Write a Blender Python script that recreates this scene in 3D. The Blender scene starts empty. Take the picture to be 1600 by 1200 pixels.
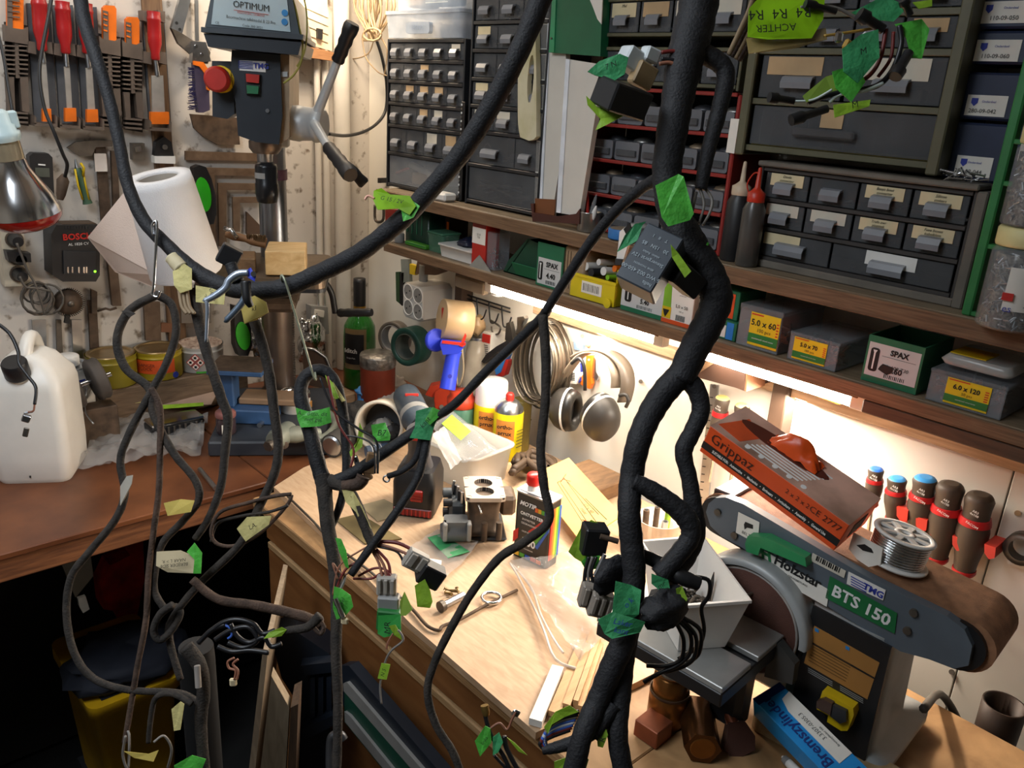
import bpy, math, random
from mathutils import Vector as V, Matrix as M
rnd = random.Random(7)
SC = bpy.context.scene
COL = SC.collection
PI = math.pi
# ---------------------------------------------------------------- camera
FPX, PITCH, ROLL, YAW = 1300.0, 0.3365, 0.063, 0.753
CAM = V((0, 0, 1.67))
FW = V((math.sin(YAW)*math.cos(PITCH), math.cos(YAW)*math.cos(PITCH), -math.sin(PITCH)))
_r0 = V((math.cos(YAW), -math.sin(YAW), 0)); _u0 = _r0.cross(FW)
RT = _r0*math.cos(ROLL) + _u0*math.sin(ROLL)
UP = RT.cross(FW)
cd = bpy.data.cameras.new('camera'); cam = bpy.data.objects.new('camera', cd); COL.objects.link(cam)
cd.sensor_width = 36; cd.lens = FPX/1600*36; cd.clip_start = .02
mm = M((RT, UP, -FW)).transposed().to_4x4(); mm.translation = CAM
cam.matrix_world = mm
SC.camera = cam
# ---------------------------------------------------------------- light
SC.view_settings.view_transform = 'Standard'; SC.view_settings.look = 'None'
SC.view_settings.gamma = 1; SC.view_settings.use_curve_mapping = False
SC.view_settings.exposure = 0.35
w = bpy.data.worlds.new('world'); SC.world = w; w.use_nodes = True
w.node_tree.nodes['Background'].inputs[0].default_value = (.6, .7, .9, 1)
w.node_tree.nodes['Background'].inputs[1].default_value = .03
def lamp(name, loc, target, size, power, col, shape='RECTANGLE', spread=180):
    d = bpy.data.lights.new(name, 'AREA'); d.shape = shape; d.size = size[0]; d.size_y = size[1]
    d.energy = power; d.color = col; d.spread = math.radians(spread)
    o = bpy.data.objects.new(name, d); COL.objects.link(o); o.location = loc
    o.rotation_euler = (V(target)-V(loc)).to_track_quat('-Z', 'Y').to_euler()
    return o
COOL = (.86, .93, 1.0); WARM = (1.0, .80, .58); NEUT = (1.0, .93, .84)
lamp('ceiling_light', (-.3, .8, 2.36), (-.1, .9, 0), (.5, 1.3), 21, (.86, .93, 1.0))
lamp('wall_tube_light', (.55, 1.72, 2.14), (.62, 2.1, 1.45), (1.2, .06), 3.6, NEUT)
lamp('corner_lamp_light', (1.1, 1.88, 1.98), (1.25, 2.0, 1.3), (.1, .1), 3.0, WARM)
# ---------------------------------------------------------------- pixel helpers (positions measured on the photo, put on real planes)
def ray(px, py): return FW + RT*((px-800)/FPX) - UP*((py-600)/FPX)
def R(px, py, x=1.35): d = ray(px, py); return CAM + d*(x/d.x)
def B(px, py, y=2.1): d = ray(px, py); return CAM + d*(y/d.y)
def H(px, py, z=.866): d = ray(px, py); return CAM + d*((z-CAM.z)/d.z)
def D(px, py, dep): return CAM + ray(px, py)*dep
def PXM(dep): return dep/FPX
# ---------------------------------------------------------------- materials
MATS = {}
def lin(h):
    h = h.lstrip('#'); c = [int(h[i:i+2], 16)/255 for i in (0, 2, 4)]
    return tuple(x/12.92 if x <= .04045 else ((x+.055)/1.055)**2.4 for x in c) + (1,)
def mat(key, col, rough=.55, metal=0, var=.18, scale=18, bump=0, bscale=60, emit=0, spec=.5, col2=None, trans=0, clear=0, stretch=None, coat=0, contrast=(.35, .65)):
    if key in MATS: return MATS[key]
    m = bpy.data.materials.new(key); MATS[key] = m; m.use_nodes = True
    n = m.node_tree.nodes; l = m.node_tree.links; b = n['Principled BSDF']; out = n['Material Output']
    c = lin(col)
    b.inputs['Roughness'].default_value = rough; b.inputs['Metallic'].default_value = metal
    b.inputs['Specular IOR Level'].default_value = spec; b.inputs['Coat Weight'].default_value = coat
    tc = n.new('ShaderNodeTexCoord'); mp = n.new('ShaderNodeMapping'); l.new(tc.outputs['Object'], mp.inputs[0])
    if stretch: mp.inputs['Scale'].default_value = stretch
    nz = n.new('ShaderNodeTexNoise'); nz.inputs['Scale'].default_value = scale; nz.inputs['Detail'].default_value = 5
    l.new(mp.outputs[0], nz.inputs['Vector'])
    rp = n.new('ShaderNodeValToRGB'); l.new(nz.outputs['Fac'], rp.inputs[0])
    rp.color_ramp.elements[0].position = contrast[0]; rp.color_ramp.elements[1].position = contrast[1]
    if col2: rp.color_ramp.elements[0].color = lin(col2); rp.color_ramp.elements[1].color = c
    else:
        rp.color_ramp.elements[0].color = tuple(x*(1-var) for x in c[:3])+(1,)
        rp.color_ramp.elements[1].color = tuple(min(1, x*(1+var*.6)) for x in c[:3])+(1,)
    l.new(rp.outputs[0], b.inputs['Base Color'])
    if bump:
        bz = n.new('ShaderNodeTexNoise'); bz.inputs['Scale'].default_value = bscale; bz.inputs['Detail'].default_value = 3
        l.new(mp.outputs[0], bz.inputs['Vector'])
        bp = n.new('ShaderNodeBump'); bp.inputs['Strength'].default_value = bump; bp.inputs['Distance'].default_value = .004
        l.new(bz.outputs['Fac'], bp.inputs['Height']); l.new(bp.outputs[0], b.inputs['Normal'])
    if emit:
        b.inputs['Emission Color'].default_value = c; b.inputs['Emission Strength'].default_value = emit
    if trans: b.inputs['Transmission Weight'].default_value = trans
    if clear:   # thin clear or frosted plastic: partly see-through
        tr = n.new('ShaderNodeBsdfTransparent'); tr.inputs[0].default_value = (.97, .97, .97, 1)
        mx = n.new('ShaderNodeMixShader'); mx.inputs[0].default_value = 1-clear
        l.new(tr.outputs[0], mx.inputs[1]); l.new(b.outputs[0], mx.inputs[2]); l.new(mx.outputs[0], out.inputs[0])
    return m
def wood(key, c1, c2, rough=.6, rot=(0, 0, 0), sc=(1, 1, 1), rings=9, bump=.15):
    if key in MATS: return MATS[key]
    m = bpy.data.materials.new(key); MATS[key] = m; m.use_nodes = True
    n = m.node_tree.nodes; l = m.node_tree.links; b = n['Principled BSDF']; b.inputs['Roughness'].default_value = rough
    tc = n.new('ShaderNodeTexCoord'); mp = n.new('ShaderNodeMapping'); l.new(tc.outputs['Object'], mp.inputs[0])
    mp.inputs['Rotation'].default_value = rot; mp.inputs['Scale'].default_value = sc
    nz = n.new('ShaderNodeTexNoise'); nz.inputs['Scale'].default_value = rings; nz.inputs['Detail'].default_value = 8; nz.inputs['Distortion'].default_value = .6
    l.new(mp.outputs[0], nz.inputs['Vector'])
    rp = n.new('ShaderNodeValToRGB'); rp.color_ramp.elements[0].position = .32; rp.color_ramp.elements[1].position = .68
    rp.color_ramp.elements[0].color = lin(c2); rp.color_ramp.elements[1].color = lin(c1)
    l.new(nz.outputs['Fac'], rp.inputs[0]); l.new(rp.outputs[0], b.inputs['Base Color'])
    bp = n.new('ShaderNodeBump'); bp.inputs['Strength'].default_value = bump; bp.inputs['Distance'].default_value = .003
    l.new(nz.outputs['Fac'], bp.inputs['Height']); l.new(bp.outputs[0], b.inputs['Normal'])
    return m
# ---------------------------------------------------------------- mesh builder
OFF = {}
I4 = M.Identity(4)
def F(loc, rz=0, rx=0, ry=0): return M.Translation(V(loc)) @ M.Rotation(rz, 4, 'Z') @ M.Rotation(ry, 4, 'Y') @ M.Rotation(rx, 4, 'X')
def axes(loc, xa, ya):
    x = V(xa).normalized(); z = x.cross(V(ya)).normalized(); y = z.cross(x)
    m = M((x, y, z)).transposed().to_4x4(); m.translation = V(loc); return m
RW = -PI/2
class MB:
    def __init__(s, mx=None): s.v = []; s.f = []; s.sm = []; s.mx = mx or I4
    def add(s, vs, fs, sm=False, mx=None):
        k = len(s.v); t = s.mx @ mx if mx else s.mx
        s.v += [t @ V(p) for p in vs]; s.f += [tuple(i+k for i in q) for q in fs]; s.sm += [sm]*len(fs); return s
    def box(s, x0, x1, y0, y1, z0, z1, b=0, mx=None):
        if x0 > x1: x0, x1 = x1, x0
        if y0 > y1: y0, y1 = y1, y0
        if z0 > z1: z0, z1 = z1, z0
        if not b:
            vs = [(x, y, z) for z in (z0, z1) for y in (y0, y1) for x in (x0, x1)]
            fs = [(0, 2, 3, 1), (4, 5, 7, 6), (0, 1, 5, 4), (2, 6, 7, 3), (0, 4, 6, 2), (1, 3, 7, 5)]
            return s.add(vs, fs, mx=mx)
        b = min(b, (x1-x0)*.45, (y1-y0)*.45, (z1-z0)*.45)
        vs = []; idx = {}
        for i, x in ((0, x0), (1, x1)):
            for j, y in ((0, y0), (1, y1)):
                for k, z in ((0, z0), (1, z1)):
                    sx, sy, sz = (b if i == 0 else -b), (b if j == 0 else -b), (b if k == 0 else -b)
                    for a, p in enumerate(((x, y+sy, z+sz), (x+sx, y, z+sz), (x+sx, y+sy, z))):
                        idx[i, j, k, a] = len(vs); vs.append(p)
        g = lambda i, j, k, a: idx[i, j, k, a]
        fs = [(g(0,0,0,0), g(0,0,1,0), g(0,1,1,0), g(0,1,0,0)), (g(1,0,0,0), g(1,1,0,0), g(1,1,1,0), g(1,0,1,0)),
              (g(0,0,0,1), g(1,0,0,1), g(1,0,1,1), g(0,0,1,1)), (g(0,1,0,1), g(0,1,1,1), g(1,1,1,1), g(1,1,0,1)),
              (g(0,0,0,2), g(0,1,0,2), g(1,1,0,2), g(1,0,0,2)), (g(0,0,1,2), g(1,0,1,2), g(1,1,1,2), g(0,1,1,2))]
        for k in (0, 1):
            for j in (0, 1): fs.append((g(0,j,k,1), g(1,j,k,1), g(1,j,k,2), g(0,j,k,2)))
            for i in (0, 1): fs.append((g(i,0,k,0), g(i,1,k,0), g(i,1,k,2), g(i,0,k,2)))
        for i in (0, 1):
            for j in (0, 1): fs.append((g(i,j,0,0), g(i,j,1,0), g(i,j,1,1), g(i,j,0,1)))
        for i in (0, 1):
            for j in (0, 1):
                for k in (0, 1): fs.append((g(i,j,k,0), g(i,j,k,1), g(i,j,k,2)))
        return s.add(vs, fs, mx=mx)
    def lathe(s, prof, n=20, mx=None, cap=True, sm=True, arc=None):
        vs = []; fs = []; k = len(prof); a1 = arc or 2*PI; m_ = n+1 if arc else n
        for i in range(m_):
            a = a1*i/n; c, q = math.cos(a), math.sin(a)
            vs += [(r*c, r*q, z) for r, z in prof]
        for i in range(n):
            j = (i+1) % m_ if not arc else i+1
            for p in range(k-1): fs.append((i*k+p, j*k+p, j*k+p+1, i*k+p+1))
        s.add(vs, fs, sm, mx)
        if cap and not arc:
            if prof[0][0] > 1e-6: s.add([vs[i*k] for i in range(n)], [tuple(range(n-1, -1, -1))], False, mx)
            if prof[-1][0] > 1e-6: s.add([vs[i*k+k-1] for i in range(n)], [tuple(range(n))], False, mx)
        return s
    def cyl(s, p0, p1, r0, r1=None, n=16, cap=True, sm=True):
        p0, p1 = V(p0), V(p1); d = p1-p0; L = d.length
        q = d.to_track_quat('Z', 'Y').to_matrix().to_4x4(); q.translation = p0
        return s.lathe([(r0, 0), (r0 if r1 is None else r1, L)], n, q, cap, sm)
    def rod(s, p0, p1, prof, n=16):   # lathe along a line, prof = [(r, t 0..1)]
        p0, p1 = V(p0), V(p1); d = p1-p0; L = d.length
        q = d.to_track_quat('Z', 'Y').to_matrix().to_4x4(); q.translation = p0
        return s.lathe([(r, t*L) for r, t in prof], n, q)
    def tube(s, pts, r, n=8, sm=True, closed=False):
        P = [V(p) for p in pts]; k = len(P)
        rs = r if isinstance(r, (list, tuple)) else [r]*k
        vs = []; fs = []; t0 = (P[1]-P[0]).normalized()
        up = V((0, 0, 1)) if abs(t0.z) < .9 else V((1, 0, 0))
        nx = t0.cross(up).normalized()
        for i in range(k):
            if closed: t = (P[(i+1) % k]-P[i-1])
            else: t = P[min(i+1, k-1)]-P[max(i-1, 0)]
            if t.length < 1e-9: t = t0
            t = t.normalized(); nx = (nx - t*nx.dot(t))
            if nx.length < 1e-6: nx = t.orthogonal()
            nx.normalize(); ny = t.cross(nx); t0 = t
            vs += [P[i] + (nx*math.cos(2*PI*j/n) + ny*math.sin(2*PI*j/n))*rs[i] for j in range(n)]
        for i in range(k if closed else k-1):
            a, b = i*n, ((i+1) % k)*n
            fs += [(a+j, a+(j+1) % n, b+(j+1) % n, b+j) for j in range(n)]
        if not closed: fs += [tuple(range(n-1, -1, -1)), tuple(range((k-1)*n, k*n))]
        return s.add(vs, fs, sm)
    def prism(s, poly, z0, z1, mx=None, sm=False):
        k = len(poly); ar = sum(poly[i][0]*poly[(i+1) % k][1]-poly[(i+1) % k][0]*poly[i][1] for i in range(k))
        if ar < 0: poly = poly[::-1]
        vs = [(x, y, z0) for x, y in poly] + [(x, y, z1) for x, y in poly]
        fs = [tuple(range(k-1, -1, -1)), tuple(range(k, 2*k))]
        s.add(vs, fs, False, mx)
        return s.add(vs, [(i, (i+1) % k, k+(i+1) % k, k+i) for i in range(k)], sm, mx)
    def prismxz(s, poly, y0, y1, mx=None, sm=False):   # polygon in x,z pushed along y
        q = M.Rotation(PI/2, 4, 'X')
        return s.prism(poly, -y1, -y0, (mx @ q) if mx else q, sm)
    def frame_(s, x0, x1, z0, z1, t, y0, y1, b=0):   # rectangular frame in xz
        s.box(x0, x1, y0, y1, z0, z0+t, b); s.box(x0, x1, y0, y1, z1-t, z1, b)
        s.box(x0, x0+t, y0, y1, z0+t, z1-t, b); return s.box(x1-t, x1, y0, y1, z0+t, z1-t, b)
    def grid(s, fn, nu, nv, sm=True, wrap=False):
        vs = [fn(i/nu, j/nv) for i in range(nu+1) for j in range(nv+1)]; k = nv+1
        return s.add(vs, [(i*k+j, (i+1)*k+j, (i+1)*k+j+1, i*k+j+1) for i in range(nu) for j in range(nv)], sm)
    def sphere(s, c, r, n=12, sc=(1, 1, 1), mx=None):
        q = M.Translation(V(c)) @ M.Diagonal(V((sc[0], sc[1], sc[2], 1)))
        pr = [(r*math.sin(PI*i/(n//2+2)), -r*math.cos(PI*i/(n//2+2))) for i in range(n//2+3)]
        pr[0] = (0, -r); pr[-1] = (0, r)
        return s.lathe(pr, n, (mx @ q) if mx else q, False)
    def build(s, name, m, parent=None, solid=0, loc=None):
        off = OFF.get(parent.name, V((0, 0, 0))) if parent else (V(loc) if loc is not None else V((0, 0, 0)))
        me = bpy.data.meshes.new(name); me.from_pydata([tuple(p-off) for p in s.v], [], s.f); me.validate()
        me.polygons.foreach_set('use_smooth', s.sm[:len(me.polygons)]) if len(me.polygons) == len(s.sm) else None
        me.materials.append(m); me.update()
        o = bpy.data.objects.new(name, me); COL.objects.link(o)
        if parent: o.parent = parent
        else: o.location = off
        OFF[o.name] = off
        if solid:
            md = o.modifiers.new('solid', 'SOLIDIFY'); md.thickness = solid; md.offset = 0
        return o
    def base(s):
        xs = [p.x for p in s.v]; ys = [p.y for p in s.v]; zs = [p.z for p in s.v]
        return V(((min(xs)+max(xs))/2, (min(ys)+max(ys))/2, min(zs)))
    def thing(s, name, m, label, cat, group=None, solid=0):
        return tag(s.build(name, m, None, solid, s.base()), label, cat, group)
def tag(o, label, cat, group=None):
    o['label'] = label; o['category'] = cat
    if group: o['group'] = group
    return o
def T(name, label, cat, loc, group=None):
    o = bpy.data.objects.new(name, None); COL.objects.link(o); o.location = V(loc); o.empty_display_size = .02
    OFF[o.name] = V(loc); return tag(o, label, cat, group)
def S(o, kind='structure'): o['kind'] = kind; return o
def lab(o, s): o['label'] = s; return o
def txt(body, size, m, parent, mx, x=0, z=0, y=-.0012, al='CENTER', rot=0, shear=0, sx=1, name='lettering', bold=0):
    """flat print lying in the local xz plane of mx, facing local -y"""
    c = bpy.data.curves.new('t', 'FONT'); c.body = body; c.size = size; c.align_x = al; c.align_y = 'CENTER'; c.shear = shear
    c.resolution_u = 2; c.offset = bold
    o = bpy.data.objects.new('t', c); COL.objects.link(o)
    me = bpy.data.meshes.new_from_object(o.evaluated_get(bpy.context.evaluated_depsgraph_get()))
    bpy.data.objects.remove(o); bpy.data.curves.remove(c)
    t = mx @ M.Translation((x, y, z)) @ M.Rotation(PI/2, 4, 'X') @ M.Rotation(rot, 4, 'Z') @ M.Diagonal((sx, 1, 1, 1))
    off = OFF.get(parent.name, V((0, 0, 0)))
    me.transform(M.Translation(-off) @ t); me.materials.clear(); me.materials.append(m); me.name = name
    q = bpy.data.objects.new(name, me); COL.objects.link(q); q.parent = parent; OFF[q.name] = off
    return q
def smooth(pts, sub=6, closed=False):
    """Catmull-Rom through points (tuples of any length)"""
    n = len(pts); out = []
    g = (lambda i: pts[i % n]) if closed else (lambda i: pts[max(0, min(n-1, i))])
    for i in range(n if closed else n-1):
        a, b, c, d = g(i-1), g(i), g(i+1), g(i+2)
        for k in range(sub):
            t = k/sub
            out.append(tuple(.5*(2*q+(r_-p)*t+(2*p-5*q+4*r_-s_)*t*t+(-p+3*q-3*r_+s_)*t**3) for p, q, r_, s_ in zip(a, b, c, d)))
    if not closed: out.append(tuple(pts[-1]))
    return out
def arc(cx, cy, r, a0, a1, n): return [(cx+r*math.cos(a0+(a1-a0)*i/n), cy+r*math.sin(a0+(a1-a0)*i/n)) for i in range(n+1)]
def rrect(x0, x1, y0, y1, r, n=4):
    return arc(x1-r, y1-r, r, 0, PI/2, n)+arc(x0+r, y1-r, r, PI/2, PI, n)+arc(x0+r, y0+r, r, PI, 1.5*PI, n)+arc(x1-r, y0+r, r, 1.5*PI, 2*PI, n)
# ---------------------------------------------------------------- shared materials
BLACK = mat('black plastic', '#1b1b1d', .45); DARK = mat('dark grey plastic', '#2b2c2f', .5)
INK = mat('black ink', '#141414', .6, var=0); WHITEINK = mat('white ink', '#e8e8e6', .6, var=0); BLUEINK = mat('blue ink', '#2a3a9c', .6, var=0)
REDINK = mat('red ink', '#c4281e', .6, var=0); GREENINK = mat('green ink', '#1f7a45', .6, var=0)
PAPER = mat('paper label', '#e9e4da', .8, var=.06); CREAM = mat('cream card', '#d9c9a2', .8, var=.1)
STEEL = mat('steel', '#b9bcc0', .3, 1, var=.15); DULLSTEEL = mat('dull steel', '#6e675f', .5, .8, var=.3, scale=30)
CHROME = mat('chrome', '#d8dadd', .15, 1, var=.05); RUST = mat('rusty steel', '#5b4a3c', .7, .4, var=.4, scale=40)
WHITEP = mat('white plastic', '#e6e4df', .4, var=.05); GREYP = mat('grey plastic', '#8d8d8b', .45, var=.1)
TAPEG = mat('green tape', '#4aa83a', .5, var=.25, scale=40, bump=.4, bscale=120); TAPEG2 = mat('teal green tape', '#37905a', .55, var=.2, scale=40, bump=.4, bscale=120)
TAPEL = mat('lime tape', '#86ad2c', .5, var=.25, scale=40, bump=.3, bscale=120)
MASK = mat('masking tape', '#c4b878', .7, var=.15, scale=50, bump=.3, bscale=140)
CLEARP = mat('clear plastic', '#a9acb0', .12, var=.05, clear=.66); CLEARB = mat('thin clear film', '#bdb9b5', .12, var=.1, clear=.64)
FROST = mat('frosted plastic', '#c2c0ba', .35, var=.04, clear=.45)
SMOKE = mat('smoked drawer plastic', '#5f6164', .25, var=.15, clear=.45)
REDP = mat('red plastic', '#b52a20', .4); GREENP = mat('green card', '#1f6b45', .6); BLUEP = mat('blue plastic', '#2438b8', .4)
ORANGE = mat('orange plastic', '#e8681c', .45); YELLOW = mat('yellow plastic', '#d9b70f', .45)
def L(mx, px, py, yl=0.0):
    """where the sight line of a photo point meets the plane local y = yl of a frame; local coordinates"""
    i = mx.inverted(); o = i @ CAM; d = (i @ (CAM+ray(px, py)))-o
    return o + d*((yl-o.y)/d.y)
def Lz(mx, px, py, zl=0.0):
    i = mx.inverted(); o = i @ CAM; d = (i @ (CAM+ray(px, py)))-o
    return o + d*((zl-o.z)/d.z)
def LP(mx, pts, yl=0.0): return [(q.x, q.z) for q in (L(mx, a, b, yl) for a, b in pts)]
def scr(dep):
    """frame at the origin of the camera's yaw with local y along the view's heading, for things that face the camera"""
    return F((0, 0, 0), -YAW)
def facing(px, py, dep, rz=0, rx=0, ry=0):
    p = D(px, py, dep); return F(p, -YAW+rz, rx, ry)
def loft(m, levels, sm=False, cap=True):
    """stack of same-length polygons [(poly xy, z)]"""
    k = len(levels[0][0]); vs = []; fs = []
    for po, z in levels: vs += [(x, y, z) for x, y in po]
    for i in range(len(levels)-1): fs += [(i*k+j, i*k+(j+1) % k, (i+1)*k+(j+1) % k, (i+1)*k+j) for j in range(k)]
    m.add(vs, fs, sm)
    if cap: m.add(levels[0][0] and [(x, y, levels[0][1]) for x, y in levels[0][0]], [tuple(range(k-1, -1, -1))]); m.add([(x, y, levels[-1][1]) for x, y in levels[-1][0]], [tuple(range(k))])
    return m
def crumple(c, r, seed, nu=14, nv=18, sc=(1, 1, 1), amp=.35, m=None):
    from mathutils import noise
    m = m or MB(); c = V(c)
    def fn(u, v):
        th = PI*u; ph = 2*PI*v; d = V((math.sin(th)*math.cos(ph), math.sin(th)*math.sin(ph), math.cos(th)))
        k = 1+amp*noise.noise(d*2.3+V((seed*7.1, seed, 0)))+amp*.5*noise.noise(d*6+V((0, seed*3.3, seed)))
        return c+V((d.x*sc[0], d.y*sc[1], d.z*sc[2]))*r*k
    return m.grid(fn, nu, nv, True)
def sheet(corners, nu, nv, amp, seed, m=None, sm=True, fz=4):
    """crumpled film spanned by four world corners"""
    from mathutils import noise
    a, b, c, d = [V(p) for p in corners]; m = m or MB()
    def fn(u, v):
        p = (a*(1-u)+b*u)*(1-v)+(d*(1-u)+c*u)*v
        e = noise.noise(V((u*fz, v*fz, seed*5.3)))+.5*noise.noise(V((u*fz*2.7, v*fz*2.7, seed)))
        return p+V((0, 0, amp*(.6+e)))
    return m.grid(fn, nu, nv, sm)
def polysheet(pts, m=None):
    m = m or MB(); return m.add([V(p) for p in pts], [tuple(range(len(pts)))])
def tri(o, a, b, c):
    """frame at o with x towards a, z roughly towards c; returns frame, lengths"""
    o, a, b, c = V(o), V(a), V(b), V(c); ex = (a-o).normalized(); ez = (c-o); ez = (ez-ex*ez.dot(ex)).normalized(); ey = ez.cross(ex)
    if ey.dot(b-o) < 0: ey = -ey
    m = M((ex, ey, ez)).transposed().to_4x4(); m.translation = o
    return m, (a-o).length, (b-o).dot(ey), (c-o).dot(ez)
# ================================================================ the room
XW, YW = 1.35, 2.10
M_WALLB = mat('white pegboard paint', '#c9c2b9', .75, scale=38, col2='#75685a', contrast=(.28, .42), bump=.15, bscale=40)
M_WALLR = mat('white wall panel', '#e4ded2', .6, var=.06, scale=3)
M_CON = mat('dark concrete', '#141312', .9, var=.3)
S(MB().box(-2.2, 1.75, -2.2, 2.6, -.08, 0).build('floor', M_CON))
S(MB().box(-2.2, 1.75, -2.2, 2.6, 2.4, 2.46).build('ceiling', mat('ceiling paint', '#c8c4bc', .8, var=.08)))
S(MB().box(-2.2, 1.45, YW, YW+.1, 0, 2.4).build('wall_back', M_WALLB))
wr = S(MB().box(XW+.02, XW+.12, -2.2, YW+.1, 0, 2.4).build('wall_right', mat('grey board', '#8d877c', .8)))
# right wall panels with the seams the photo shows
ys = [YW, .322, -.35, -1.1]
for i in range(3):
    MB().box(XW, XW+.02, ys[i+1]+.0012, ys[i]-.0012, .0, 2.4, .001).build('panel', M_WALLR, wr)
S(MB().box(-2.3, -2.2, -2.3, 2.2, 0, 2.4).build('wall_left', mat('wall paint', '#b9b2a6', .8)))
S(MB().box(-2.2, 1.45, -2.3, -2.2, 0, 2.4).build('wall_front', mat('wall paint', '#b9b2a6', .8)))
# vertical strips on the back wall
S(MB().box(.745, .79, YW-.012, YW, .9, 2.4, .002).build('trim_1', wood('brown batten', '#8a6a4c', '#5d4430', sc=(12, 12, 1))))
# ================================================================ benches
M_BTOP = mat('brown laminate', '#7c4a2c', .38, var=.3, scale=9, col2='#57301c', contrast=(.3, .7))
M_BEDGE = wood('red brown wood', '#8a5734', '#5d3620', sc=(1.2, 14, 14))
b = T('workbench', 'brown laminate topped bench along the tool wall carrying the drill press', 'workbench', (.2, 1.8, 0))
MB().box(-1.6, .725, 1.505, 2.09, .848, .86, .002).build('bench_top', M_BTOP, b)
MB().box(.727, 1.34, 1.46, 2.09, .848, .86, .002).build('bench_top', M_BTOP, b)
MB().box(-1.6, .722, 1.512, 1.55, .80, .847, .003).build('front_rail', M_BEDGE, b)
MB().box(-1.6, 1.33, 1.552, 2.08, .826, .847).build('under_board', M_BEDGE, b)
MB().box(-1.6, 1.33, 2.0, 2.02, 0.02, .825).build('shade_board', mat('under bench shade', '#14100d', .9), b)  # added near-black board, stands in for the shade under the bench
for x in (-1.5, -.2, 1.28): MB().box(x-.03, x+.03, 1.99, 2.05, 0, .826, .003).build('leg', M_BEDGE, b)
PLY = wood('plywood face', '#c6a888', '#b79676', .6, sc=(14, 3, 8), rings=9, bump=.08)
PLYE = wood('plywood edge', '#b58d60', '#8b6743', .6, sc=(2, 2, 60))
OCHRE = wood('ochre panel', '#8f5f35', '#7a4d28', .5, sc=(2, 2, 9), rings=4)
b2 = T('workbench', 'plywood topped bench with ochre side panel running along the shelf wall', 'workbench', (1.0, .8, 0))
MB().box(.66, 1.30, .50, 1.455, .84, .86, .002).build('bench_top', PLYE, b2); MB().box(.66, 1.17, -.15, .499, .84, .86, .002).build('bench_top', PLYE, b2)
pl = [(.706, 1.452), (.69, 1.2), (.659, .9), (.652, .607), (1.15, .56), (1.3, .9), (1.3, 1.5), (1.12, 1.50), (.98, 1.545), (.9, 1.52), (.80, 1.50)]
MB().prism(pl, .861, .873).build('plywood_sheet', PLY, b2)
MB().box(.675, .69, -.15, 1.43, .775, .838, .002).build('apron', OCHRE, b2)
MB().box(.672, .687, -.15, 1.42, .757, .772, .002).build('light_strip', wood('pale strip', '#b9966c', '#9c7a52', sc=(20, 2, 20)), b2)
MB().box(.678, .698, -.15, 1.43, .1, .755, .002).build('side_panel', OCHRE, b2)
MB().box(.70, 1.25, 1.40, 1.43, .1, .835, .002).build('end_panel', OCHRE, b2)
for y in (-.1, 1.3): MB().box(1.1, 1.16, y, y+.06, 0, .838, .003).build('leg', OCHRE, b2)
# ================================================================ shelves
SH = wood('shelf board', '#8b7a63', '#6d5c47', .55, sc=(10, 1.2, 10)); SHE = wood('shelf edge', '#7c6046', '#5b432e', .6, sc=(14, 1.5, 30))
ZU, ZL = 1.43, 1.305
su = T('wall_shelf', 'upper wooden shelf board holding the drawer cabinets', 'shelf', (1.25, .8, 1.4))
MB().box(1.152, 1.349, -.4, 1.75, 1.405, ZU, .002).build('shelf_board', SH, su)
MB().box(1.146, 1.151, -.4, 1.75, 1.403, ZU-.001, .001).build('edge_strip', SHE, su)
sl = T('wall_shelf', 'lower wooden shelf board holding screw boxes above the light tubes', 'shelf', (1.25, .8, 1.28))
MB().box(1.152, 1.349, -.4, 1.715, 1.288, ZL, .002).build('shelf_board', SH, sl)
MB().box(1.146, 1.151, -.4, 1.715, 1.284, ZL-.001, .001).build('edge_strip', SHE, sl)
for y in (1.62, .70, -.2):
    bb = MB().box(1.31, 1.348, y-.015, y+.015, 1.10, 1.286, .002).build('bracket', wood('dark batten', '#4a3526', '#35251a'), sl)
# wooden light rail and tubes
rl = T('light_rail', 'long wooden rail under the lower shelf carrying the light tubes', 'rail', (1.26, .7, 1.23))
MB().box(1.20, 1.235, -.4, 1.42, 1.268, 1.283, .002).build('rail', SHE, rl)
MB().box(1.325, 1.348, -.4, 1.36, 1.185, 1.205, .002).build('ledge', wood('pale ledge', '#b79878', '#94765a', sc=(14, 1.2, 14)), rl)
LED = bpy.data.materials.new('led tube'); LED.use_nodes = True
_n = LED.node_tree.nodes['Principled BSDF']; _n.inputs['Emission Color'].default_value = (1, .88, .72, 1); _n.inputs['Emission Strength'].default_value = 50
for i, (y0, y1) in enumerate(((1.385, .90), (.815, .515))):
    t = T('light_tube', ('glowing light tube under the shelf above the earmuffs', 'glowing light tube under the shelf above the orange glove box')[i], 'lamp', (1.215, (y0+y1)/2, 1.24), 'light tubes under the shelf')
    MB().cyl((1.215, y0, 1.252), (1.215, y1, 1.252), .009, n=12).build('tube', LED, t)
    for y in (y0, y1): MB().box(1.205, 1.225, y-.012, y+.012, 1.243, 1.267, .002).build('end_cap', WHITEP, t)
    MB().box(1.203, 1.227, y1, y0, 1.262, 1.267, .001).build('holder', SHE, t)
    lamp('light_tube_lamp', (1.212, (y0+y1)/2, 1.238), (.95, (y0+y1)/2, .65), (.02, y0-y1), (4.6, 5.2)[i], (1, .88, .73))
sm_ = T('lamp_housing', 'grey ballast box at the far end of the light rail', 'lamp', R(735, 452, 1.2))
MB(F(R(735, 445, 1.2), RW)).box(-.06, .045, 0, .05, -.016, .012, .003).build('housing', mat('beige metal', '#8f7f6c', .4, .3), sm_)
MB(F(R(735, 445, 1.2), RW)).box(.046, .085, .01, .04, -.013, .006, .004).build('end_cap', CLEARP, sm_)
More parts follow.
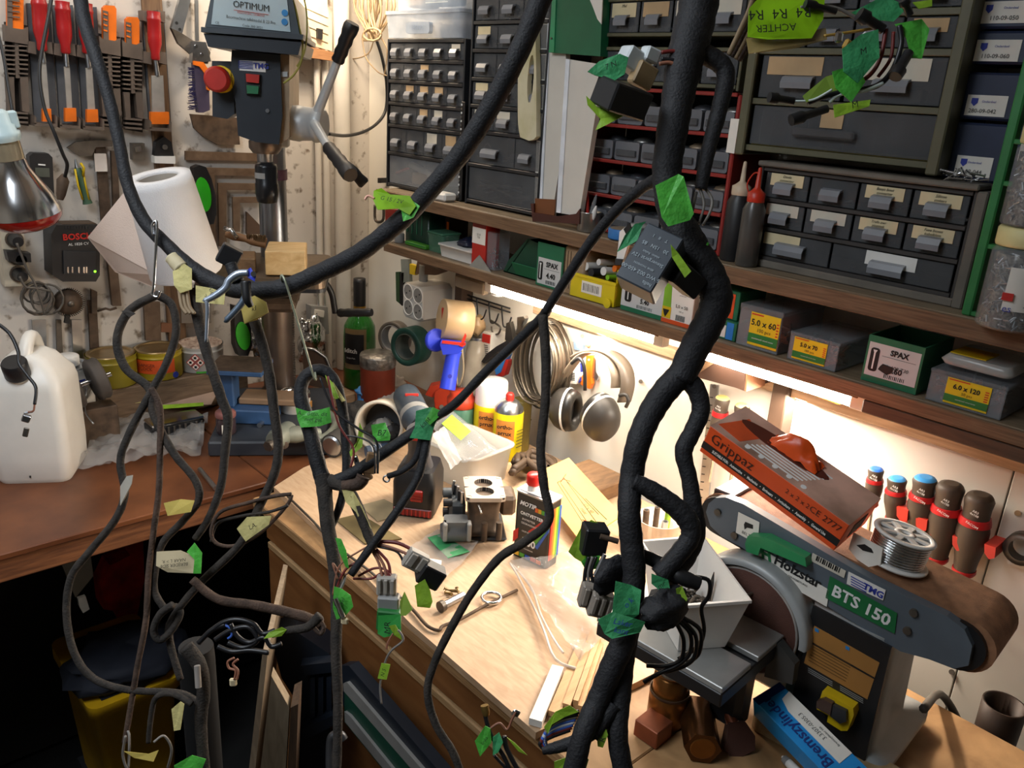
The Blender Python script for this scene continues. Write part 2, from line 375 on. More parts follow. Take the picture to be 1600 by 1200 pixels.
# ================================================================ drawer cabinets on the upper shelf
CARDW = mat('white card', '#cfc8b8', .8, var=.08); CARDT = mat('tan card', '#bd9f78', .8, var=.12)
M_CAB1 = mat('charcoal cabinet', '#26272a', .45); M_OLIVE = mat('olive enamel', '#5c5a44', .5, var=.15); M_GREYCAB = mat('grey cabinet', '#6c665d', .5, var=.2)
M_INS = mat('cabinet inside', '#17171a', .8); STF = [mat('stored bits %d' % i, c, .4, m_, var=.3, scale=60) for i, (c, m_) in enumerate((('#8c8780', .6), ('#a08c74', .2), ('#5d5f66', .5), ('#b3b1ac', .8)))]
def drawer(root, mx, x0, x1, z0, z1, card=None, lip=True, fill=.5, hand=None, mtl=None, cardpos=(.15, .85, .5, .95)):
    wd, hh = x1-x0, z1-z0
    d = MB(mx).box(x0, x1, .0, .003, z0, z1, .0008).build('drawer', mtl or SMOKE, root)
    if lip:
        lw = min(wd*.42, .05); cx = (x0+x1)/2; zl = z0+hh*.34; t = .0025
        pts = [(-.001, zl+.012), (-.009, zl+.010), (-.013, zl+.002), (-.012, zl-.006), (-.0105, zl-.006), (-.011, zl+.001), (-.008, zl+.007), (-.001, zl+.009)]
        q = mx @ M.Translation((cx-lw/2, 0, 0)) @ axes((0, 0, 0), (0, 1, 0), (0, 0, 1))
        MB(q).prism(pts, 0, lw).build('handle', mat('drawer handle', '#7f8288', .3, var=.1), d)
    if card:
        a, b_, c, e = cardpos
        k = MB(mx).box(x0+wd*a, x0+wd*b_, -.001, 0, z0+hh*c, z0+hh*e).build('label_card', card, d)
        if hand:
            for i, hn in enumerate(hand.split('\n')): txt(hn, hh*.15, INK, d, mx, x0+wd*(a+b_)/2, z0+hh*(e-.10-.15*i), y=-.0016, shear=.3)
    if fill:
        m_ = MB(mx); r_ = random.Random(int(x0*1e4)+int(z0*1e5))
        for i in range(7):
            cx = x0+wd*r_.uniform(.12, .88); s_ = min(wd, hh)*r_.uniform(.12, .28); cz = z0+s_*.6+hh*fill*.5*r_.random()*.8
            if r_.random() < .5: m_.cyl((cx-s_*.7, .012+s_*.5, cz), (cx+s_*.7, .016+s_*.5, cz+s_*r_.uniform(-.5, .5)), s_*.35, n=6)
            else: m_.box(cx-s_*.5, cx+s_*.5, .008, .008+s_, cz-s_*.5, cz+s_*.5, s_*.1)
        S(m_.build('contents', r_.choice(STF), d), 'stuff')
    return d
def carcass(root, mx, w_, h_, dep, rows, m_, t=.004, ins=M_INS):
    """outer shell + shelves at the row boundaries"""
    MB(mx).box(0, w_, dep-.006, dep, 0, h_).build('back_panel', ins, root)
    MB(mx).box(-.001, .004, -.004, dep-.007, 0, h_, .001).build('side_panel', m_, root)
    MB(mx).box(w_-.004, w_+.001, -.004, dep-.007, 0, h_, .001).build('side_panel', m_, root)
    for z in rows: MB(mx).box(.005, w_-.005, -.004, dep-.007, z-t/2, z+t/2, .0008).build('divider_shelf', m_, root)
def cabA():
    y0, y1 = 1.787, 1.494; z0 = ZU
    mx = F((1.205, y0, z0), RW); w_ = y0-y1; h_ = .342
    c = T('drawer_cabinet', 'charcoal drawer cabinet in the corner under the clear organiser box', 'cabinet', (1.26, (y0+y1)/2, z0))
    rows = [.006, .082, .147, .198, .248, .294, h_-.004]
    carcass(c, mx, w_, h_, .12, rows, M_CAB1, .007)
    r_ = random.Random(3)
    for i in range(5):
        n = 4 if i == 0 else 5; z_a, z_b = rows[i+1]+.005, rows[i+2]-.005; dw = (w_-.012)/n
        for j in range(n):
            cd_ = r_.choice([None, None, CARDW, CARDT]) if i < 4 else (CARDW if j > 3 else None)
            drawer(c, mx, .006+j*dw+.001, .006+(j+1)*dw-.001, z_a, z_b, cd_, cardpos=(.2, .75, .55, .95))
    drawer(c, mx, .008, w_-.008, rows[0]+.005, rows[1]-.005, None, lip=False, fill=0, mtl=CLEARP)
    it = MB(mx); it.cyl((.03, .05, .055), (.2, .03, .028), .008, n=10)
    d = it.build('contents', mat('white tube', '#d8d4cc', .5), c); S(d, 'stuff')
    MB(mx).box(.06, .12, .03, .06, .012, .04, .002).build('stored_block', CARDT, c)
    MB(mx).prismxz([(.006, .03), (.05, .045), (.05, .05), (.006, .036)], .02, .03).build('stored_strip', REDP, c)
cabA()
def cabB():
    y0, y1 = 1.468, 1.235; z0 = ZU
    mx = F((1.2, y0, z0), RW); w_ = y0-y1; h_ = .54
    c = T('drawer_cabinet', 'tall charcoal drawer cabinet beside the slotted strip', 'cabinet', (1.26, (y0+y1)/2, z0))
    rows = [.008, .086, .156, .208, .262, .318, .372, .428, .484, h_-.004]
    carcass(c, mx, w_, h_, .12, rows, M_CAB1, .007)
    r_ = random.Random(5)
    for i in range(9):
        za, zb = rows[i]+.005, rows[i+1]-.005
        n = {0: 1, 1: 2}.get(i, 3); x = .006; ww = w_-.012
        for j in range(n):
            dw = ww*((.66, .34)[j] if i == 1 else 1/n)
            cd_ = None if i < 2 else r_.choice([None, None, CARDW, CREAM])
            drawer(c, mx, x+.001, x+dw-.001, za, zb, cd_, lip=i > 0, fill=.6, cardpos=(.15, .7, .6, .95)); x += dw
    # long bits in the wide drawers
    for k in range(5):
        a = r_.uniform(.02, .06); MB(mx).cyl((a, .014, .03+k*.006), (.12+r_.uniform(0, .05), .02, .02+r_.uniform(0, .035)), .0022, n=6).build('stored_rod', STEEL, c)
    rg = [(.05+.012*math.cos(2*PI*i/16), .012, .12+.012*math.sin(2*PI*i/16)) for i in range(16)]
    MB(mx).tube(rg, .0022, 6, closed=True).build('stored_ring', CHROME, c)
cabB()
sr = T('slotted_strip', 'black metal strip with rows of punched holes between the charcoal cabinets', 'strip', (1.195, 1.482, ZU))
_mx = F((1.197, 1.489, ZU+.005), RW)
MB(_mx).box(0, .012, -.004, -.001, 0, .21, .0005).build('strip', BLACK, sr)
for k in range(24): MB(_mx).box(.001, .004, -.0055, -.004, .006+k*.0085, .010+k*.0085).build('hole', WHITEINK if k % 2 else STEEL, sr)
# olive cabinets -------------------------------------------------
def yx(px, py, x=1.21): return R(px, py, x).y
def cabOlive1():
    y0, y1 = yx(944, 60), yx(1166, 60); z0 = R(1050, 138, 1.21).z
    mx = F((1.21, y0, z0), RW); w_ = y0-y1; h_ = .30
    c = T('drawer_cabinet', 'olive drawer cabinet standing on the red bin rack', 'cabinet', (1.26, (y0+y1)/2, z0))
    rows = [.008, .075, .145, .215, h_-.005]
    rows = [.006, .062, .085, .142, .155, .215, .228, h_-.006]
    carcass(c, mx, w_, h_, .12, rows, M_OLIVE, .006)
    for i, (za, zb) in enumerate(((.010, .058), (.089, .138), (.159, .211), (.232, .29))):
        for j in range(4):
            dw = (w_-.014)/4
            drawer(c, mx, .007+j*dw+.002, .007+(j+1)*dw-.002, za, zb, (CARDW, CREAM, CARDT, CARDW)[(i+j) % 4] if i else None, fill=.3, cardpos=(.08, .9, .5, .97), hand='Mxl' if i == 1 and j == 0 else None)
cabOlive1()
def cabOlive2():
    y0, y1 = yx(1172, 150), yx(1500, 120); z0 = 1.598
    mx = F((1.205, y0, z0), RW); w_ = y0-y1; h_ = .34
    c = T('drawer_cabinet', 'wide olive drawer cabinet under the hanging green taped cables', 'cabinet', (1.26, (y0+y1)/2, z0))
    rows = [.012, .082, .155, .205, .255, .30, h_-.006]
    carcass(c, mx, w_, h_, .13, rows, M_OLIVE, .009)
    MB(mx).box(-.004, .012, -.012, -.004, 0, h_, .002).build('front_post', M_OLIVE, c)
    MB(mx).box(w_-.012, w_+.004, -.012, -.004, 0, h_, .002).build('front_post', M_OLIVE, c)
    d = drawer(c, mx, .014, w_-.014, rows[0]+.006, rows[1]-.006, None, lip=False, fill=0)
    MB(mx).box(.09, .19, -.012, -.001, .035, .048, .003).build('handle', SMOKE, d)
    for x in (.03, .05, .11, .17, .19, .215): MB(mx).box(x, x+.0015, .001, .05, .018, .07).build('divider', CLEARP, d)
    MB(mx).box(.13, .165, -.0015, 0, .05, .076).build('label_card', CARDT, d)
    MB(mx).box(.015, w_-.016, .004, .006, .017, .021).build('yellow_strip', mat('mustard', '#8d7a1c', .6), d)
    for j in range(2):
        dw = (w_-.028)/2
        drawer(c, mx, .014+j*dw+.003, .014+(j+1)*dw-.003, rows[1]+.006, rows[2]-.006, CARDW if j else CARDT, cardpos=((.08, .75, .55, .97), (.08, .85, .5, .97))[j], fill=.25)
    for i in range(2, 6):
        for j in range(4):
            dw = (w_-.028)/4
            drawer(c, mx, .014+j*dw+.002, .014+(j+1)*dw-.002, rows[i]+.006, rows[i+1]-.006, (None, CARDT, CARDW, None)[(i+j) % 4], fill=.4)
cabOlive2()
def cabGrey():
    y0, y1 = yx(1180, 340, 1.2), yx(1506, 400, 1.2); z0 = ZU
    mx = F((1.2, y0, z0), RW); w_ = y0-y1; h_ = .155
    c = T('drawer_cabinet', 'low grey drawer cabinet with handwritten yellowed cards beside the rivet jars', 'cabinet', (1.26, (y0+y1)/2, z0))
    rows = [.014, .06, .105, h_-.004]
    carcass(c, mx, w_, h_, .13, rows, mat('dark grey cabinet', '#3a3735', .5), .006)
    MB(mx).box(-.003, w_+.003, -.012, .1, h_, h_+.008, .002).build('top_panel', M_GREYCAB, c)
    MB(mx).box(-.003, w_+.003, -.01, -.004, 0, .012, .002).build('plinth', M_GREYCAB, c)
    MB(mx).box(w_+.002, w_+.016, -.012, .1, 0, h_+.0, .002).build('side_panel', M_GREYCAB, c)
    hands = (('Diode\nconnector', None, 'Banjo bout\nconverter', 'Silicon\nstekers'), ('', '', 'Trafo zwr\nplugstek', 'Fuse boxes\nkabelklem'))
    for i in range(2):
        for j in range(4):
            dw = (w_-.014)/4; hd = hands[1-i][j]
            drawer(c, mx, .007+j*dw+.002, .007+(j+1)*dw-.002, rows[i+1]+.004, rows[i+2]-.004, None if hd is None else (CREAM if hd else CARDW), hand=hd or None, fill=.3, cardpos=(.12, .88, .5, .97))
    dw = (w_-.014)*.42
    drawer(c, mx, .009, .007+dw-.002, rows[0]+.004, rows[1]-.004, CREAM, fill=.2, cardpos=(.1, .6, .5, .97))
    drawer(c, mx, .007+dw+.002, w_-.009, rows[0]+.004, rows[1]-.004, WHITEP, fill=.2, cardpos=(.3, .72, .45, .97))
cabGrey()
def redRack():
    y0, y1 = yx(914, 230, 1.2), yx(1146, 230, 1.2); z0 = ZU+.005
    mx = F((1.2, y0, z0), RW); w_ = y0-y1; h_ = R(1050, 143, 1.2).z-z0
    c = T('bin_rack', 'red wire bin rack filled with grey plastic bins', 'rack', (1.26, (y0+y1)/2, ZU))
    RR = mat('red enamel', '#8e2620', .5)
    MB(mx).box(-.004, .004, -.003, .11, -.004, h_, .002).build('side_post', RR, c); MB(mx).box(w_-.004, w_+.004, -.003, .11, -.004, h_, .002).build('side_post', RR, c)
    MB(mx).box(.005, w_-.005, .11, .113, 0, h_).build('back_panel', M_INS, c)
    n = 4; bh = h_/n
    for i in range(n+1): MB(mx).box(.004, w_-.004, -.004, .006, i*bh-.003, i*bh+.003, .001).build('rail', RR, c)
    for i in range(n):
        for j in range(5):
            dw = (w_-.012)/5; x = .006+j*dw; zz = i*bh+.004
            bn = MB(mx).prismxz(rrect(x+.003, x+dw-.003, zz, zz+bh*.52, .004, 2), .004, .1).build('bin', mat('grey bin plastic', '#6b6d72', .3, var=.12), c)
            MB(mx).box(x+.008, x+dw-.008, -.001, .004, zz+bh*.12, zz+bh*.30, .001).build('label_holder', SMOKE, bn)
            MB(mx).sphere((x+dw/2, .05, zz+bh*.5), dw*.32, 8, (1, 1, .5)).build('contents', STF[(i+j) % 4], bn)
redRack()
MB(F((1.192, yx(1142, 185, 1.192), 0), RW)).prismxz(LP(F((1.192, yx(1142, 185, 1.192), 0), RW), [(1142, 185), (1155, 186), (1147, 240), (1134, 238)], 0), 0, .001).thing('paper_strip', PAPER, 'white paper strip stuck on the near post of the red bin rack', 'paper')
# dark blue part boxes at the frame edge
NAVY = mat('navy card', '#232d49', .5)
for i, (yt, yb, s_) in enumerate(((-60, 45, '110-09-050'), (47, 100, '110-09-060'), (112, 188, '280-09-042'), (192, 248, '280-09-044'))):
    xx = 1.235; pz0, pz1 = R(1545, yb, xx).z, R(1545, yt, xx).z; y0 = yx(1505, 120, xx); y1 = y0-.10
    if i == 3: pz0 = 1.594
    o = T('part_box', 'navy part box %s at the right frame edge' % ('topmost of its pile', 'second from the top of its pile', 'third from the top of its pile', 'lowest of its pile')[i], 'box', (xx+.05, (y0+y1)/2, pz0), 'navy part boxes in a pile')
    mx = F((xx, y0, pz0), RW); hh = pz1-pz0
    MB(mx).box(0, .1, 0, .09, 0, hh-.001, .003).build('box_body', NAVY, o)
    MB(mx).box(.004+.004*i, .062, -.001, 0, hh*.08, hh*.08+.026).build('label', PAPER, o)
    txt(s_, .0075, INK, o, mx, .034, hh*.08+.006, y=-.0018); txt('Onderdeel', .004, BLUEINK, o, mx, .04, hh*.08+.018, y=-.0018)
    MB(mx).prismxz([(.010+.004*i, hh*.08+.022), (.018+.004*i, hh*.08+.022), (.018+.004*i, hh*.08+.016), (.014+.004*i, hh*.08+.012), (.010+.004*i, hh*.08+.016)], -.0018, -.001).build('shield_emblem', BLUEINK, o)
gs = MB(F((1.235, yx(1500, 200, 1.235), 1.583), RW)).box(-.0, .11, -.005, .1, .0035, .0105, .001).thing('support_plate', M_GREYCAB, 'thin grey plate carrying the navy part boxes', 'plate')
# green rack with stacked rivet jars in front
def greenRack():
    GR = mat('green enamel', '#2f7d42', .5)
    x = 1.16; y0 = R(1504, 478, x).y; y1 = y0-.20; z0 = ZU
    mx = F((x, y0, z0), RW)
    c = T('bin_rack', 'green metal bin rack at the right frame edge behind the rivet jars', 'rack', (x+.06, y0-.1, z0))
    MB(mx).box(0, .012, 0, .02, 0, .36, .002).build('post', GR, c)
    MB(mx).box(0, .012, .10, .12, 0, .36, .002).build('post', GR, c)
    for z in (.004, .092, .170, .22, .278, .34): MB(mx).box(.012, .2, 0, .015, z-.003, z+.003, .001).build('rail', GR, c)
    for z, s_ in ((.214, 'X KOR'), (.27, 'O FI'),):
        MB(mx).box(.022, .10, -.003, -.0005, z-.019+.003, z+.001+.003).build('label_plate', PAPER, c)
        txt(s_, .016, INK, c, mx, .027, z-.006, y=-.0038, al='LEFT')
    for z in (.1, .178, .228, .286): MB(mx).prismxz(rrect(.02, .19, z, z+.026, .004, 2), .012, .1).build('bin', mat('grey bin plastic', '#6b6d72', .3), c)
greenRack()
RIV = mat('rivets', '#c4bfb8', .25, .9, var=.5, scale=300, col2='#6a625a', contrast=(.45, .55))
def rivetJar(px, py_b, z0, h_, lbl, tx, i):
    x = 1.13; p = R(px, py_b, x); r_ = .036; c0 = V((x+.012+r_*0, p.y, z0))
    o = T('rivet_jar', lbl, 'jar', c0, 'jars of rivets stacked on the upper shelf'); q = M.Translation(c0)
    bd = MB(q).lathe([(.0, .001), (r_-.002, .001), (r_, .004), (r_, h_-.03), (r_-.004, h_-.024), (0.026, h_-.022)], 24).build('jar_body', CLEARP, o)
    m_ = MB(q).cyl((0, 0, .003), (0, 0, h_-.032), r_-.004, n=20)
    MB(q).lathe([(0, h_-.023), (r_-.002, h_-.023), (r_-.001, h_-.02), (r_-.001, h_-.003), (r_-.003, h_), (0, h_)], 24).build('lid', mat('pale yellow lid', '#d9cf96', .5), o)
    m_.build('filling', RIV, o)
    r2 = random.Random(i); k = MB(q)
    for t in range(230):
        a = r2.uniform(PI*.75, PI*1.95); zz = r2.uniform(.006, h_-.036); rr = r_-.0035
        cc = V((rr*math.cos(a), rr*math.sin(a), zz)); dd = V((-math.sin(a)*r2.uniform(-1, 1), math.cos(a)*r2.uniform(-1, 1), r2.uniform(-1, 1))).normalized()*.0045
        k.cyl(cc-dd, cc+dd, .0011, n=5)
    S(k.build('rivet_layer', STEEL, o), 'stuff')
    # paper label wrapped round the front
    a0, a1 = PI*1.0, PI*1.62
    if i == 0: a0, a1 = PI*1.28, PI*1.7
    k = MB(q).grid(lambda u, v: ((r_+.0008)*math.cos(a0+(a1-a0)*u), (r_+.0008)*math.sin(a0+(a1-a0)*u), h_*.22+h_*.42*v), 16, 1); k.build('label', PAPER, o)
    am = a0+(a1-a0)*.55; fx = axes((q @ V(((r_+.003)*math.cos(am), (r_+.003)*math.sin(am), 0))), (-math.sin(am), math.cos(am), 0), (-math.cos(am), -math.sin(am), 0))
    for j, (s_, sz, zz) in enumerate(tx): txt(s_, sz, BLUEINK if j == 0 else INK, o, fx, .0, zz, y=-.001)
    if i == 1:
        for t in range(14): MB(fx).box(-.014+t*.002, -.014+t*.002+.0007+.0006*(t % 3 == 0), -.002, -.001, .028, .046).build('barcode_bar', INK, o)
        am = a0+.12; f2 = axes((q @ V(((r_+.002)*math.cos(am), (r_+.002)*math.sin(am), 0))), (-math.sin(am), math.cos(am), 0), (-math.cos(am), -math.sin(am), 0))
        MB(f2).box(-.006, .006, -.002, -.0005, .040, .049).build('red_mark', REDINK, o); txt('es', .012, BLUEINK, o, f2, .002, .030, y=-.001)
    else:
        txt('N', .02, BLUEINK, o, fx, -.006, h_*.3, y=-.001); MB(fx).box(-.012, -.002, -.002, -.001, h_*.42, h_*.42+.012).build('red_mark', REDINK, o)
rivetJar(1568, 505, ZU, .124, 'lower clear jar of steel rivets with barcode label and yellow lid', (('HENTAS Popnagel', .0045, .070), ('1 KG - 2,5 mm', .0045, .062), ('7014', .0055, .053)), 1)
rivetJar(1568, 505, ZU+.1245, .118, 'upper clear jar of steel rivets standing on another jar', (), 0)
# ================================================================ tools on the back wall
def bpoly(pts, y, t, m=None): return (m or MB()).prismxz([(q.x, q.z) for q in (B(a, b, y-t) for a, b in pts)], y-t, y)
BROWNP = mat('brown plastic holder', '#62554b', .55, var=.2); ORG = mat('orange grip', '#ec7418', .45)
CHRED = mat('red chisel handle', '#a81f22', .35, var=.1, coat=.3); BLADE = mat('chisel blade', '#b9b5af', .4, .55, var=.2)
KN = 'hand tools hung on the wall'
chs = (((60, -8), (66, 80), [(65, 98), (72, 98), (79, 186), (67, 186)], (67, 80, 170, 190), 'first red-handled chisel from the left end, its tip in an orange guard'),
       ((97, 2), (103, 84), [(100, 104), (109, 104), (114, 186), (106, 186)], (102, 119, 169, 190), 'second red-handled chisel from the left end, darker handle top'),
       ((133, 5), (136, 84), [(134, 106), (144, 106), (150, 188), (138, 188)], (136, 153, 171, 191), 'third red-handled chisel, partly behind the taped cable'),
       ((240, 18), (243, 94), [(237, 118), (255, 118), (258, 180), (238, 180)], (236, 264, 175, 194), 'broad red-handled chisel alone at the right of the orange knives'))
for i, (a, b_, bl, cl, s_) in enumerate(chs):
    a, b_ = B(*a, 2.055), B(*b_, 2.055)
    c = T('chisel', s_, 'chisel', b_, 'red-handled chisels on the tool wall')
    MB().rod(b_, a, [(.007, 0), (.010, .03), (.0095, .16), (.0145, .34), (.0150, .5), (.0145, .8), (.0155, .82), (.0155, .86), (.014, .9), (.0145, 1)], 14).build('handle', CHRED, c)
    n0 = V(((B(*bl[0], 2.055)+B(*bl[1], 2.055))/2)); MB().cyl(b_, n0, .0045, .0055, 10).build('tang', STEEL, c)
    bpoly(bl, 2.057, .004).build('blade', BLADE, c)
    x0, x1, ya, yb = cl; bpoly([(x0, ya), (x1, ya), (x1+1, yb), (x0, yb)], 2.060, .012).build('tip_guard', ORG, c)
# chisel holders: brown strips with clip ears and a tray
for i, (x0, x1, s_) in enumerate(((44, 82, 'brown chisel holder strip below the first chisel'), (84, 118, 'brown chisel holder strip below the second chisel'), (120, 155, 'brown chisel holder strip under the taped cable'), (224, 260, 'brown chisel holder strip of the lone broad chisel'))):
    dy = 16 if i == 3 else i*3; k = 6
    h_ = T('chisel_holder', s_, 'tool holder', B((x0+x1)/2+k, 195+dy, 2.098), 'brown chisel holders')
    bpoly([(x0-2, 5+dy), (x1-4, 5+dy), (x1+k+2, 192+dy*.4), (x0+k+4, 192+dy*.4)], 2.098, .008).build('backing', mat('grey backing', '#4f5258', .6, var=.2), h_)
    for e, (xa, xb) in enumerate(((x0+1, x0+11), (x1-11, x1-1))):
        bpoly([(xa, 64+dy), (xb, 66+dy), (xb+2, 85+dy), (xa-1, 82+dy)], 2.089, .03).build('clip_ear', BROWNP, h_)
        if i == 3: bpoly([(xa-2, 16), (xb-1, 18), (xb-1, 36), (xa-1, 32)], 2.089, .03).build('clip_ear', BROWNP, h_)
    yt = (194, 197, 199, 201)[i]; x0 += k+4; x1 += k+2
    bpoly([(x0, yt-2), (x1, yt), (x1, yt+5), (x0, yt+3)], 2.089, .045).build('tray', BROWNP, h_)
    for xa in (x0, x1-3): bpoly([(xa, yt-14), (xa+3, yt-10), (xa+3, yt), (xa, yt)], 2.089, .045).build('tray_wall', BROWNP, h_)
# utility knives in slotted holsters
for i, (x0, ytop, x1, kx0, kx1, kt, s1, s2) in enumerate(((8, 38, 44, 11, 37, -22, 'orange ribbed utility knife in the holster at the left frame edge', 'slotted brown knife holster at the left frame edge'),
        (155, 56, 188, 161, 182, 8, 'orange utility knife in the middle holster, standing taller than its neighbour', 'slotted brown knife holster beside the taped cable'),
        (191, 62, 222, 197, 218, 26, 'orange utility knife in the right holster, sunk deepest', 'slotted brown knife holster left of the lone chisel'))):
    dx = 3; yb = 192+i*5
    h_ = T('knife_holster', s2, 'tool holder', B((x0+x1)/2, yb, 2.098), 'slotted knife holsters')
    bpoly([(x0-1, ytop-4), (x1, ytop+2), (x1+1, yb+5), (x0+dx, yb)], 2.098, .006).build('backing', mat('holster inside', '#2c2520', .7), h_)
    bpoly([(x0, ytop), (x0+6, ytop+5), (x1-8, ytop+8), (x1, ytop+4), (x1+1, ytop+32), (x0+1, ytop+26)], 2.091, .026).build('mouth', BROWNP, h_)
    for r_ in range(7):
        y = ytop+32+r_*7.2
        for xa, xb in ((x0+1+r_*.2, (x0+x1)/2-2), ((x0+x1)/2+3, x1)):
            bpoly([(xa, y), (xb, y+1), (xb, y+3.6), (xa, y+2.6)], 2.091, .024).build('rib', BROWNP, h_)
    cx = (x0+x1)/2; bpoly([(cx-3, ytop+28), (cx+3, ytop+28), (cx+5, ytop+84), (cx-1, ytop+84)], 2.091, .022).build('spine', BROWNP, h_)
    for xa, xb in ((x0+2, cx-4), (cx+5, x1)): bpoly([(xa, ytop+82), (xb, ytop+82), (xb+2, yb-16), (xa+4, yb-18)], 2.091, .02).build('side_rail', BROWNP, h_)
    for r_ in range(3): bpoly([(x0+5, yb-18+r_*7), (x1, yb-16+r_*7), (x1, yb-13+r_*7), (x0+5, yb-15+r_*7)], 2.091, .022).build('rib', BROWNP, h_)
    k = T('utility_knife', s1, 'knife', B(cx, ytop, 2.08), 'orange utility knives')
    bpoly([(kx0, kt+4), (kx0+4, kt), (kx1-3, kt+1), (kx1, kt+6), (kx1, ytop+14), (kx0+1, ytop+10)], 2.084, .013).build('body', ORG, k)
    bpoly([(kx0, kt+8), (kx0+8, kt+10), (kx0+9, ytop+9), (kx0+1, ytop+8)], 2.0705, .003).build('grip_inlay', BROWNP, k)
    for r_ in range(5):
        y = kt+12+r_*8.5
        if y < ytop-2: bpoly([(kx0+1, y), (kx0+(20 if i == 0 else 7), y+2), (kx0+(20 if i == 0 else 7), y+4.5), (kx0+1, y+2.5)], 2.0675, .0015).build('stripe', ORG if i else BROWNP, k)
# locking clamp, brush
c = T('locking_clamp', 'long grey locking clamp hanging beside the drill press head', 'clamp', B(290, 60, 2.07))
bpoly([(268, 44), (280, 2), (283, -8), (300, -8), (285, 52)], 2.08, .012).build('upper_arm', STEEL, c)
bpoly([(268, 44), (286, 53), (303, 64), (322, 70), (329, 82), (325, 100), (302, 96), (300, 86), (279, 68)], 2.075, .012).build('jaw', DULLSTEEL, c)
bpoly([(303, 64), (322, 66), (330, 96), (300, 98)], 2.068, .02).build('lower_arm', STEEL, c)
for p in ((276, 36), (281, 46), (307, 72), (316, 85)): MB().cyl(B(*p, 2.05), B(*p, 2.045), .0035, n=10).build('rivet', CHROME, c)
bpoly([(305, 0), (310, 0), (311, 64), (306, 64)], 2.09, .006).build('rod', STEEL, c)
c = T('hand_brush', 'brush with purple bristles and orange edged handle below the locking clamp', 'brush', B(315, 175, 2.05))
bpoly([(304, 98), (314, 100), (326, 112), (328, 172), (318, 176), (311, 176), (306, 140)], 2.06, .02).build('handle', mat('purple grey handle', '#4b4258', .5), c)
bpoly([(302, 95), (318, 97), (328, 112), (328, 142), (323, 140), (321, 116), (312, 104), (302, 101)], 2.039, .004).build('orange_edge', ORG, c)
m_ = MB(); r_ = random.Random(2)
for i in range(90):
    yy = r_.uniform(106, 172); a = B(306+r_.uniform(-2, 3), yy, 2.045); m_.cyl(a, B(295+r_.uniform(-2, 2), yy+r_.uniform(-2, 3), 2.045), .0007, n=4)
S(m_.build('bristles', mat('purple bristles', '#2a2350', .6), c), 'stuff')
# steel plate, nested carpenter's squares
bpoly([(297, 178), (372, 184), (375, 226), (340, 226), (318, 214), (303, 200)], 2.09, .006).thing('steel_plate', RUST, 'brown spotted steel plate on the wall behind the drill press', 'plate')
sq = wood('old brown steel', '#6d5845', '#55402f', sc=(4, 4, 4))
for i, (pts, s_) in enumerate((([(290, 236), (420, 240), (420, 252), (290, 250)], 'flat brown bar, topmost of the nested squares behind the drill column'),
        ([(322, 262), (412, 264), (412, 275), (336, 274), (338, 400), (326, 400)], 'largest of the nested brown carpenter squares'),
        ([(341, 286), (410, 287), (410, 297), (354, 297), (354, 385), (343, 385)], 'middle one of the nested brown carpenter squares'),
        ([(364, 308), (410, 308), (410, 317), (375, 317), (375, 362), (365, 362)], 'smallest of the nested brown carpenter squares'))):
    bpoly(pts, 2.095-.002*i, .008).thing('carpenter_square', sq, s_, 'square', 'nested squares on the tool wall')
bpoly([(386, 331), (420, 366), (386, 366)], 2.09, .01).thing('wood_wedge', wood('dark wedge', '#5b4636', '#4a3526'), 'dark triangular wooden wedge behind the drill column', 'wedge')
# green inlay handled saws
for i, (o_, g_, s_) in enumerate((([(303, 262), (312, 258), (322, 261), (331, 280), (337, 305), (338, 335), (334, 350), (320, 352), (310, 325), (303, 290)], (318, 304, 12, 27), 'black tool handle with a green oval inlay beside the paper roll'),
        ([(366, 478), (376, 480), (392, 510), (394, 540), (388, 556), (374, 556), (368, 540)], (380, 525, 11, 22), 'black tool handle with a green oval inlay standing on the blue steel block'))):
    yy = 2.06 if i == 0 else 1.93
    o = T('green_saw', s_, 'saw', B(*o_[-3], yy), 'green inlaid tool handles')
    bpoly(o_, yy, .025).build('grip', BLACK, o)
    cx, cy, rx_, ry_ = g_; bpoly([(cx+rx_*math.cos(t*PI/10)+ry_*.12*math.sin(t*PI/10), cy+ry_*math.sin(t*PI/10)) for t in range(20)], yy-.0252, .003).build('inlay', mat('bright green inlay', '#2fb51e', .4), o)
# multimeter, tester, caliper and small wall things
c = T('multimeter', 'black hand-held meter with grey screen on the tool wall', 'meter', B(66, 330, 2.09))
bpoly([(46, 244), (52, 239), (76, 240), (82, 246), (86, 328), (50, 324)], 2.095, .03).build('case', BLACK, c)
bpoly([(55, 262), (77, 263), (78, 277), (56, 276)], 2.065, .002).build('screen', mat('lcd grey', '#55584f', .3), c); bpoly([(60, 256), (71, 257), (71, 259), (60, 258)], 2.065, .002).build('badge', WHITEINK, c)
bpoly([(60, 296), (80, 298), (81, 312), (61, 310)], 2.065, .004).build('dial', DARK, c)
c = T('voltage_tester', 'green and yellow pen shaped tester hanging on the wall', 'tester', B(137, 322, 2.08))
a, b_ = B(121, 262, 2.075), B(137, 318, 2.075); MB().rod(a, b_, [(.006, 0), (.0105, .1), (.0085, .35), (.009, .9), (.011, 1)], 12).build('body', mat('dark green plastic', '#3d5b45', .45), c)
MB().cyl(B(118, 249, 2.075), a, .002, .006, 10).build('tip', STEEL, c)
for d_ in (-6, 6): MB().tube([B(123+d_, 264, 2.068), B(128+d_, 290, 2.066), B(134+d_*.8, 312, 2.068)], .0022, 6).build('yellow_stripe', YELLOW, c)
MB().tube([B(126, 255, 2.066), B(131, 262, 2.06), B(130, 275, 2.066)], .003, 6).build('clip', YELLOW, c)
c = T('vernier_caliper', 'large dull grey caliper with long bar on the tool wall', 'caliper', B(170, 370, 2.09))
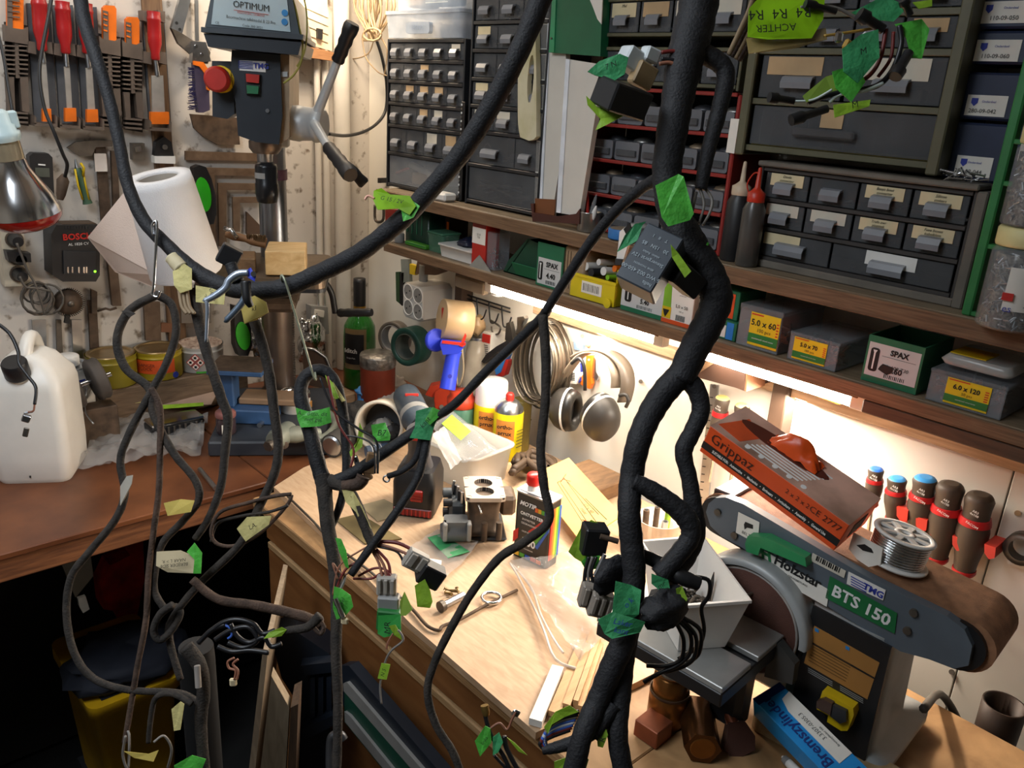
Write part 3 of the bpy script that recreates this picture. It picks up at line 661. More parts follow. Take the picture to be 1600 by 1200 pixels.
bpoly([(105, 231), (118, 222), (150, 219), (176, 220), (176, 229), (150, 230), (143, 244), (125, 244)], 2.09, .008).build('jaw', DULLSTEEL, c)
bpoly([(148, 222), (164, 219), (168, 268), (176, 372), (160, 372), (152, 268)], 2.096, .006).build('beam', RUST, c)
bpoly([(147, 240), (166, 240), (168, 268), (149, 268)], 2.086, .006).build('slider', STEEL, c)
bpoly([(174, 236), (183, 236), (188, 330), (178, 330)], 2.094, .012).thing('steel_bar', RUST, 'narrow rusty bar hanging right of the caliper', 'bar')
c = T('clip_hook', 'small pale metal clip screwed high beside the caliper', 'clip', B(215, 250, 2.09))
bpoly([(207, 224), (226, 224), (227, 250), (208, 250)], 2.095, .02).build('plate', DULLSTEEL, c); bpoly([(210, 230), (220, 228), (222, 236), (212, 238)], 2.075, .004).build('tab', CHROME, c)
c = T('door_stop', 'black dome shaped buffer on the wall under the brown batten', 'buffer', B(257, 240, 2.09))
bpoly([(242, 243), (244, 222), (256, 213), (268, 222), (272, 244)], 2.09, .02).build('dome', BLACK, c); bpoly([(241, 244), (274, 244), (274, 256), (242, 255)], 2.09, .022).build('base', WHITEP, c)
MB().cyl(B(257, 230, 2.07), B(258, 230, 2.06), .006, n=10).build('screw', DULLSTEEL, c)
# power strip, charger, cable, cup brush
c = T('power_strip', 'beige socket strip with black plugs under the heat lamp', 'socket', B(24, 448, 2.09))
bpoly([(0, 356), (36, 360), (50, 446), (8, 448)], 2.096, .04).build('case', mat('beige plastic', '#c8bda8', .5), c)
for i, (x, y) in enumerate(((22, 374), (27, 402), (29, 428))):
    p = B(x, y, 2.055); MB().cyl(p+V((0, .0, 0)), p-V((0, .004, 0)), .018, n=18).build('socket', mat('socket brown', '#5a4c40', .5), c)
    MB().cyl(p-V((0, .004, 0)), p-V((0, .035, 0)), .015, .011, 14).build('plug', BLACK, c)
bpoly([(10, 393), (48, 396), (49, 410), (14, 409)], 2.05, .03).build('adapter', BLACK, c)
m_ = [(26, 380), (34, 400), (44, 425), (54, 442), (64, 470), (70, 492)]
for pts, s_ in ((m_, 0), ([(31, 432), (40, 448), (56, 450), (80, 455)], 0)): MB().tube([V(q) for q in smooth([tuple(B(x, y, 2.01)) for x, y in pts], 4)], .0028, 6).build('lead', mat('grey cable', '#55504a', .5), c)
cb = T('cable_loop', 'loose grey cables bunched under the charger', 'cable', B(60, 480, 2.06))
r_ = random.Random(4)
for i in range(5):
    cx, cy = 58+r_.uniform(-10, 18), 462+r_.uniform(-6, 8); rx_, ry_ = r_.uniform(14, 28), r_.uniform(14, 26); t0 = r_.random()*6
    MB().tube([B(cx+rx_*math.cos(t0+t*.45), cy+ry_*math.sin(t0+t*.45), 2.05-.004*i) for t in range(15)], .0026, 6).build('strand', mat('grey cable', '#55504a', .5), cb)
c = T('battery_charger', 'black battery charger with red lettering and green light', 'charger', B(120, 440, 2.05))
bpoly([(80, 366), (88, 352), (152, 351), (156, 372), (156, 430), (150, 440), (98, 440), (82, 430)], 2.095, .065).build('case', BLACK, c)
bpoly([(98, 350), (150, 349), (156, 354), (92, 356)], 2.09, .05).build('top_face', RUST, c)
bpoly([(99, 392), (150, 393), (150, 430), (100, 428)], 2.031, .006).build('battery_slot', DARK, c)
for x in (105, 112, 122, 130, 134): bpoly([(x, 417), (x+2.5, 417), (x+2.5, 427), (x, 426)], 2.025, .003).build('contact', CHROME, c)
_m = F(B(120, 370, 2.028)); txt('BOSCH', .019, REDINK, c, _m, .002, 0, y=-.0005, bold=.0006); txt('AL 1820 CV', .0085, WHITEINK, c, _m, .002, -.0165, y=-.0005)
MB().sphere(B(148, 424, 2.027), .0035, 8).build('status_light', mat('green light', '#7dff2a', .4, emit=2.5), c)
for x in range(9): bpoly([(102+x*4.5, 354), (104+x*4.5, 354), (104+x*4.5, 357), (102+x*4.5, 357)], 2.03, .002).build('vent', DARK, c)
c = T('cup_brush', 'round rusty cup brush with wire teeth below the charger', 'brush', B(108, 498, 2.08))
p = B(107, 472, 2.06); q = M.Translation(p) @ M.Rotation(PI/2, 4, 'X')
MB(q).lathe([(.006, .02), (.018, .018), (.028, .008), (.030, -.01), (.022, -.012)], 22).build('cup', RUST, c)
MB(q).lathe([(0, .024), (.007, .024), (.007, .018)], 12).build('hub', DULLSTEEL, c)
m_ = MB(q)
for i in range(46):
    a = 2*PI*i/46; m_.cyl((.028*math.cos(a), .028*math.sin(a), -.006), (.034*math.cos(a+.08), .034*math.sin(a+.08), .004), .0012, n=4)
S(m_.build('wire_teeth', DULLSTEEL, c), 'stuff')
bpoly([(104, 488), (110, 488), (109, 506), (101, 505)], 2.08, .01).build('stem', BLACK, c)
bpoly([(143, 452), (152, 456), (152, 490), (144, 490)], 2.09, .012).thing('steel_bracket', RUST, 'small rusty bracket right of the cup brush', 'bracket')
MB().tube([B(152, 486, 2.085), B(165, 482, 2.08), B(172, 484, 2.08), B(182, 481, 2.08)], .003, 6).thing('nail', RUST, 'bent rusty nail sticking out of the wall above the paint cans', 'nail')
for i, (pts, m_, s_) in enumerate((([(50, 500), (72, 500), (74, 580), (56, 580)], STEEL, 'pale flat bar behind the white jug'), ([(88, 500), (96, 500), (100, 585), (90, 585)], DULLSTEEL, 'dull flat bar behind the enamel tin'),
        ([(112, 500), (128, 500), (130, 560), (115, 560)], STEEL, 'grey strip hanging left of the rusty strips'), ([(138, 470), (151, 470), (156, 560), (142, 560)], RUST, 'rusty strip hanging behind the yellow can'),
        ([(225, 472), (250, 472), (252, 532), (228, 532)], sq, 'short brown board hanging behind the looped cable'), ([(252, 505), (282, 506), (282, 520), (252, 519)], wood('warm block', '#8a5a3c', '#6d452c'), 'small reddish wood rail with a screw'),
        ([(283, 455), (330, 455), (330, 505), (284, 505)], mat('grey plate', '#9c948a', .6), 'grey plate below the paper roll'), ([(168, 400), (182, 400), (190, 478), (176, 478)], sq, 'brown strip hanging behind the paper sheet'))):
    bpoly(pts, 2.096, .006+.001*i).thing('wall_strip', m_, s_, 'strip', 'odd strips on the tool wall')
# cord with brown plug
c = T('power_flex', 'thin black cord with a plug hanging in front of the tool wall', 'cord', B(102, 290, 2.0))
MB().tube([V(q) for q in smooth([tuple(D(x, y, d)) for x, y, d in ((84, -25, 1.62), (77, 20, 1.62), (66, 78, 1.62), (62, 120, 1.62), (70, 170, 1.63), (84, 205, 1.64), (98, 240, 1.66), (105, 258, 1.68), (100, 280, 1.7))], 5)], .0036, 7).build('lead', BLACK, c)
MB().rod(D(100, 272, 1.7), D(94, 312, 1.7), [(.004, 0), (.012, .25), (.009, .8), (.006, 1)], 10).build('plug', RUST, c)
MB().tube([V(q) for q in smooth([tuple(D(x, y, d)) for x, y, d in ((-6, 40, 1.5), (6, 90, 1.5), (12, 130, 1.5), (20, 176, 1.5))], 5)], .003, 6).thing('power_flex', BLACK, 'black cord at the left frame edge beside the heat lamp', 'cord')
# infrared heat lamp
p = D(44, 352, 1.5); q = M.Translation(p)
c = T('heat_lamp', 'mirrored infrared bulb with red glass face hanging from a pale socket', 'lamp', p+V((-.03, .02, .18)))
q = axes(p, (1, 0, 0), (0, 1, 0)) @ M.Rotation(.07, 4, 'X') @ M.Rotation(-.16, 4, 'Y')
MB(q).lathe([(0, -.008), (.03, -.006), (.05, .002), (.060, .014), (.0615, .022)], 32).build('red_face', mat('red lamp glass', '#8f1712', .1, var=.05, coat=.8), c)
MB(q).lathe([(.0615, .0225), (.060, .032), (.052, .055), (.038, .083), (.029, .102), (.026, .118)], 32, cap=False).build('mirror_bulb', mat('lamp mirror', '#f2f2f4', .16, 1, var=.02), c)
MB(q).lathe([(.026, .1185), (.0255, .145), (.024, .150)], 24, cap=False).build('glass_neck', mat('lamp glass', '#c8b89a', .08, .6, var=.2), c)
MB(q).lathe([(.028, .150), (.030, .156), (.030, .164), (.026, .166), (.025, .176), (.021, .178), (.020, .196), (.014, .20)], 24).build('socket', mat('pale socket', '#bcd2d6', .35, var=.05), c)
MB().tube([V(r) for r in smooth([tuple(q @ V((.004, 0, .198))), tuple(q @ V((.006, 0, .215))), tuple(q @ V((-.004, 0, .235))), tuple(q @ V((-.02, 0, .25))), tuple(q @ V((-.05, 0, .28)))], 5)], .003, 6).build('blue_lead', mat('blue cable', '#3a4fa8', .5), c)
MB(q).box(.016, .032, -.008, .008, .168, .196, .002).build('clip', mat('pale socket', '#bcd2d6', .35), c)
# vented box on a board above, loose pipes in the corner
c = T('vented_box', 'pale vented metal box on a wooden board behind the drill press head', 'box', V((1.02, 2.0, 1.7)))
mx = F((.98, 2.06, 0)); pts = LP(mx, [(456, -15), (505, -15), (519, 40), (519, 80), (456, 62)], 0)
MB(mx).prismxz(pts, 0, .03).build('case', mat('cream metal', '#cfc0a4', .5), c)
for k in range(4): MB(mx).prismxz(LP(mx, [(462, 4+14*k), (512, 26+13*k), (512, 28+13*k), (462, 6+14*k)], 0), -.003, 0).build('rib', mat('cream metal', '#cfc0a4', .5), c)
MB(mx).prismxz(LP(mx, [(494, 44), (502, 46), (501, 62), (494, 60)], -.003), -.012, -.003).build('switch', BLACK, c)
MB(mx).prismxz(LP(mx, [(440, 62), (519, 82), (516, 95), (440, 84)], -.01), -.02, .035).build('board', wood('warm board', '#a3764e', '#8a6040', sc=(3, 30, 30)), c)
for i, (x, r_, s_) in enumerate(((500, .008, 'thin grey conduit, first left of the corner'), (512, .009, 'thin grey conduit, second left of the corner'), (536, .022, 'thick white pipe running up the corner'))):
    p = B(x, 420, 2.07); MB().cyl((p.x, p.y, .862), (p.x, p.y, 2.05), r_, n=16).thing('pipe', mat('pipe white', '#d8d2c8', .45, var=.05), s_, 'pipe', 'upright pipes in the corner')
# wire coil hanging at the top of the corner
c = T('wire_coil', 'loops of beige wire hanging tied in a knot above the corner', 'wire', R(585, 55, 1.3))
WIRE = mat('beige wire', '#a8906e', .5); r_ = random.Random(9)
for i in range(9):
    x0 = 560+i*5; bx = 572+r_.uniform(-6, 14)
    pts = [(x0-6, -22), (x0-4+r_.uniform(-4, 4), 15), (bx, 52), (bx+6, 62), (x0+r_.uniform(4, 20), 20), (x0+12, -22)]
    MB().tube([V(q) for q in smooth([tuple(R(x, y, 1.26+.006*i)) for x, y in pts], 5)], .0026, 6).build('strand', WIRE, c)
for i in range(3): MB().tube([R(582+14*math.cos(t*.7+i), 54+10*math.sin(t*.7+i), 1.24+.008*i) for t in range(10)], .0028, 6).build('knot', WIRE, c)
for i, pts in enumerate((((566, 60), (572, 90), (590, 112), (604, 118)), ((584, 62), (575, 84), (550, 92), (530, 84)), ((596, 60), (604, 75), (604, 95), (600, 120)))):
    MB().tube([V(q) for q in smooth([tuple(R(x, y, 1.3)) for x, y in pts], 5)], .0018, 6).build('strand', WIRE, c)
MB().tube([V(q) for q in smooth([tuple(R(x, y, d)) for x, y, d in ((588, 62, 1.3), (597, 90, 1.31), (604, 130, 1.33), (603, 170, 1.33), (590, 192, 1.3), (568, 206, 1.25), (540, 212, 1.18), (512, 209, 1.08))], 6)], .0042, 8).thing('power_cable', BLACK, 'black cable curving from the wire coil to the drill hub', 'cable')
MB().tube([V(q) for q in smooth([tuple(R(x, y, 1.33)) for x, y in ((528, 180), (530, 230), (538, 262), (548, 240), (548, 190), (543, 178), (538, 190))], 5)], .0045, 8).thing('steel_hook', DULLSTEEL, 'long bent steel hook on the corner wall beside the drill hub', 'hook')
# ================================================================ drill press
DM = F((.92, 1.84, .86), math.radians(-33))
NAVYM = mat('blue black enamel', '#2a3038', .4, var=.1); CAST = mat('cast grey metal', '#c2c5c6', .4, .25, var=.1)
dp = T('drill_press', 'bench drill press with dark blue head and silver feed hub', 'drill press', (.92, 1.84, .86))
def dpp(pts, yf, yb, name, m, b=0):   # outline traced on the plane local y = yf, pushed back to yb
    return MB(DM).prismxz(LP(DM, pts, yf), yf, yb).build(name, m, dp)
MB(DM).box(-.13, .13, -.262, .1, 0, .036, .004).build('base', mat('slate enamel', '#34383f', .5, var=.15), dp)
MB(DM).lathe([(.065, .036), (.062, .046), (.045, .052), (.043, .07)], 24).build('column_flange', RUST, dp)
MB(DM).cyl((0, 0, .05), (0, 0, .325), .037, n=28).build('column_sleeve', mat('brown steel', '#7d7168', .35, .85, var=.15), dp)
MB(DM).cyl((0, 0, .32), (0, 0, .88), .032, n=28).build('column', mat('column steel', '#8d9096', .28, .9, var=.1), dp)
m_ = MB(DM)
for k in range(44): m_.box(.036, .041, -.006, .006, .06+k*.006, .063+k*.006)
S(m_.build('rack_teeth', DULLSTEEL, dp), 'stuff')
# table
tz = .408
MB(DM).prism(rrect(-.14, .13, -.25, .03, .02), tz-.022, tz).build('table', mat('table steel', '#70604f', .4, .6, var=.25), dp)
MB(DM).prism(rrect(-.142, .132, -.252, .032, .02), tz-.03, tz-.022).build('table_rim', BLACK, dp)
MB(DM).lathe([(.055, .30), (.058, .32), (.05, .345)], 24).build('table_clamp', RUST, dp)
MB(DM).box(-.04, .06, -.17, .0, .31, .342, .01).build('table_arm', RUST, dp)
cr = [L(DM, x, y, -.02) for x, y in ((498, 440), (508, 442), (518, 458), (522, 478), (524, 489))]
cx_ = [tuple(q) for q in cr]
MB(DM).tube([V(q) for q in smooth(cx_, 5)], .0075, 10).build('crank_arm', BLACK, dp)
a, b_ = L(DM, 528, 489, -.02), L(DM, 581, 488, -.06)
MB(DM).rod(a, b_, [(.006, 0), (.009, .02), (.011, .08), (.0095, .2), (.011, .32), (.0095, .46), (.011, .6), (.0095, .74), (.011, .88), (.009, 1)], 14).build('crank_grip', BLACK, dp)
# spindle head
dpp([(362, 78), (437, 86), (441, 180), (436, 226), (400, 222), (372, 212), (368, 160), (360, 120)], -.205, .05, 'head_body', NAVYM)
dpp([(437, 86), (452, 80), (452, 215), (437, 226)], -.19, .05, 'head_side', mat('beige side', '#a08a70', .45, .2))
dpp([(438, 112), (449, 112), (449, 120), (438, 120)], -.195, -.19, 'side_catch', CAST)
dpp([(331, 95), (366, 96), (366, 178), (355, 186), (332, 182)], -.19, -.08, 'switch_box', NAVYM)
p = L(DM, 345, 124, -.205); MB(DM).cyl((p.x, -.19, p.z), (p.x, -.205, p.z), .026, n=20).build('emergency_collar', YELLOW, dp)
MB(DM).rod((p.x-.001, -.205, p.z), (p.x-.003, -.245, p.z), [(.018, 0), (.02, .4), (.0245, .45), (.0245, .85), (.02, 1)], 20).build('emergency_button', REDP, dp)
dpp([(382, 114), (407, 116), (406, 148), (384, 147)], -.212, -.205, 'switch_plate', BLACK)
dpp([(384, 115), (405, 117), (404, 130), (385, 128)], -.219, -.212, 'stop_button', REDP); dpp([(385, 133), (404, 135), (403, 147), (386, 146)], -.219, -.212, 'start_button', GREENP)
st = dpp([(374, 94), (415, 96), (415, 113), (374, 110)], -.207, -.2055, 'sticker', WHITEP)
q_ = L(DM, 400, 103, -.208); fm = DM @ M.Translation(q_); txt('TMG', .014, BLUEINK, st, fm, .010, 0, y=-.001, bold=.0004)
for k in range(5): MB(fm).box(-.034, -.006, -.0008, 0, -.006+.003*k, -.0048+.003*k).build('print_line', BLUEINK, st)
p = L(DM, 418, 173, -.206); MB(DM).cyl((p.x, -.205, p.z), (p.x, -.209, p.z), .004, n=12).build('screw', STEEL, dp)
# pulley cover with its label
zt = L(DM, 380, 60, -.25)
dpp([(318, 52), (471, 66), (466, 86), (325, 73)], -.25, .12, 'cover_tray', NAVYM)
dpp([(314, 42), (474, 54), (473, 62), (314, 50)], -.258, .13, 'cover_rim', mat('slate rim', '#3f464e', .4))
dpp([(331, -12), (455, -12), (468, 54), (320, 42)], -.247, .12, 'pulley_cover', mat('slate cover', '#4a535a', .4))
pl_ = dpp([(336, -14), (447, -14), (454, 50), (330, 38)], -.2495, -.248, 'label_plate', mat('pale blue plate', '#b9ccd3', .35, var=.05))
q_ = L(DM, 391, 10, -.251); tl = -.075
fm = DM @ M.Translation(q_) @ M.Rotation(.06, 4, 'Y')
txt('OPTIMUM', .0165, INK, pl_, fm, .002, 0, y=-.001, sx=.92); txt('MASCHINEN - GERMANY', .0045, REDINK, pl_, fm, .002, -.0135, y=-.001)
MB(fm).box(-.03, .034, -.0012, 0, -.0105, -.0098).build('red_line', REDINK, pl_)
txt('Boormachine tafelmodel B 23 Pro', .0078, INK, pl_, fm, .002, -.0235, y=-.001, sx=.85); txt('Code 300 3021', .006, INK, pl_, fm, .005, -.035, y=-.001); txt('www.optimum-machines.com', .0035, INK, pl_, fm, .0, -.044, y=-.001); txt('CE', .006, INK, pl_, fm, -.06, -.037, y=-.001)
for k in (0, 1): MB(fm).cyl((.064, -.0008, -.003-.016*k), (.064, .0, -.003-.016*k), .006, n=18).build('sign_disc', mat('sign blue', '#2f86c9', .5), pl_)
MB(DM).tube([V(q) for q in smooth([tuple(L(DM, x, y, -.24)) for x, y in ((452, -16), (462, 14), (468, 45), (473, 70), (470, 98), (458, 118), (443, 130))], 5)], .0022, 6).build('earth_wire', mat('yellow green wire', '#8f8a3a', .5), dp)
MB(DM).tube([V(q) for q in smooth([tuple(L(DM, x, y, -.24)) for x, y in ((472, -16), (479, 20), (479, 60), (474, 86), (464, 104))], 5)], .0018, 6).build('earth_wire', mat('yellow green wire', '#8f8a3a', .5), dp)
# quill, chuck
p = L(DM, 414, 240, -.16); hx = p.x
z = lambda yy: L(DM, 414, yy, -.16).z
MB(DM).lathe([(.034, z(221)), (.034, z(232)), (.026, z(240))], 24, mx=M.Translation((hx, -.15, 0))).build('quill_collar', mat('brown steel', '#7d7168', .35, .85), dp)
MB(DM).lathe([(.014, z(253)), (.015, z(244)), (.017, z(238))], 20, mx=M.Translation((hx, -.15, 0))).build('spindle', STEEL, dp)
MB(DM).lathe([(.014, z(318)), (.021, z(316)), (.0245, z(303)), (.0245, z(288)), (.023, z(286)), (.0235, z(262)), (.022, z(257)), (.012, z(255))], 28, mx=M.Translation((hx, -.15, 0))).build('chuck', mat('black chuck', '#232427', .3, .4), dp)
MB(DM).lathe([(.0242, z(279)), (.0242, z(270))], 28, mx=M.Translation((hx, -.15, 0)), cap=False, arc=PI*1.5).build('chuck_label', GREYP, dp)
MB(DM).lathe([(.035, L(DM, 450, 281, 0).z), (.035, L(DM, 450, 265, 0).z)], 28).build('purple_band', mat('mauve band', '#6d4a60', .5), dp)
# feed hub (axis to the right, a little towards the viewer) and its handles
hc = L(DM, 455, 192, -.12); ax = V((.95, -.30, 0)).normalized()
MB(DM).rod(hc, hc+ax*.075, [(.036, 0), (.038, .25), (.036, .3), (.034, .7), (.038, .72), (.036, .95), (.03, 1)], 26).build('feed_hub', CAST, dp)
MB(DM).box(hc.x-.026, hc.x-.004, -.15, -.11, hc.z-.05, hc.z+.03, .003).build('hub_housing', CAST, dp)
c0 = hc+ax*.062
def handle(pa, pb, pc, ya, yb, yc):
    a, b, c = L(DM, *pa, ya), L(DM, *pb, yb), L(DM, *pc, yc)
    MB(DM).rod(a, b, [(.013, 0), (.0105, .2), (.0085, 1)], 12).build('handle_arm', CAST, dp)
    MB(DM).rod(b, c, [(.012, 0), (.014, .05), (.0125, .16), (.0145, .26), (.0125, .4), (.015, .52), (.0135, .66), (.016, .78), (.0165, .93), (.014, 1)], 14).build('handle_grip', BLACK, dp)
handle((492, 186), (527, 97), (551, 36), -.15, -.17, -.19)
handle((488, 188), (513, 230), (548, 274), -.15, -.27, -.38)
MB(DM).rod(L(DM, 545, 262, -.3), L(DM, 570, 288, -.3), [(.011, 0), (.0125, .3), (.011, .6), (.0125, .9), (.01, 1)], 12).build('handle_grip', BLACK, dp)
# things on the drill table
TZ = .86+tz
def onT(px, py, z=TZ): return H(px, py, z)
PINE = wood('raw pine', '#d9b985', '#c19c66', .6, sc=(2, 14, 14), rings=5)
c0, c1, c2 = H(415, 430, TZ+.003), H(478, 431, TZ+.003), H(517, 400, TZ+.003)
ux = (c1-c0).normalized(); L2 = .17
uy = V((0, 0, 1)).cross(ux)
mx = axes(c0, ux, uy)
MB(mx).box(0, (c1-c0).length, 0, .115, 0, .052, .002).thing('wood_block', PINE, 'pale pine block lying on the drill table', 'block')
c0 = H(366, 426, TZ+.002); c1 = H(398, 426, TZ+.002); mx = axes(c0, c1-c0, V((0, 0, 1)).cross(c1-c0))
MB(mx).box(0, .045, .0, .09, 0, .03, .002).thing('wood_block', wood('brown block', '#8a6b4a', '#6b4f35', sc=(3, 14, 14)), 'short brown wood block with metal dust left of the pine block', 'block')
bb = T('wire_brush', 'wooden handled wire brush lying behind the brown block', 'brush', H(390, 385, TZ+.035))
a, b_ = D(352, 366, 1.9), D(416, 380, 1.92)
MB().rod(a, b_, [(.006, 0), (.010, .2), (.008, .5), (.012, .65), (.012, 1)], 10).build('handle', wood('brush wood', '#a97f58', '#8a6240'), bb)
MB().tube([D(350, 356, 1.88), D(362, 360, 1.88), D(370, 372, 1.88)], .005, 8).build('ferrule', CHROME, bb)
m_ = MB(); r_ = random.Random(6)
for k in range(120):
    t = r_.random(); p = D(386+28*t, 376+2*t, 1.905); m_.cyl(p, p+V((r_.uniform(-.004, .004), r_.uniform(-.006, .006), .012+.004*r_.random())), .0008, n=4)
S(m_.build('bristles', mat('rust bristles', '#6d5130', .7), bb), 'stuff')
# paper towel roll, pulled out into a cone, with a loose sheet
TOWEL = mat('paper towel', '#e9e8e9', .85, var=.03, bump=.35, bscale=420)
zb = TZ+.003
pt, pb = D(246, 275, 1.60), D(292, 425, 1.70)
q = (pt-pb).to_track_quat('Z', 'Y').to_matrix().to_4x4(); q.translation = pb; hl = (pt-pb).length
pr = T('paper_roll', 'white embossed paper towel roll slid out into a cone on the drill table', 'paper roll', pb)
MB(q).lathe([(.070, 0), (.072, .004), (.063, hl*.92), (.061, hl), (.040, hl), (.038, hl-.004), (.038, .01)], 48).build('roll', TOWEL, pr)
MB(q).lathe([(.0375, hl*.1), (.0375, hl-.006)], 32, cap=False).build('core', mat('card core', '#b9b0a4', .8), pr)
s3 = [D(x, y, d) for x, y, d in ((196, 298, 1.66), (137, 371, 1.72), (180, 425, 1.74), (240, 449, 1.72), (246, 430, 1.66))]
k = MB(); vs = s3; k.add([s3[0], s3[1], s3[2], s3[3], s3[4]], [(0, 1, 2, 3, 4)])
k.build('loose_sheet', mat('paper sheet', '#e3cfc2', .85, var=.03, bump=.3, bscale=400), pr, solid=.0012)
# ================================================================ things on the brown bench
ZB = .86
def standat(px, py, z=ZB): return H(px, py, z)
# white jerrycan
c0 = H(58, 757, ZB); mx = F(c0+V((.02, .05, .0)), -YAW+.22)
JUG = mat('white hdpe', '#e6e2da', .35, var=.04)
o = T('jerrycan', 'white plastic jerrycan with black screw cap on the brown bench', 'canister', c0)
R_ = lambda a, b_, c, d, r: rrect(a, b_, c, d, r, 4)
m_ = loft(MB(mx), [(R_(-.066, .066, -.046, .086, .02), .0), (R_(-.072, .072, -.052, .092, .022), .012), (R_(-.0735, .0735, -.0535, .0935, .022), .06), (R_(-.072, .072, -.052, .092, .022), .195), (R_(-.066, .068, -.047, .088, .022), .215), (R_(-.04, .042, -.02, .07, .02), .252), (R_(-.022, .024, -.008, .06, .014), .262)], True)
m_.build('body', JUG, o)
MB(mx).tube([V(q) for q in smooth([(.0, .0, .255), (.002, .012, .277), (.002, .035, .287), (.001, .06, .278), (0, .078, .25)], 5)], [.013]*21, 10).build('grip', JUG, o)
MB(mx).rod((-.004, -.034, .226), (-.004, -.05, .262), [(.019, 0), (.0235, .15), (.0235, .9), (.021, 1)], 22).build('cap', BLACK, o)
MB(mx).rod((-.004, -.024, .212), (-.004, -.034, .228), [(.018, 0), (.018, 1)], 18).build('spout', JUG, o)
MB(mx).box(-.0035, -.001, -.055, -.0525, .016, .02).build('mark', INK, o)
# low ledge at the back with the paint cans
zl = B(200, 609, 1.96).z
MB().box(.545, .90, 1.975, 2.085, ZB+.001, zl, .003).thing('back_ledge', wood('ledge wood', '#7d6650', '#5d4a38', sc=(2, 14, 14)), 'low wooden ledge at the back of the brown bench', 'ledge')
def can(px, ptop, pw, y, z0, name, m_, lab_, lid=STEEL, group='paint cans on the back ledge', lidr=.96):
    p = B(px, (ptop+605)/2, y); dep = (p-CAM).dot(FW); r = pw/2*dep/FPX; zt = B(px, ptop+6, y).z
    q = M.Translation((p.x, y, z0)); h = zt-z0
    o = T(name, lab_, 'can', (p.x, y, z0), group)
    MB(q).lathe([(0, 0), (r*.97, .0), (r, .003), (r, h*.8), (r*1.02, h*.81), (r*1.02, h*.83), (r, h*.84), (r, h-.004), (r*1.03, h-.001), (r*1.03, h+.002)], 32, cap=False).build('body', m_, o)
    MB(q).lathe([(0, h+.0005), (r*.5, h+.0005), (r*.62, h+.0015), (r*.8, h+.0005), (r*.82, h+.004), (r*.97, h+.004), (r*.98, h+.001)], 32).build('lid', lid, o)
    return o, q, r, h
OLV = mat('olive yellow paint', '#8d7f24', .4, var=.2, scale=12); BRASSL = mat('tinned lid', '#a88f66', .3, .8, var=.25)
yc = 2.028
can(175, 546, 72, yc, zl+.001, 'paint_can', OLV, 'olive yellow paint can without any label, left of the orange labelled can', BRASSL)
o, q, r, h = can(248, 538, 69, yc, zl+.001, 'paint_can', mat('yellow paint', '#a8921f', .4, var=.2, scale=12), 'yellow paint can with an orange label', BRASSL)
def wrap(o, q, r, a0, a1, z0, z1, m_, name='label', n=14): return MB(q).grid(lambda u, v: ((r+.0008)*math.cos(a0+(a1-a0)*u), (r+.0008)*math.sin(a0+(a1-a0)*u), z0+(z1-z0)*v), n, 1).build(name, m_, o)
def face(q, r, a): return axes(q @ V((r*math.cos(a), r*math.sin(a), 0)), (-math.sin(a), math.cos(a), 0), (-math.cos(a), -math.sin(a), 0))
l_ = wrap(o, q, r, PI*1.05, PI*1.62, h*.28, h*.78, mat('orange label', '#d4531f', .5))
txt('DANGER', .011, INK, l_, face(q, r+.004, PI*1.24), 0, h*.62); txt('LOCK', .011, INK, l_, face(q, r+.004, PI*1.24), 0, h*.48)
MB(face(q, r, PI*1.62)).cyl((0, -.003, h*.16), (0, -.001, h*.16), .008, n=16).build('badge', BLUEINK, o)
o, q, r, h = can(315, 530, 66, yc, zl+.001, 'paint_can', mat('pale grey tin', '#b9b8b6', .4, var=.1), 'pale grey can with red hazard diamonds and a lid spattered pink', mat('spattered lid', '#cdbdb0', .5, var=.4, scale=90, col2='#8a6f62'))
for k, (dx, dz) in enumerate(((0, .014), (-.012, .002), (.012, .002), (0, -.010))):
    f_ = face(q, r+.0025, PI*1.3); z_ = h*.45+dz; s_ = .0105
    d_ = MB(f_).prismxz([(dx-s_, z_), (dx, z_-s_), (dx+s_, z_), (dx, z_+s_)], -.0004, 0).build('hazard_diamond', REDINK, o); s_ = .0082
    MB(f_).prismxz([(dx-s_, z_), (dx, z_-s_), (dx+s_, z_), (dx, z_+s_)], -.0009, -.0005).build('diamond_face', PAPER, d_)
    MB(f_).box(dx-.003, dx+.003, -.0014, -.001, z_-.003, z_+.003).build('symbol', INK, d_)
wrap(o, q, r, PI*1.3, PI*1.7, h*.02, h*.1, TAPEG)
# white enamel tin with blue label
o, q, r, h = can(108, 566, 66, 1.99, ZB+.001, 'solvent_tin', mat('white tin', '#d8d4cc', .4, var=.05), 'white tin with blue and red printed bands and white cap beside the jerrycan', STEEL)
p = V((0, 0, h)); MB(q).lathe([(.024, h+.004), (.025, h+.006), (.025, h+.024), (.022, h+.027), (0, h+.027)], 24).build('cap', WHITEP, o)
f_ = face(q, r+.001, PI*1.36)
for x0, x1, z0, z1, m_ in ((-.03, .035, .80, .87, BLUEINK), (-.03, .02, .70, .76, mat('dark red ink', '#7d1f26', .5)), (-.03, .03, .62, .66, mat('slate ink', '#3d4654', .5))): wrap(o, q, r, PI*(1.36+x0*8), PI*(1.36+x1*8), h*z0, h*z1, m_, 'printed_band')
txt('TRON', .011, WHITEINK, o, face(q, r+.004, PI*1.38), .0, h*.73); txt('PPG', .012, WHITEINK, o, face(q, r+.004, PI*1.2), .0, h*.835); txt('PAINTING SYSTEM', .004, WHITEINK, o, face(q, r+.004, PI*1.38), 0, h*.64)
MB(f_).cyl((.02, -.004, h*.45), (.02, -.002, h*.45), .011, n=16).build('printed_disc', mat('yellow ink', '#d9a422', .5), o)
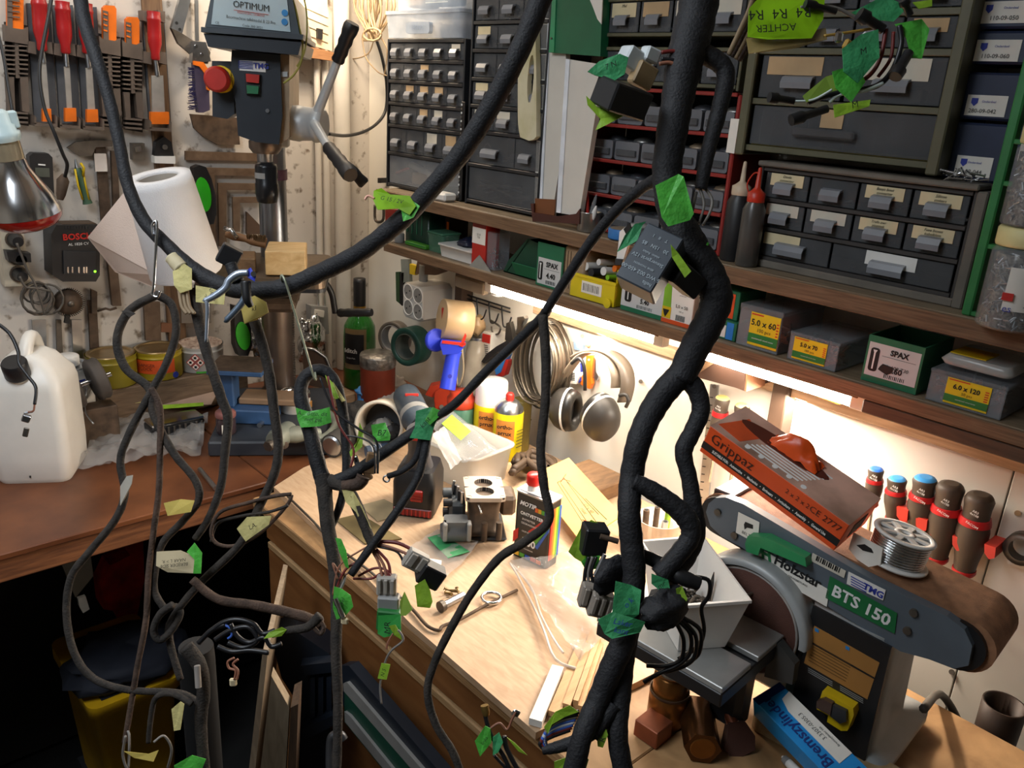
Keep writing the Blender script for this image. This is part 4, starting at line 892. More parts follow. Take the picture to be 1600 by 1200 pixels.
# pair of rubber wheels on an axle
o = T('roller_pair', 'two black rubber wheels joined by a chrome axle in front of the white tin', 'rollers', H(130, 650, ZB))
a, b_ = B(112, 607, 1.905), B(152, 592, 1.905); d_ = (b_-a).normalized()
MB().box(a.x-.03, b_.x+.03, 1.88, 1.93, ZB+.001, a.z-.0485, .002).thing('wood_block', RUST, 'small dark block under the two rubber wheels', 'block'); TY = mat('rubber', '#4a433e', .7, var=.2)
for p in (a, b_): MB().rod(p-d_*.016, p+d_*.016, [(.03, 0), (.045, .08), (.049, .25), (.047, .5), (.049, .75), (.045, .92), (.03, 1)], 24).build('wheel', TY, o)
MB().cyl(a-d_*.02, b_+d_*.03, .006, n=10).build('axle', CHROME, o)
MB().tube([V(q_) for q_ in smooth([tuple(B(136, 606, 1.9)), tuple(B(133, 625, 1.89)), tuple(B(134, 645, 1.87)), tuple(B(146, 662, 1.83))], 4)], .002, 6).build('wire_clip', STEEL, o)
# clear bag with a finned part, card sheet and masking tape
cs = [H(122, 738, ZB+.004), H(312, 716, ZB+.004), H(326, 655, ZB+.008), H(160, 655, ZB+.008)]
o = T('plastic_bag', 'big crumpled clear plastic bag lying on the brown bench before the paint cans', 'bag', cs[0])
S(sheet([cs[0], cs[1], cs[2], cs[3]], 26, 16, .022, 2, fz=5).build('film', CLEARB, o), 'thing')
sheet([p+V((0, 0, .004)) for p in (H(130, 733, ZB), H(308, 708, ZB), H(318, 664, ZB), H(166, 664, ZB))], 22, 12, .024, 5, fz=6).build('upper_film', CLEARB, o)
a, b_ = H(240, 690, ZB+.004), H(322, 672, ZB+.004); mx = axes(a, b_-a, V((0, 0, 1)).cross(b_-a)); L_ = (b_-a).length
fp = T('finned_part', 'chrome and black finned engine part inside the plastic bag', 'engine part', a)
MB(mx).box(0, L_, .004, .06, 0, .03, .004).build('body', BLACK, fp)
for k in range(9): MB(mx).box(.008+k*L_/9.4, .013+k*L_/9.4, 0, .004, .003, .027, .001).build('fin', DULLSTEEL, fp)
MB(mx).box(.0, L_, .0, .06, .03, .037, .004).build('cover', CHROME, fp)
cd_ = [H(196, 640, ZB+.03), H(330, 632, ZB+.03), H(345, 604, ZB+.045), H(214, 605, ZB+.045)]
polysheet(cd_).thing('card_sheet', mat('pinkish card', '#9c8474', .7), 'pinkish card sheet lying behind the finned part', 'card', solid=.002)
polysheet([H(168, 635, ZB+.05), H(228, 628, ZB+.05), H(236, 606, ZB+.06), H(172, 606, ZB+.06)]).thing('tape_strip', MASK, 'strip of yellowed masking tape on the bag below the olive can', 'tape', solid=.001)
polysheet([H(238, 640, ZB+.046), H(318, 634, ZB+.046), H(318, 629, ZB+.048), H(238, 634, ZB+.048)]).thing('tape_strip', TAPEL, 'narrow lime tape strip above the finned part', 'tape', solid=.001)
MB().cyl(H(312, 733, ZB+.006), H(337, 763, ZB+.006), .005, n=10).thing('steel_pin', STEEL, 'short steel pin lying near the front edge of the brown bench', 'pin')
# blue steel beam offcut on the drill base
zbm = ZB+.0365
bx = F(H(384, 662, zbm), -YAW+.05)
o = T('steel_beam', 'blue painted steel beam offcut with rusty top standing on the drill base', 'beam', H(384, 662, zbm))
BLUES = mat('blue painted steel', '#33527a', .5, var=.2)
q = lambda pts, y=0: LP(bx, pts, y)
zt = L(bx, 370, 575, 0).z; xl, xr = L(bx, 340, 640).x, L(bx, 428, 640).x; xtl, xtr = L(bx, 326, 572).x, L(bx, 412, 574).x
MB(bx).box(xl, xr, -.005, .07, 0, .035, .003).build('lower_flange', BLUES, o)
MB(bx).box(xl+.004, xl+.036, .01, .06, .035, zt-.014, .003).build('web', BLUES, o)
MB(bx).box(xtl, xtr, -.02, .09, zt-.014, zt-.002, .002).build('upper_flange', BLUES, o)
MB(bx).box(xtl, xtr, -.02, .09, zt-.002, zt, .001).build('rust_face', RUST, o)
MB(bx).box(xl+.04, xr+.05, .03, .10, .036, .052, .003).build('rear_plate', mat('dusty wood', '#8b6f55', .8), o)
# jars near the column
p = H(354, 676, zbm); q = M.Translation(p); jr = T('small_jar', 'small dark jar with dusty red lid in front of the blue beam', 'jar', p)
MB(q).lathe([(.02, 0), (.022, .004), (.022, .034), (.018, .04)], 20).build('glass', mat('dark jar', '#3f3236', .2, var=.2), jr); MB(q).lathe([(.022, .04), (.023, .042), (.023, .05), (.021, .053), (0, .053)], 20).build('lid', mat('dusty red lid', '#8d5a55', .5), jr)
MB(face(q, .0225, PI*1.35)).box(-.008, .012, -.002, -.0005, .006, .028).build('label', PAPER, jr)
p = H(461, 640, zbm); q = M.Translation(p); jr = T('glass_jar', 'open jar of white cream with a bright screw ring at the drill column', 'jar', p)
MB(q).lathe([(.036, 0), (.038, .004), (.038, .03), (.036, .034)], 26).build('body', mat('white glass', '#e4dfd6', .15, var=.05), jr)
MB(q).lathe([(.037, .034), (.0385, .036), (.037, .04), (.0385, .044), (.037, .048), (.034, .048), (.033, .036)], 26, cap=False).build('screw_ring', CHROME, jr); MB(q).lathe([(0, .038), (.033, .038)], 24, cap=False).build('content', mat('cream content', '#bfb0a0', .6), jr)
MB(face(q, .038, PI*1.75)).box(-.012, .012, -.002, .0, .006, .024, .001).build('stain', mat('orange stain', '#c98f4a', .6), jr)
# grey green casting lying on the drill base front
cst = T('cast_clamp', 'grey green cast clamp with a bolt lying on the front of the drill base', 'clamp', H(465, 690, zbm))
GG = mat('grey green casting', '#7c8074', .55, .2, var=.2)
MB().rod(H(428, 690, zbm+.028), H(452, 672, zbm+.03), [(.02, 0), (.024, .2), (.022, 1)], 16).build('boss', GG, cst)
MB().rod(H(446, 680, zbm+.03), H(500, 676, zbm+.022), [(.017, 0), (.02, .3), (.013, .8), (.01, 1)], 14).build('arm', GG, cst)
MB().tube([V(t) for t in smooth([tuple(H(x, y, zbm+.012)) for x, y in ((480, 690), (510, 682), (525, 662), (512, 645))], 4)], .01, 8).build('curved_arm', GG, cst)
MB().cyl(H(424, 694, zbm+.026), H(418, 698, zbm+.025), .012, n=6).build('bolt_head', DULLSTEEL, cst)
MB().cyl(H(442, 690, zbm+.022), H(444, 696, zbm+.019), .01, n=14).build('washer', STEEL, cst)
MB().cyl(H(405, 665, zbm+.006), H(424, 645, zbm+.006), .006, n=10).thing('steel_pin', STEEL, 'thin steel pin lying between the blue beam and the jar ring', 'pin')
# foil, guard plate, gauge, bottle, tin
for i, (px, py, r_, sc) in enumerate(((486, 535, .04, (1, .7, 1.8)), (408, 530, .03, (1, .6, 2.0)))):
    p = B(px, py, 2.02); z0 = p.z
    crumple((p.x, p.y, p.z), r_, 3+i, 22, 26, sc, .45).thing('foil_ball', mat('aluminium foil', '#c9cacb', .16, 1, var=.1, bump=.6, bscale=90), ('crumpled aluminium foil right of the drill column', 'crumpled aluminium foil left of the drill column')[i], 'foil', 'crumpled foil behind the drill column')
o = T('guard_plate', 'dark curved guard plate with polished rim leaning behind the jar of cream', 'guard', H(500, 618, ZB+.01))
fx = F(H(500, 622, ZB+.002), -YAW+.3)
pts = LP(fx, [(474, 545), (492, 548), (508, 560), (516, 580), (518, 610), (474, 600)]); MB(fx).prismxz(pts, 0, .006).build('plate', mat('dark brown plate', '#4a382c', .5), o)
MB(fx).tube([V((x, -.003, z)) for x, z in LP(fx, [(474, 543), (492, 546), (509, 558), (518, 580), (520, 612)])], .004, 8).build('rim', STEEL, o)
MB().box(1.0, 1.12, 1.80, 1.9, ZB+.001, ZB+.03, .003).thing('wood_block', wood('dusty block', '#8a6f54', '#6e573f', sc=(3, 14, 14)), 'dusty wooden block behind the curved guard plate', 'block')
o = T('hanging_gauge', 'grey square gauge with twin rods hanging beside the pipes', 'gauge', B(500, 530, 2.06))
bpoly([(486, 478), (512, 480), (514, 522), (488, 524)], 2.07, .03).build('block', GREYP, o); bpoly([(493, 484), (507, 486), (506, 496), (492, 494)], 2.04, .006).build('knob', PAPER, o)
for x in (496, 506): MB().cyl(B(x, 430, 2.05), B(x+2, 482, 2.05), .003, n=8).build('rod', CHROME, o)
bpoly([(495, 524), (508, 524), (508, 548), (496, 548)], 2.07, .02).build('foot', DULLSTEEL, o)
p = H(562, 602, ZB+.001); q = M.Translation(p)
GL = mat('green bottle glass', '#1f7a25', .08, var=.1, clear=.2, coat=.5)
o = T('whisky_bottle', 'green glass spirits bottle with black cap and dark label in the corner', 'bottle', p)
hz = lambda y: (B(562, y, p.y).z-p.z)
rb = .0455
MB(q).lathe([(rb*.9, 0), (rb, .006), (rb*.98, hz(525)), (rb*.93, hz(508)), (rb*.7, hz(497)), (rb*.45, hz(488)), (.0165, hz(480))], 36).build('glass', GL, o)
MB(q).lathe([(rb*.8, .006), (rb*.85, .03), (rb*.85, .045), (0, .045)], 24).build('dark_base', mat('bottle bottom', '#0f2a12', .2), o)
MB(q).lathe([(.0165, hz(480)), (.017, hz(470)), (.017, hz(440)), (.0165, hz(435)), (0, hz(435))], 20).build('cap', BLACK, o); MB(q).lathe([(.0173, hz(481)), (.0173, hz(477))], 20, cap=False).build('gold_ring', mat('gold foil', '#b08a3a', .3, .8), o)
l_ = wrap(o, q, rb, PI*1.0, PI*1.45, hz(570), hz(508), mat('tan label edge', '#8a7450', .5)); wrap(l_, q, rb+.0008, PI*1.0, PI*1.40, hz(562), hz(516), BLACK, 'label_field')
txt('lditch', .017, WHITEINK, l_, face(q, rb+.005, PI*1.17), 0, hz(541), bold=.0004); txt('Single Malt', .006, WHITEINK, l_, face(q, rb+.005, PI*1.17), 0, hz(552))
p = H(590, 630, ZB+.001); q = M.Translation(p); o = T('brown_tin', 'round red brown tin with a dented foil lid next to the green bottle', 'tin', p)
hz = lambda y: (B(588, y, p.y).z-p.z)
MB(q).lathe([(.044, 0), (.046, .004), (.046, hz(572))], 30).build('body', mat('red brown tin paint', '#7a2f1a', .5, var=.25), o); MB(q).lathe([(.046, hz(572)), (.048, hz(570)), (.048, hz(556)), (.046, hz(553)), (0, hz(552))], 30).build('lid', mat('foil lid', '#9a948c', .35, .7, var=.4, scale=80, bump=.8, bscale=90), o)
# gloves, torch, white collar
crumple(H(585, 612, ZB+.03), .042, 5, 22, 26, (1.15, .7, .75), .5).thing('nitrile_glove', mat('blue nitrile', '#3d7fb8', .5, var=.2), 'crumpled blue rubber glove in front of the brown tin', 'glove')
crumple(H(560, 648, ZB+.03), .05, 8, 22, 26, (.8, .9, .6), .4).thing('work_glove', mat('dark knit', '#3b3733', .9, var=.3, bump=.5, bscale=200), 'dark grey work glove lying in front of the blue glove', 'glove')
crumple(H(606, 625, ZB+.02), .03, 11, 16, 20, (1.2, .8, .6), .4).thing('cloth_rag', mat('grey rag', '#8f8a86', .9, var=.2), 'small pale grey rag right of the blue glove', 'rag')
crumple(H(615, 600, ZB+.02), .03, 12, 16, 20, (1.1, .8, .8), .4).thing('cloth_rag', mat('dusty film', '#b0a498', .6, var=.2), 'dusty pale crumpled rag behind the cordless drill', 'rag')
zp = .874
o = T('rubber_torch', 'dark rubber torch with ribbed head lying between the casting and the white collar', 'torch', H(520, 705, zp))
a, b_ = H(572, 662, zp+.03), H(518, 697, zp+.028); RUB = mat('dark rubber', '#3a3835', .7, var=.2)
MB().rod(a, b_, [(.016, 0), (.018, .3), (.020, .45), (.026, .55), (.028, .62), (.027, .68), (.028, .74), (.027, .8), (.028, .86), (.027, .92), (.027, 1)], 22).build('body', RUB, o); MB().rod(b_, b_+(b_-a).normalized()*.004, [(.024, 0), (.02, 1)], 20).build('lens_rim', STEEL, o)
c_ = H(598, 663, zp+.0595); ax_ = (CAM-c_).normalized()+V((-.35, .1, -.1)); ax_.normalize()
q = ax_.to_track_quat('Z', 'Y').to_matrix().to_4x4(); q.translation = c_
o = T('pipe_collar', 'white plastic pipe collar standing on edge, stuffed with dark rags', 'collar', H(598, 706, zp))
MB(q).lathe([(.050, -.03), (.058, -.03), (.0585, .028), (.056, .032), (.052, .032), (.050, .028), (.050, -.03)], 40, cap=False).build('ring', mat('yellowed pvc', '#cfc6b6', .4, var=.08), o); MB(q).lathe([(0, -.028), (.05, -.028)], 30, cap=False).build('end_wall', DARK, o)
for k in range(3): crumple(q @ V((-.02+.02*k, -.012+.01*(k % 2), -.005)), .022, 20+k, 12, 14, (1, 1, .7), .4).build('stuffed_rag', (RUB, GREYP, DARK)[k], o)
o = T('glue_stick', 'slate blue tube with printed lines at the foot of the white collar', 'tube', H(592, 708, zp+.01))
a, b_ = H(572, 706, zp+.013), H(607, 700, zp+.013); MB().rod(a, b_, [(.0125, 0), (.013, .05), (.013, .95), (.012, 1)], 16).build('tube', mat('slate blue', '#4a5c74', .5), o)
for k in range(3): MB().rod(a*(1-.2-.2*k)+b_*(.2+.2*k), a*(1-.23-.2*k)+b_*(.23+.2*k), [(.0133, 0), (.0133, 1)], 16).build('band', WHITEINK, o)
# loose metal scraps, red clamp body, teal jar behind the drill
o = T('red_clamp', 'red orange cast clamp with steel jaw behind the cordless drill', 'clamp', H(685, 655, zp))
RO = mat('red orange paint', '#b8371c', .45, var=.15)
q = F(H(690, 652, zp), -YAW)
MB(q).prismxz(LP(q, [(676, 645), (680, 612), (700, 600), (714, 606), (712, 628), (698, 652), (684, 655)], 0), 0, .03).build('body', RO, o); MB(q).prismxz(LP(q, [(664, 618), (672, 604), (692, 600), (684, 612), (676, 622)], .01), .01, .04).build('jaw', RO, o)
MB(q).cyl(tuple(L(q, 690, 636, -.004)), tuple(L(q, 690, 636, .0)), .006, n=12).build('screw', DULLSTEEL, o)
MB(q).prismxz(LP(q, [(657, 615), (678, 622), (680, 640), (660, 634)], -.004), -.008, -.002).build('steel_jaw', DULLSTEEL, o)
p = H(718, 690, zp); q = M.Translation(p); o = T('round_jar', 'teal jar with red screw lid behind the clear container', 'jar', p)
hz = lambda y: (B(718, y, p.y).z-p.z)
MB(q).lathe([(.03, 0), (.032, .004), (.032, hz(636)), (.028, hz(633))], 24).build('glass', mat('teal jar glass', '#4f7a66', .3, var=.2), o); MB(q).lathe([(.033, hz(634)), (.034, hz(633)), (.034, hz(622)), (.028, hz(618)), (.027, hz(612)), (0, hz(611))], 24).build('lid', mat('red lid', '#b33a22', .4), o)
# cordless drill on its battery
bd = F(H(646, 806, zp), -YAW-.12)
o = T('cordless_drill', 'dark blue cordless drill standing on its red and black battery', 'drill', H(646, 806, zp))
G = lambda x, y, yl=0: L(bx_, x, y, yl)
bx_ = bd; xl, xr = L(bd, 613, 790).x, L(bd, 679, 790).x; zt = L(bd, 645, 738).z; zr = L(bd, 645, 790).z
DG = mat('drill grey', '#3a3b40', .5)
loft(MB(bd), [(R_(xl+.004, xr-.004, -.004, .085, .012), 0), (R_(xl, xr, -.008, .09, .014), .006), (R_(xl, xr, -.008, .09, .014), zt*.75), (R_(xl+.006, xr-.006, .0, .085, .014), zt)], True).build('battery', BLACK, o)
MB(bd).box(xl+.004, xr-.004, -.0095, -.006, .004, .020, .002).build('red_foot', mat('battery red', '#7a1512', .4), o)
for k in range(9): MB(bd).box(xl+.006+k*.0085, xl+.009+k*.0085, -.0105, -.009, .005, .018).build('rib', REDP, o)
zz = lambda y: L(bd, 645, y, -.01).z
MB(bd).box(L(bd, 643, 775).x, L(bd, 662, 775).x, -.012, -.006, zz(784), zz(766), .002).build('release_button', REDP, o)
for k in range(3): MB(bd).box(L(bd, 645, 775).x, L(bd, 660, 775).x, -.0135, -.012, zz(780)+.0055*k, zz(780)+.0055*k+.002).build('button_rib', mat('dark red', '#8a1a14', .4), o)
h0, h1 = V((0, .035, zt-.004)), L(bd, 655, 672, .0)
MB(bd).rod(h0, h1, [(.03, 0), (.026, .15), (.021, .45), (.022, .8), (.024, 1)], 16).build('handle', DG, o)
MB(bd).box(h1.x-.016, h1.x+.008, -.028, -.02, h1.z-.012, h1.z+.006, .003).build('trigger', REDP, o)
a, b_ = D(634, 616, 1.93), D(657, 668, 1.80)
MB().rod(a, b_, [(.022, 0), (.031, .05), (.033, .3), (.033, .6), (.034, .62), (.034, .78), (.028, .8), (.026, 1)], 24).build('gear_housing', mat('slate blue housing', '#3f4a55', .5), o)
MB().rod(a*.36+b_*.64, a*.24+b_*.76, [(.0347, 0), (.0347, 1)], 24).build('speed_ring', GREYP, o)
MB().rod(b_, b_+(b_-a).normalized()*.02, [(.024, 0), (.022, .6), (.012, 1)], 20).build('chuck', BLACK, o)
f_ = axes(a*.7+b_*.3+V((-.012, -.018, .028)), RT, -UP.cross(RT)*0+FW); MB(f_).box(-.012, .018, -.004, .0, -.002, .005, .001).build('red_stripe', REDP, o)
# ================================================================ things on the plywood
zp = .874
# clear tub with a lid and film leaning in it
a, b_, c_ = H(664, 738, zp), H(735, 772, zp), H(790, 728, zp)
mx, lx, ly, _ = tri(b_, a, c_, b_+V((0, 0, 1))); lx, ly = .14, .12
tb = T('clear_tub', 'frosted clear plastic tub holding a lid and film, behind the carburettor', 'tub', b_)
o_ = R_(0, lx, 0, ly, .02); i_ = R_(.003, lx-.003, .003, ly-.003, .018); O2 = R_(-.008, lx+.008, -.008, ly+.008, .022); I2 = R_(-.003, lx+.003, -.003, ly+.003, .02)
loft(MB(mx), [(o_, 0), (O2, .075), (R_(-.013, lx+.013, -.013, ly+.013, .024), .077), (R_(-.013, lx+.013, -.013, ly+.013, .024), .081), (I2, .081), (i_, .004)], True, cap=True).build('tub', FROST, tb)
polysheet([mx @ V((lx+.008, .035, .02)), mx @ V((lx+.008, .095, .02)), mx @ V((lx+.012, .1, .065)), mx @ V((lx+.012, .02, .07))]).thing('tape_patch', mat('faded lime tape', '#b5c06a', .6), 'faded lime tape patch stuck on the corner of the clear tub', 'tape', solid=.001)
o = T('clear_cover', 'clear plastic lid leaning inside the tub with green tape on it', 'lid', D(735, 705, 1.95))
sheet([H(672, 668, .99), H(702, 640, 1.0), H(782, 708, .965), H(722, 726, .955)], 10, 10, .006, 3).build('lid_sheet', mat('lid plastic', '#97999a', .12, var=.04, clear=.74), o, solid=.0015); polysheet([H(690, 662, 1.003), H(706, 648, 1.008), H(736, 674, .996), H(720, 688, .99)]).build('tape', TAPEL, o, solid=.001)
sheet([H(676, 682, 1.0), H(694, 668, 1.005), H(722, 722, .98), H(704, 736, .975)], 8, 8, .006, 7).thing('film_sheet', mat('white film', '#b4b2b0', .2, clear=.5), 'white crinkled film strip standing in the clear tub', 'film')
MB().tube([V(t) for t in smooth([tuple(D(x, y, 1.72)) for x, y in ((676, 735), (679, 728), (682, 735), (680, 765), (676, 768), (674, 750))], 4)], .0018, 6).thing('key_clip', CHROME, 'small chrome clip between the drill battery and the clear tub', 'clip')
# carburettor
cb = T('carburettor', 'twin barrel carburettor with pale gasket plate and grey pump housing', 'carburettor', H(765, 838, zp))
cz = zp+.085; A_ = [H(x, y, cz) for x, y in ((733, 778), (790, 778), (771, 728), (724, 733))]
mx, lx, ly, _ = tri(A_[0], A_[1], A_[3], A_[0]+V((0, 0, 1)))
IRON = mat('carburettor casting', '#5a4c40', .55, .4, var=.35, scale=40); PALE = mat('pale gasket face', '#b3a698', .5, .3, var=.15); MECH = mat('mechanism grey', '#4b5054', .5, .3, var=.2)
lx = .062; ly = .082
loft(MB(mx), [(R_(-.004, lx+.004, -.004, ly+.004, .01), -.082), (R_(-.004, lx+.004, -.004, ly+.004, .01), -.074), (R_(.004, lx-.004, .004, ly-.004, .01), -.07), (R_(.002, lx-.002, .0, ly-.002, .012), -.03), (R_(.0, lx, .0, ly, .01), -.006)], True).build('body', IRON, cb)
hs = ((lx*.5, ly*.28, .0185), (lx*.5, ly*.72, .0185))
def ringplate(m, x0, x1, y0, y1, cx, cy, r, z0, z1, n=32):
    vs = []; 
    for k in range(n):
        t = 2*PI*k/n; c, s = math.cos(t), math.sin(t)
        sx = ((x1-cx) if c > 0 else (x0-cx))/c if abs(c) > 1e-6 else 1e9; sy = ((y1-cy) if s > 0 else (y0-cy))/s if abs(s) > 1e-6 else 1e9
        q_ = min(sx, sy); vs += [(cx+r*c, cy+r*s, z1), (cx+q_*c, cy+q_*s, z1), (cx+r*c, cy+r*s, z0), (cx+q_*c, cy+q_*s, z0)]
    fs = []
    for k in range(n):
        a, b = 4*k, 4*((k+1) % n); fs += [(a, a+1, b+1, b), (a+2, b+2, b+3, a+3), (a, b, b+2, a+2), (a+1, a+3, b+3, b+1)]
    return m.add(vs, fs)
pm = MB(mx); ringplate(pm, -.006, lx+.006, -.006, ly/2, lx/2, ly*.28, .0175, -.006, .002); ringplate(pm, -.006, lx+.006, ly/2, ly+.006, lx/2, ly*.72, .0175, -.006, .002)
pm.build('gasket_plate', PALE, cb)
for hx, hy, hr in hs:
    MB(mx).lathe([(.0175, .002), (.0175, -.028)], 28, M.Translation((hx, hy, 0)), cap=False).build('bore', BLACK, cb)
    MB(mx).lathe([(0, -.018), (.0172, -.018)], 24, M.Translation((hx, hy, 0)) @ M.Rotation(.25, 4, 'X'), cap=False).build('butterfly', mat('brass butterfly', '#b59a63', .35, .7), cb)
for hx, hy in ((0, 0), (lx, 0), (0, ly), (lx, ly)): MB(mx).lathe([(.005, .0022), (.005, -.002), (0, -.002)], 12, M.Translation((hx, hy, .0004)), cap=False).build('bolt_hole', BLACK, cb)
MB(mx).box(-.035, -.004, .012, .075, -.06, -.018, .006).build('linkage_housing', MECH, cb)
for k, (y0, z0, r_) in enumerate(((.02, -.02, .008), (.045, -.012, .010), (.065, -.02, .007), (.03, -.045, .009))): MB(mx).cyl((-.046, y0, z0), (-.03, y0, z0), r_, n=14).build('linkage_drum', (BLACK, MECH, DULLSTEEL, BLACK)[k], cb)
for k in range(5): MB(mx).cyl((-.012-.004*k, .015+.012*k, -.018), (-.012-.003*k, .015+.012*k, .004-.003*(k % 2)), .003+.001*(k % 2), n=8).build('linkage_pin', (STEEL, BLACK)[k % 2], cb)
loft(MB(mx @ M.Translation((-.026, -.03, -.084))), [(R_(-.022, .026, -.004, .034, .008), .012), (R_(-.026, .03, -.008, .036, .008), .018), (R_(-.026, .03, -.008, .036, .008), .03), (R_(-.02, .024, -.002, .03, .006), .034), (R_(-.02, .024, -.002, .03, .006), .05)], True).build('pump_housing', mat('pump grey', '#5d6164', .5, .2, var=.15), cb)
for sx in (-.044, .0): MB(mx).box(sx-.004, sx+.004, -.04, -.02, -.07, -.034, .002).build('lug', GREYP, cb)
for sx, sy in ((.03, -.012), (.058, -.01)): MB(mx).cyl((sx, sy, -.082), (sx, sy+.001, -.046), .006, n=12).build('spigot', IRON, cb)
MB(mx).cyl((.018, -.004, -.012), (.022, -.022, -.02), .0025, n=8).build('stud', CHROME, cb)
MB(mx).box(-.012, lx+.012, -.012, ly+.01, -.0845, -.079, .003).build('foot_gasket', BLACK, cb)
MB(mx).box(lx, lx+.03, .02, .075, -.05, -.01, .006).build('float_bowl', IRON, cb)
# black solvent tin with rainbow stripes
a, b_ = H(800, 866, zp), H(853, 890, zp); mx = axes(a, b_-a, V((0, 0, 1)).cross(b_-a)); w_ = (b_-a).length; dq = .036
hz = lambda y: L(mx, 830, y, 0).z
h_ = hz(776)
tn = T('solvent_tin', 'black rectangular degreaser tin with rainbow stripes and red cap', 'tin', a)
TIN = mat('black tin print', '#161618', .35, coat=.2)
loft(MB(mx), [(R_(0, w_, 0, dq, .006), 0), (R_(0, w_, 0, dq, .006), h_)], False).build('body', TIN, tn)
loft(MB(mx), [(R_(-.001, w_+.001, -.001, dq+.001, .007), h_), (R_(-.001, w_+.001, -.001, dq+.001, .007), h_+.003)], False).build('rim', STEEL, tn)
MB(mx).box(.004, w_-.004, .003, dq-.003, h_+.003, h_+.0045, .001).build('top_face', mat('white top', '#e8e4e2', .4), tn)
MB(mx).lathe([(.010, 0), (.011, .004), (.0085, .012), (.0085, .016)], 18, M.Translation((.024, dq/2, h_+.004))).build('neck', WHITEP, tn)
MB(mx).lathe([(.013, .012), (.0135, .014), (.0135, .028), (.0115, .031), (0, .031)], 18, M.Translation((.024, dq/2, h_+.004))).build('cap', mat('red cap', '#d8241c', .35), tn)
RB = [mat('stripe '+n_, c_, .4) for n_, c_ in (('red', '#c8281c'), ('orange', '#e0641c'), ('yellow', '#dcae28'), ('green', '#4f9a34'), ('blue', '#2456b0'))]
f = lambda x, z: (x*w_, z*h_)
for k in range(5):
    t0 = .30+.085*k
    MB(mx).prismxz([f(1, .98-t0*.55+.02), f(1, .98-t0*.55-.045), f(.52+.05*k, .60-t0*.55), f(.42+.05*k, .60-t0*.55+.03)], -.0008, 0).build('stripe', RB[k], tn)
    MB(mx).box(w_-.0002, w_+.0008, .004+.006*k, .010+.006*k, h_*.12, h_*.9).build('stripe', RB[k], tn)
    MB(mx).box((.06+.16*k)*w_, (.2+.16*k)*w_, -.0008, 0, h_*.03, h_*.09).build('stripe', RB[(k+2) % 5], tn)
MB(mx).prismxz([f(0, .38), f(.14, .46), f(.14, .30), f(0, .20)], -.0008, 0).build('stripe', RB[0], tn)
txt('MOTIP', .0115, WHITEINK, tn, mx, w_*.36, h_*.86, shear=.3, bold=.0004)
for k in range(4): MB(mx).box(w_*(.58+.09*k), w_*(.66+.09*k), -.001, 0, h_*.80, h_*.86).build('stripe', RB[(k+1) % 5], tn)
txt('ONTVETTER', .0088, WHITEINK, tn, mx, w_*.5, h_*.71, bold=.0003); txt('ENTFETTER', .0055, WHITEINK, tn, mx, w_*.42, h_*.625); txt('DÉGRAISSANT', .0055, WHITEINK, tn, mx, w_*.45, h_*.565); txt('ONTVETTER', .0048, WHITEINK, tn, mx, w_*.42, h_*.44)
txt('500', .020, WHITEINK, tn, mx, w_*.46, h_*.285, bold=.0006); txt('ml DEGREASER', .0035, WHITEINK, tn, mx, w_*.45, h_*.18)
# cardboard sheet with pencil drawing
P4 = [H(889, 716, .945), H(972, 806, .925), H(908, 848, .895), H(828, 744, .915)]
mx, lx, ly, _ = tri(P4[0], P4[1], P4[3], P4[0]+V((-.3, -.2, 1)))
o = T('cardboard_sheet', 'yellowish cardboard sheet with a hand drawn pencil plan propped against the wall side', 'cardboard', P4[2])
polysheet(P4).build('sheet', mat('yellow card', '#cfa85f', .7, var=.1), o, solid=.003)
nn = (P4[1]-P4[0]).cross(P4[3]-P4[0]).normalized(); nn = nn if nn.dot(CAM-P4[0]) > 0 else -nn
pq = lambda u, v: (P4[0]*(1-u)+P4[1]*u)*(1-v)+(P4[3]*(1-u)+P4[2]*u)*v + nn*.0022
PEN = mat('pencil', '#4f4436', .7, var=0)
for u0, v0, u1, v1 in ((.25, .6, .95, .75), (.25, .6, .25, .42), (.28, .55, .92, .66), (.3, .42, .9, .5), (.22, .42, .85, .36), (.6, .35, .95, .3)): MB().tube([pq(u0, v0), pq((u0+u1)/2, (v0+v1)/2), pq(u1, v1)], .0007, 4).build('pencil_line', PEN, o)
for u0, v0, u1, v1 in ((.2, .32, .27, .55), (.24, .45, .32, .35), (.8, .7, .97, .5)): MB().tube([pq(u0, v0), pq(u1, v1)], .0007, 4).build('red_line', REDINK, o)
tm = axes(pq(.72, .5), P4[1]-P4[0], -nn); txt('12 x 40\n maat', .011, PEN, o, tm, 0, 0, y=-.0005, shear=.3, rot=0)
MB().box(1.16, 1.30, 1.0, 1.12, zp, zp+.035, .003).thing('wood_block', wood('dark support', '#7a5b3d', '#5d442c', sc=(3, 14, 14)), 'brown wood block hidden under the cardboard sheet', 'block')
# leather straps
o = T('strap_bundle', 'bundle of dark brown leather straps by the wall behind the black tin', 'strap', H(835, 745, zp))
LEA = mat('dark leather', '#4a3a2c', .6, var=.3); r_ = random.Random(8)
for k in range(9):
    pts = [(796+r_.uniform(0, 14), 745-6*r_.random()-k*3), (812+r_.uniform(-5, 8), 712+r_.uniform(-6, 20)), (838+r_.uniform(-8, 8), 706+r_.uniform(-3, 28)), (860+r_.uniform(-6, 6), 722+r_.uniform(-8, 22)), (848+r_.uniform(-5, 14), 742+r_.uniform(-4, 6))]
    MB().tube([V(t) for t in smooth([tuple(H(x, y, zp+.012+.006*(k % 4)+.01)) for x, y in pts], 4)], .0075, 6).build('strap', LEA, o)
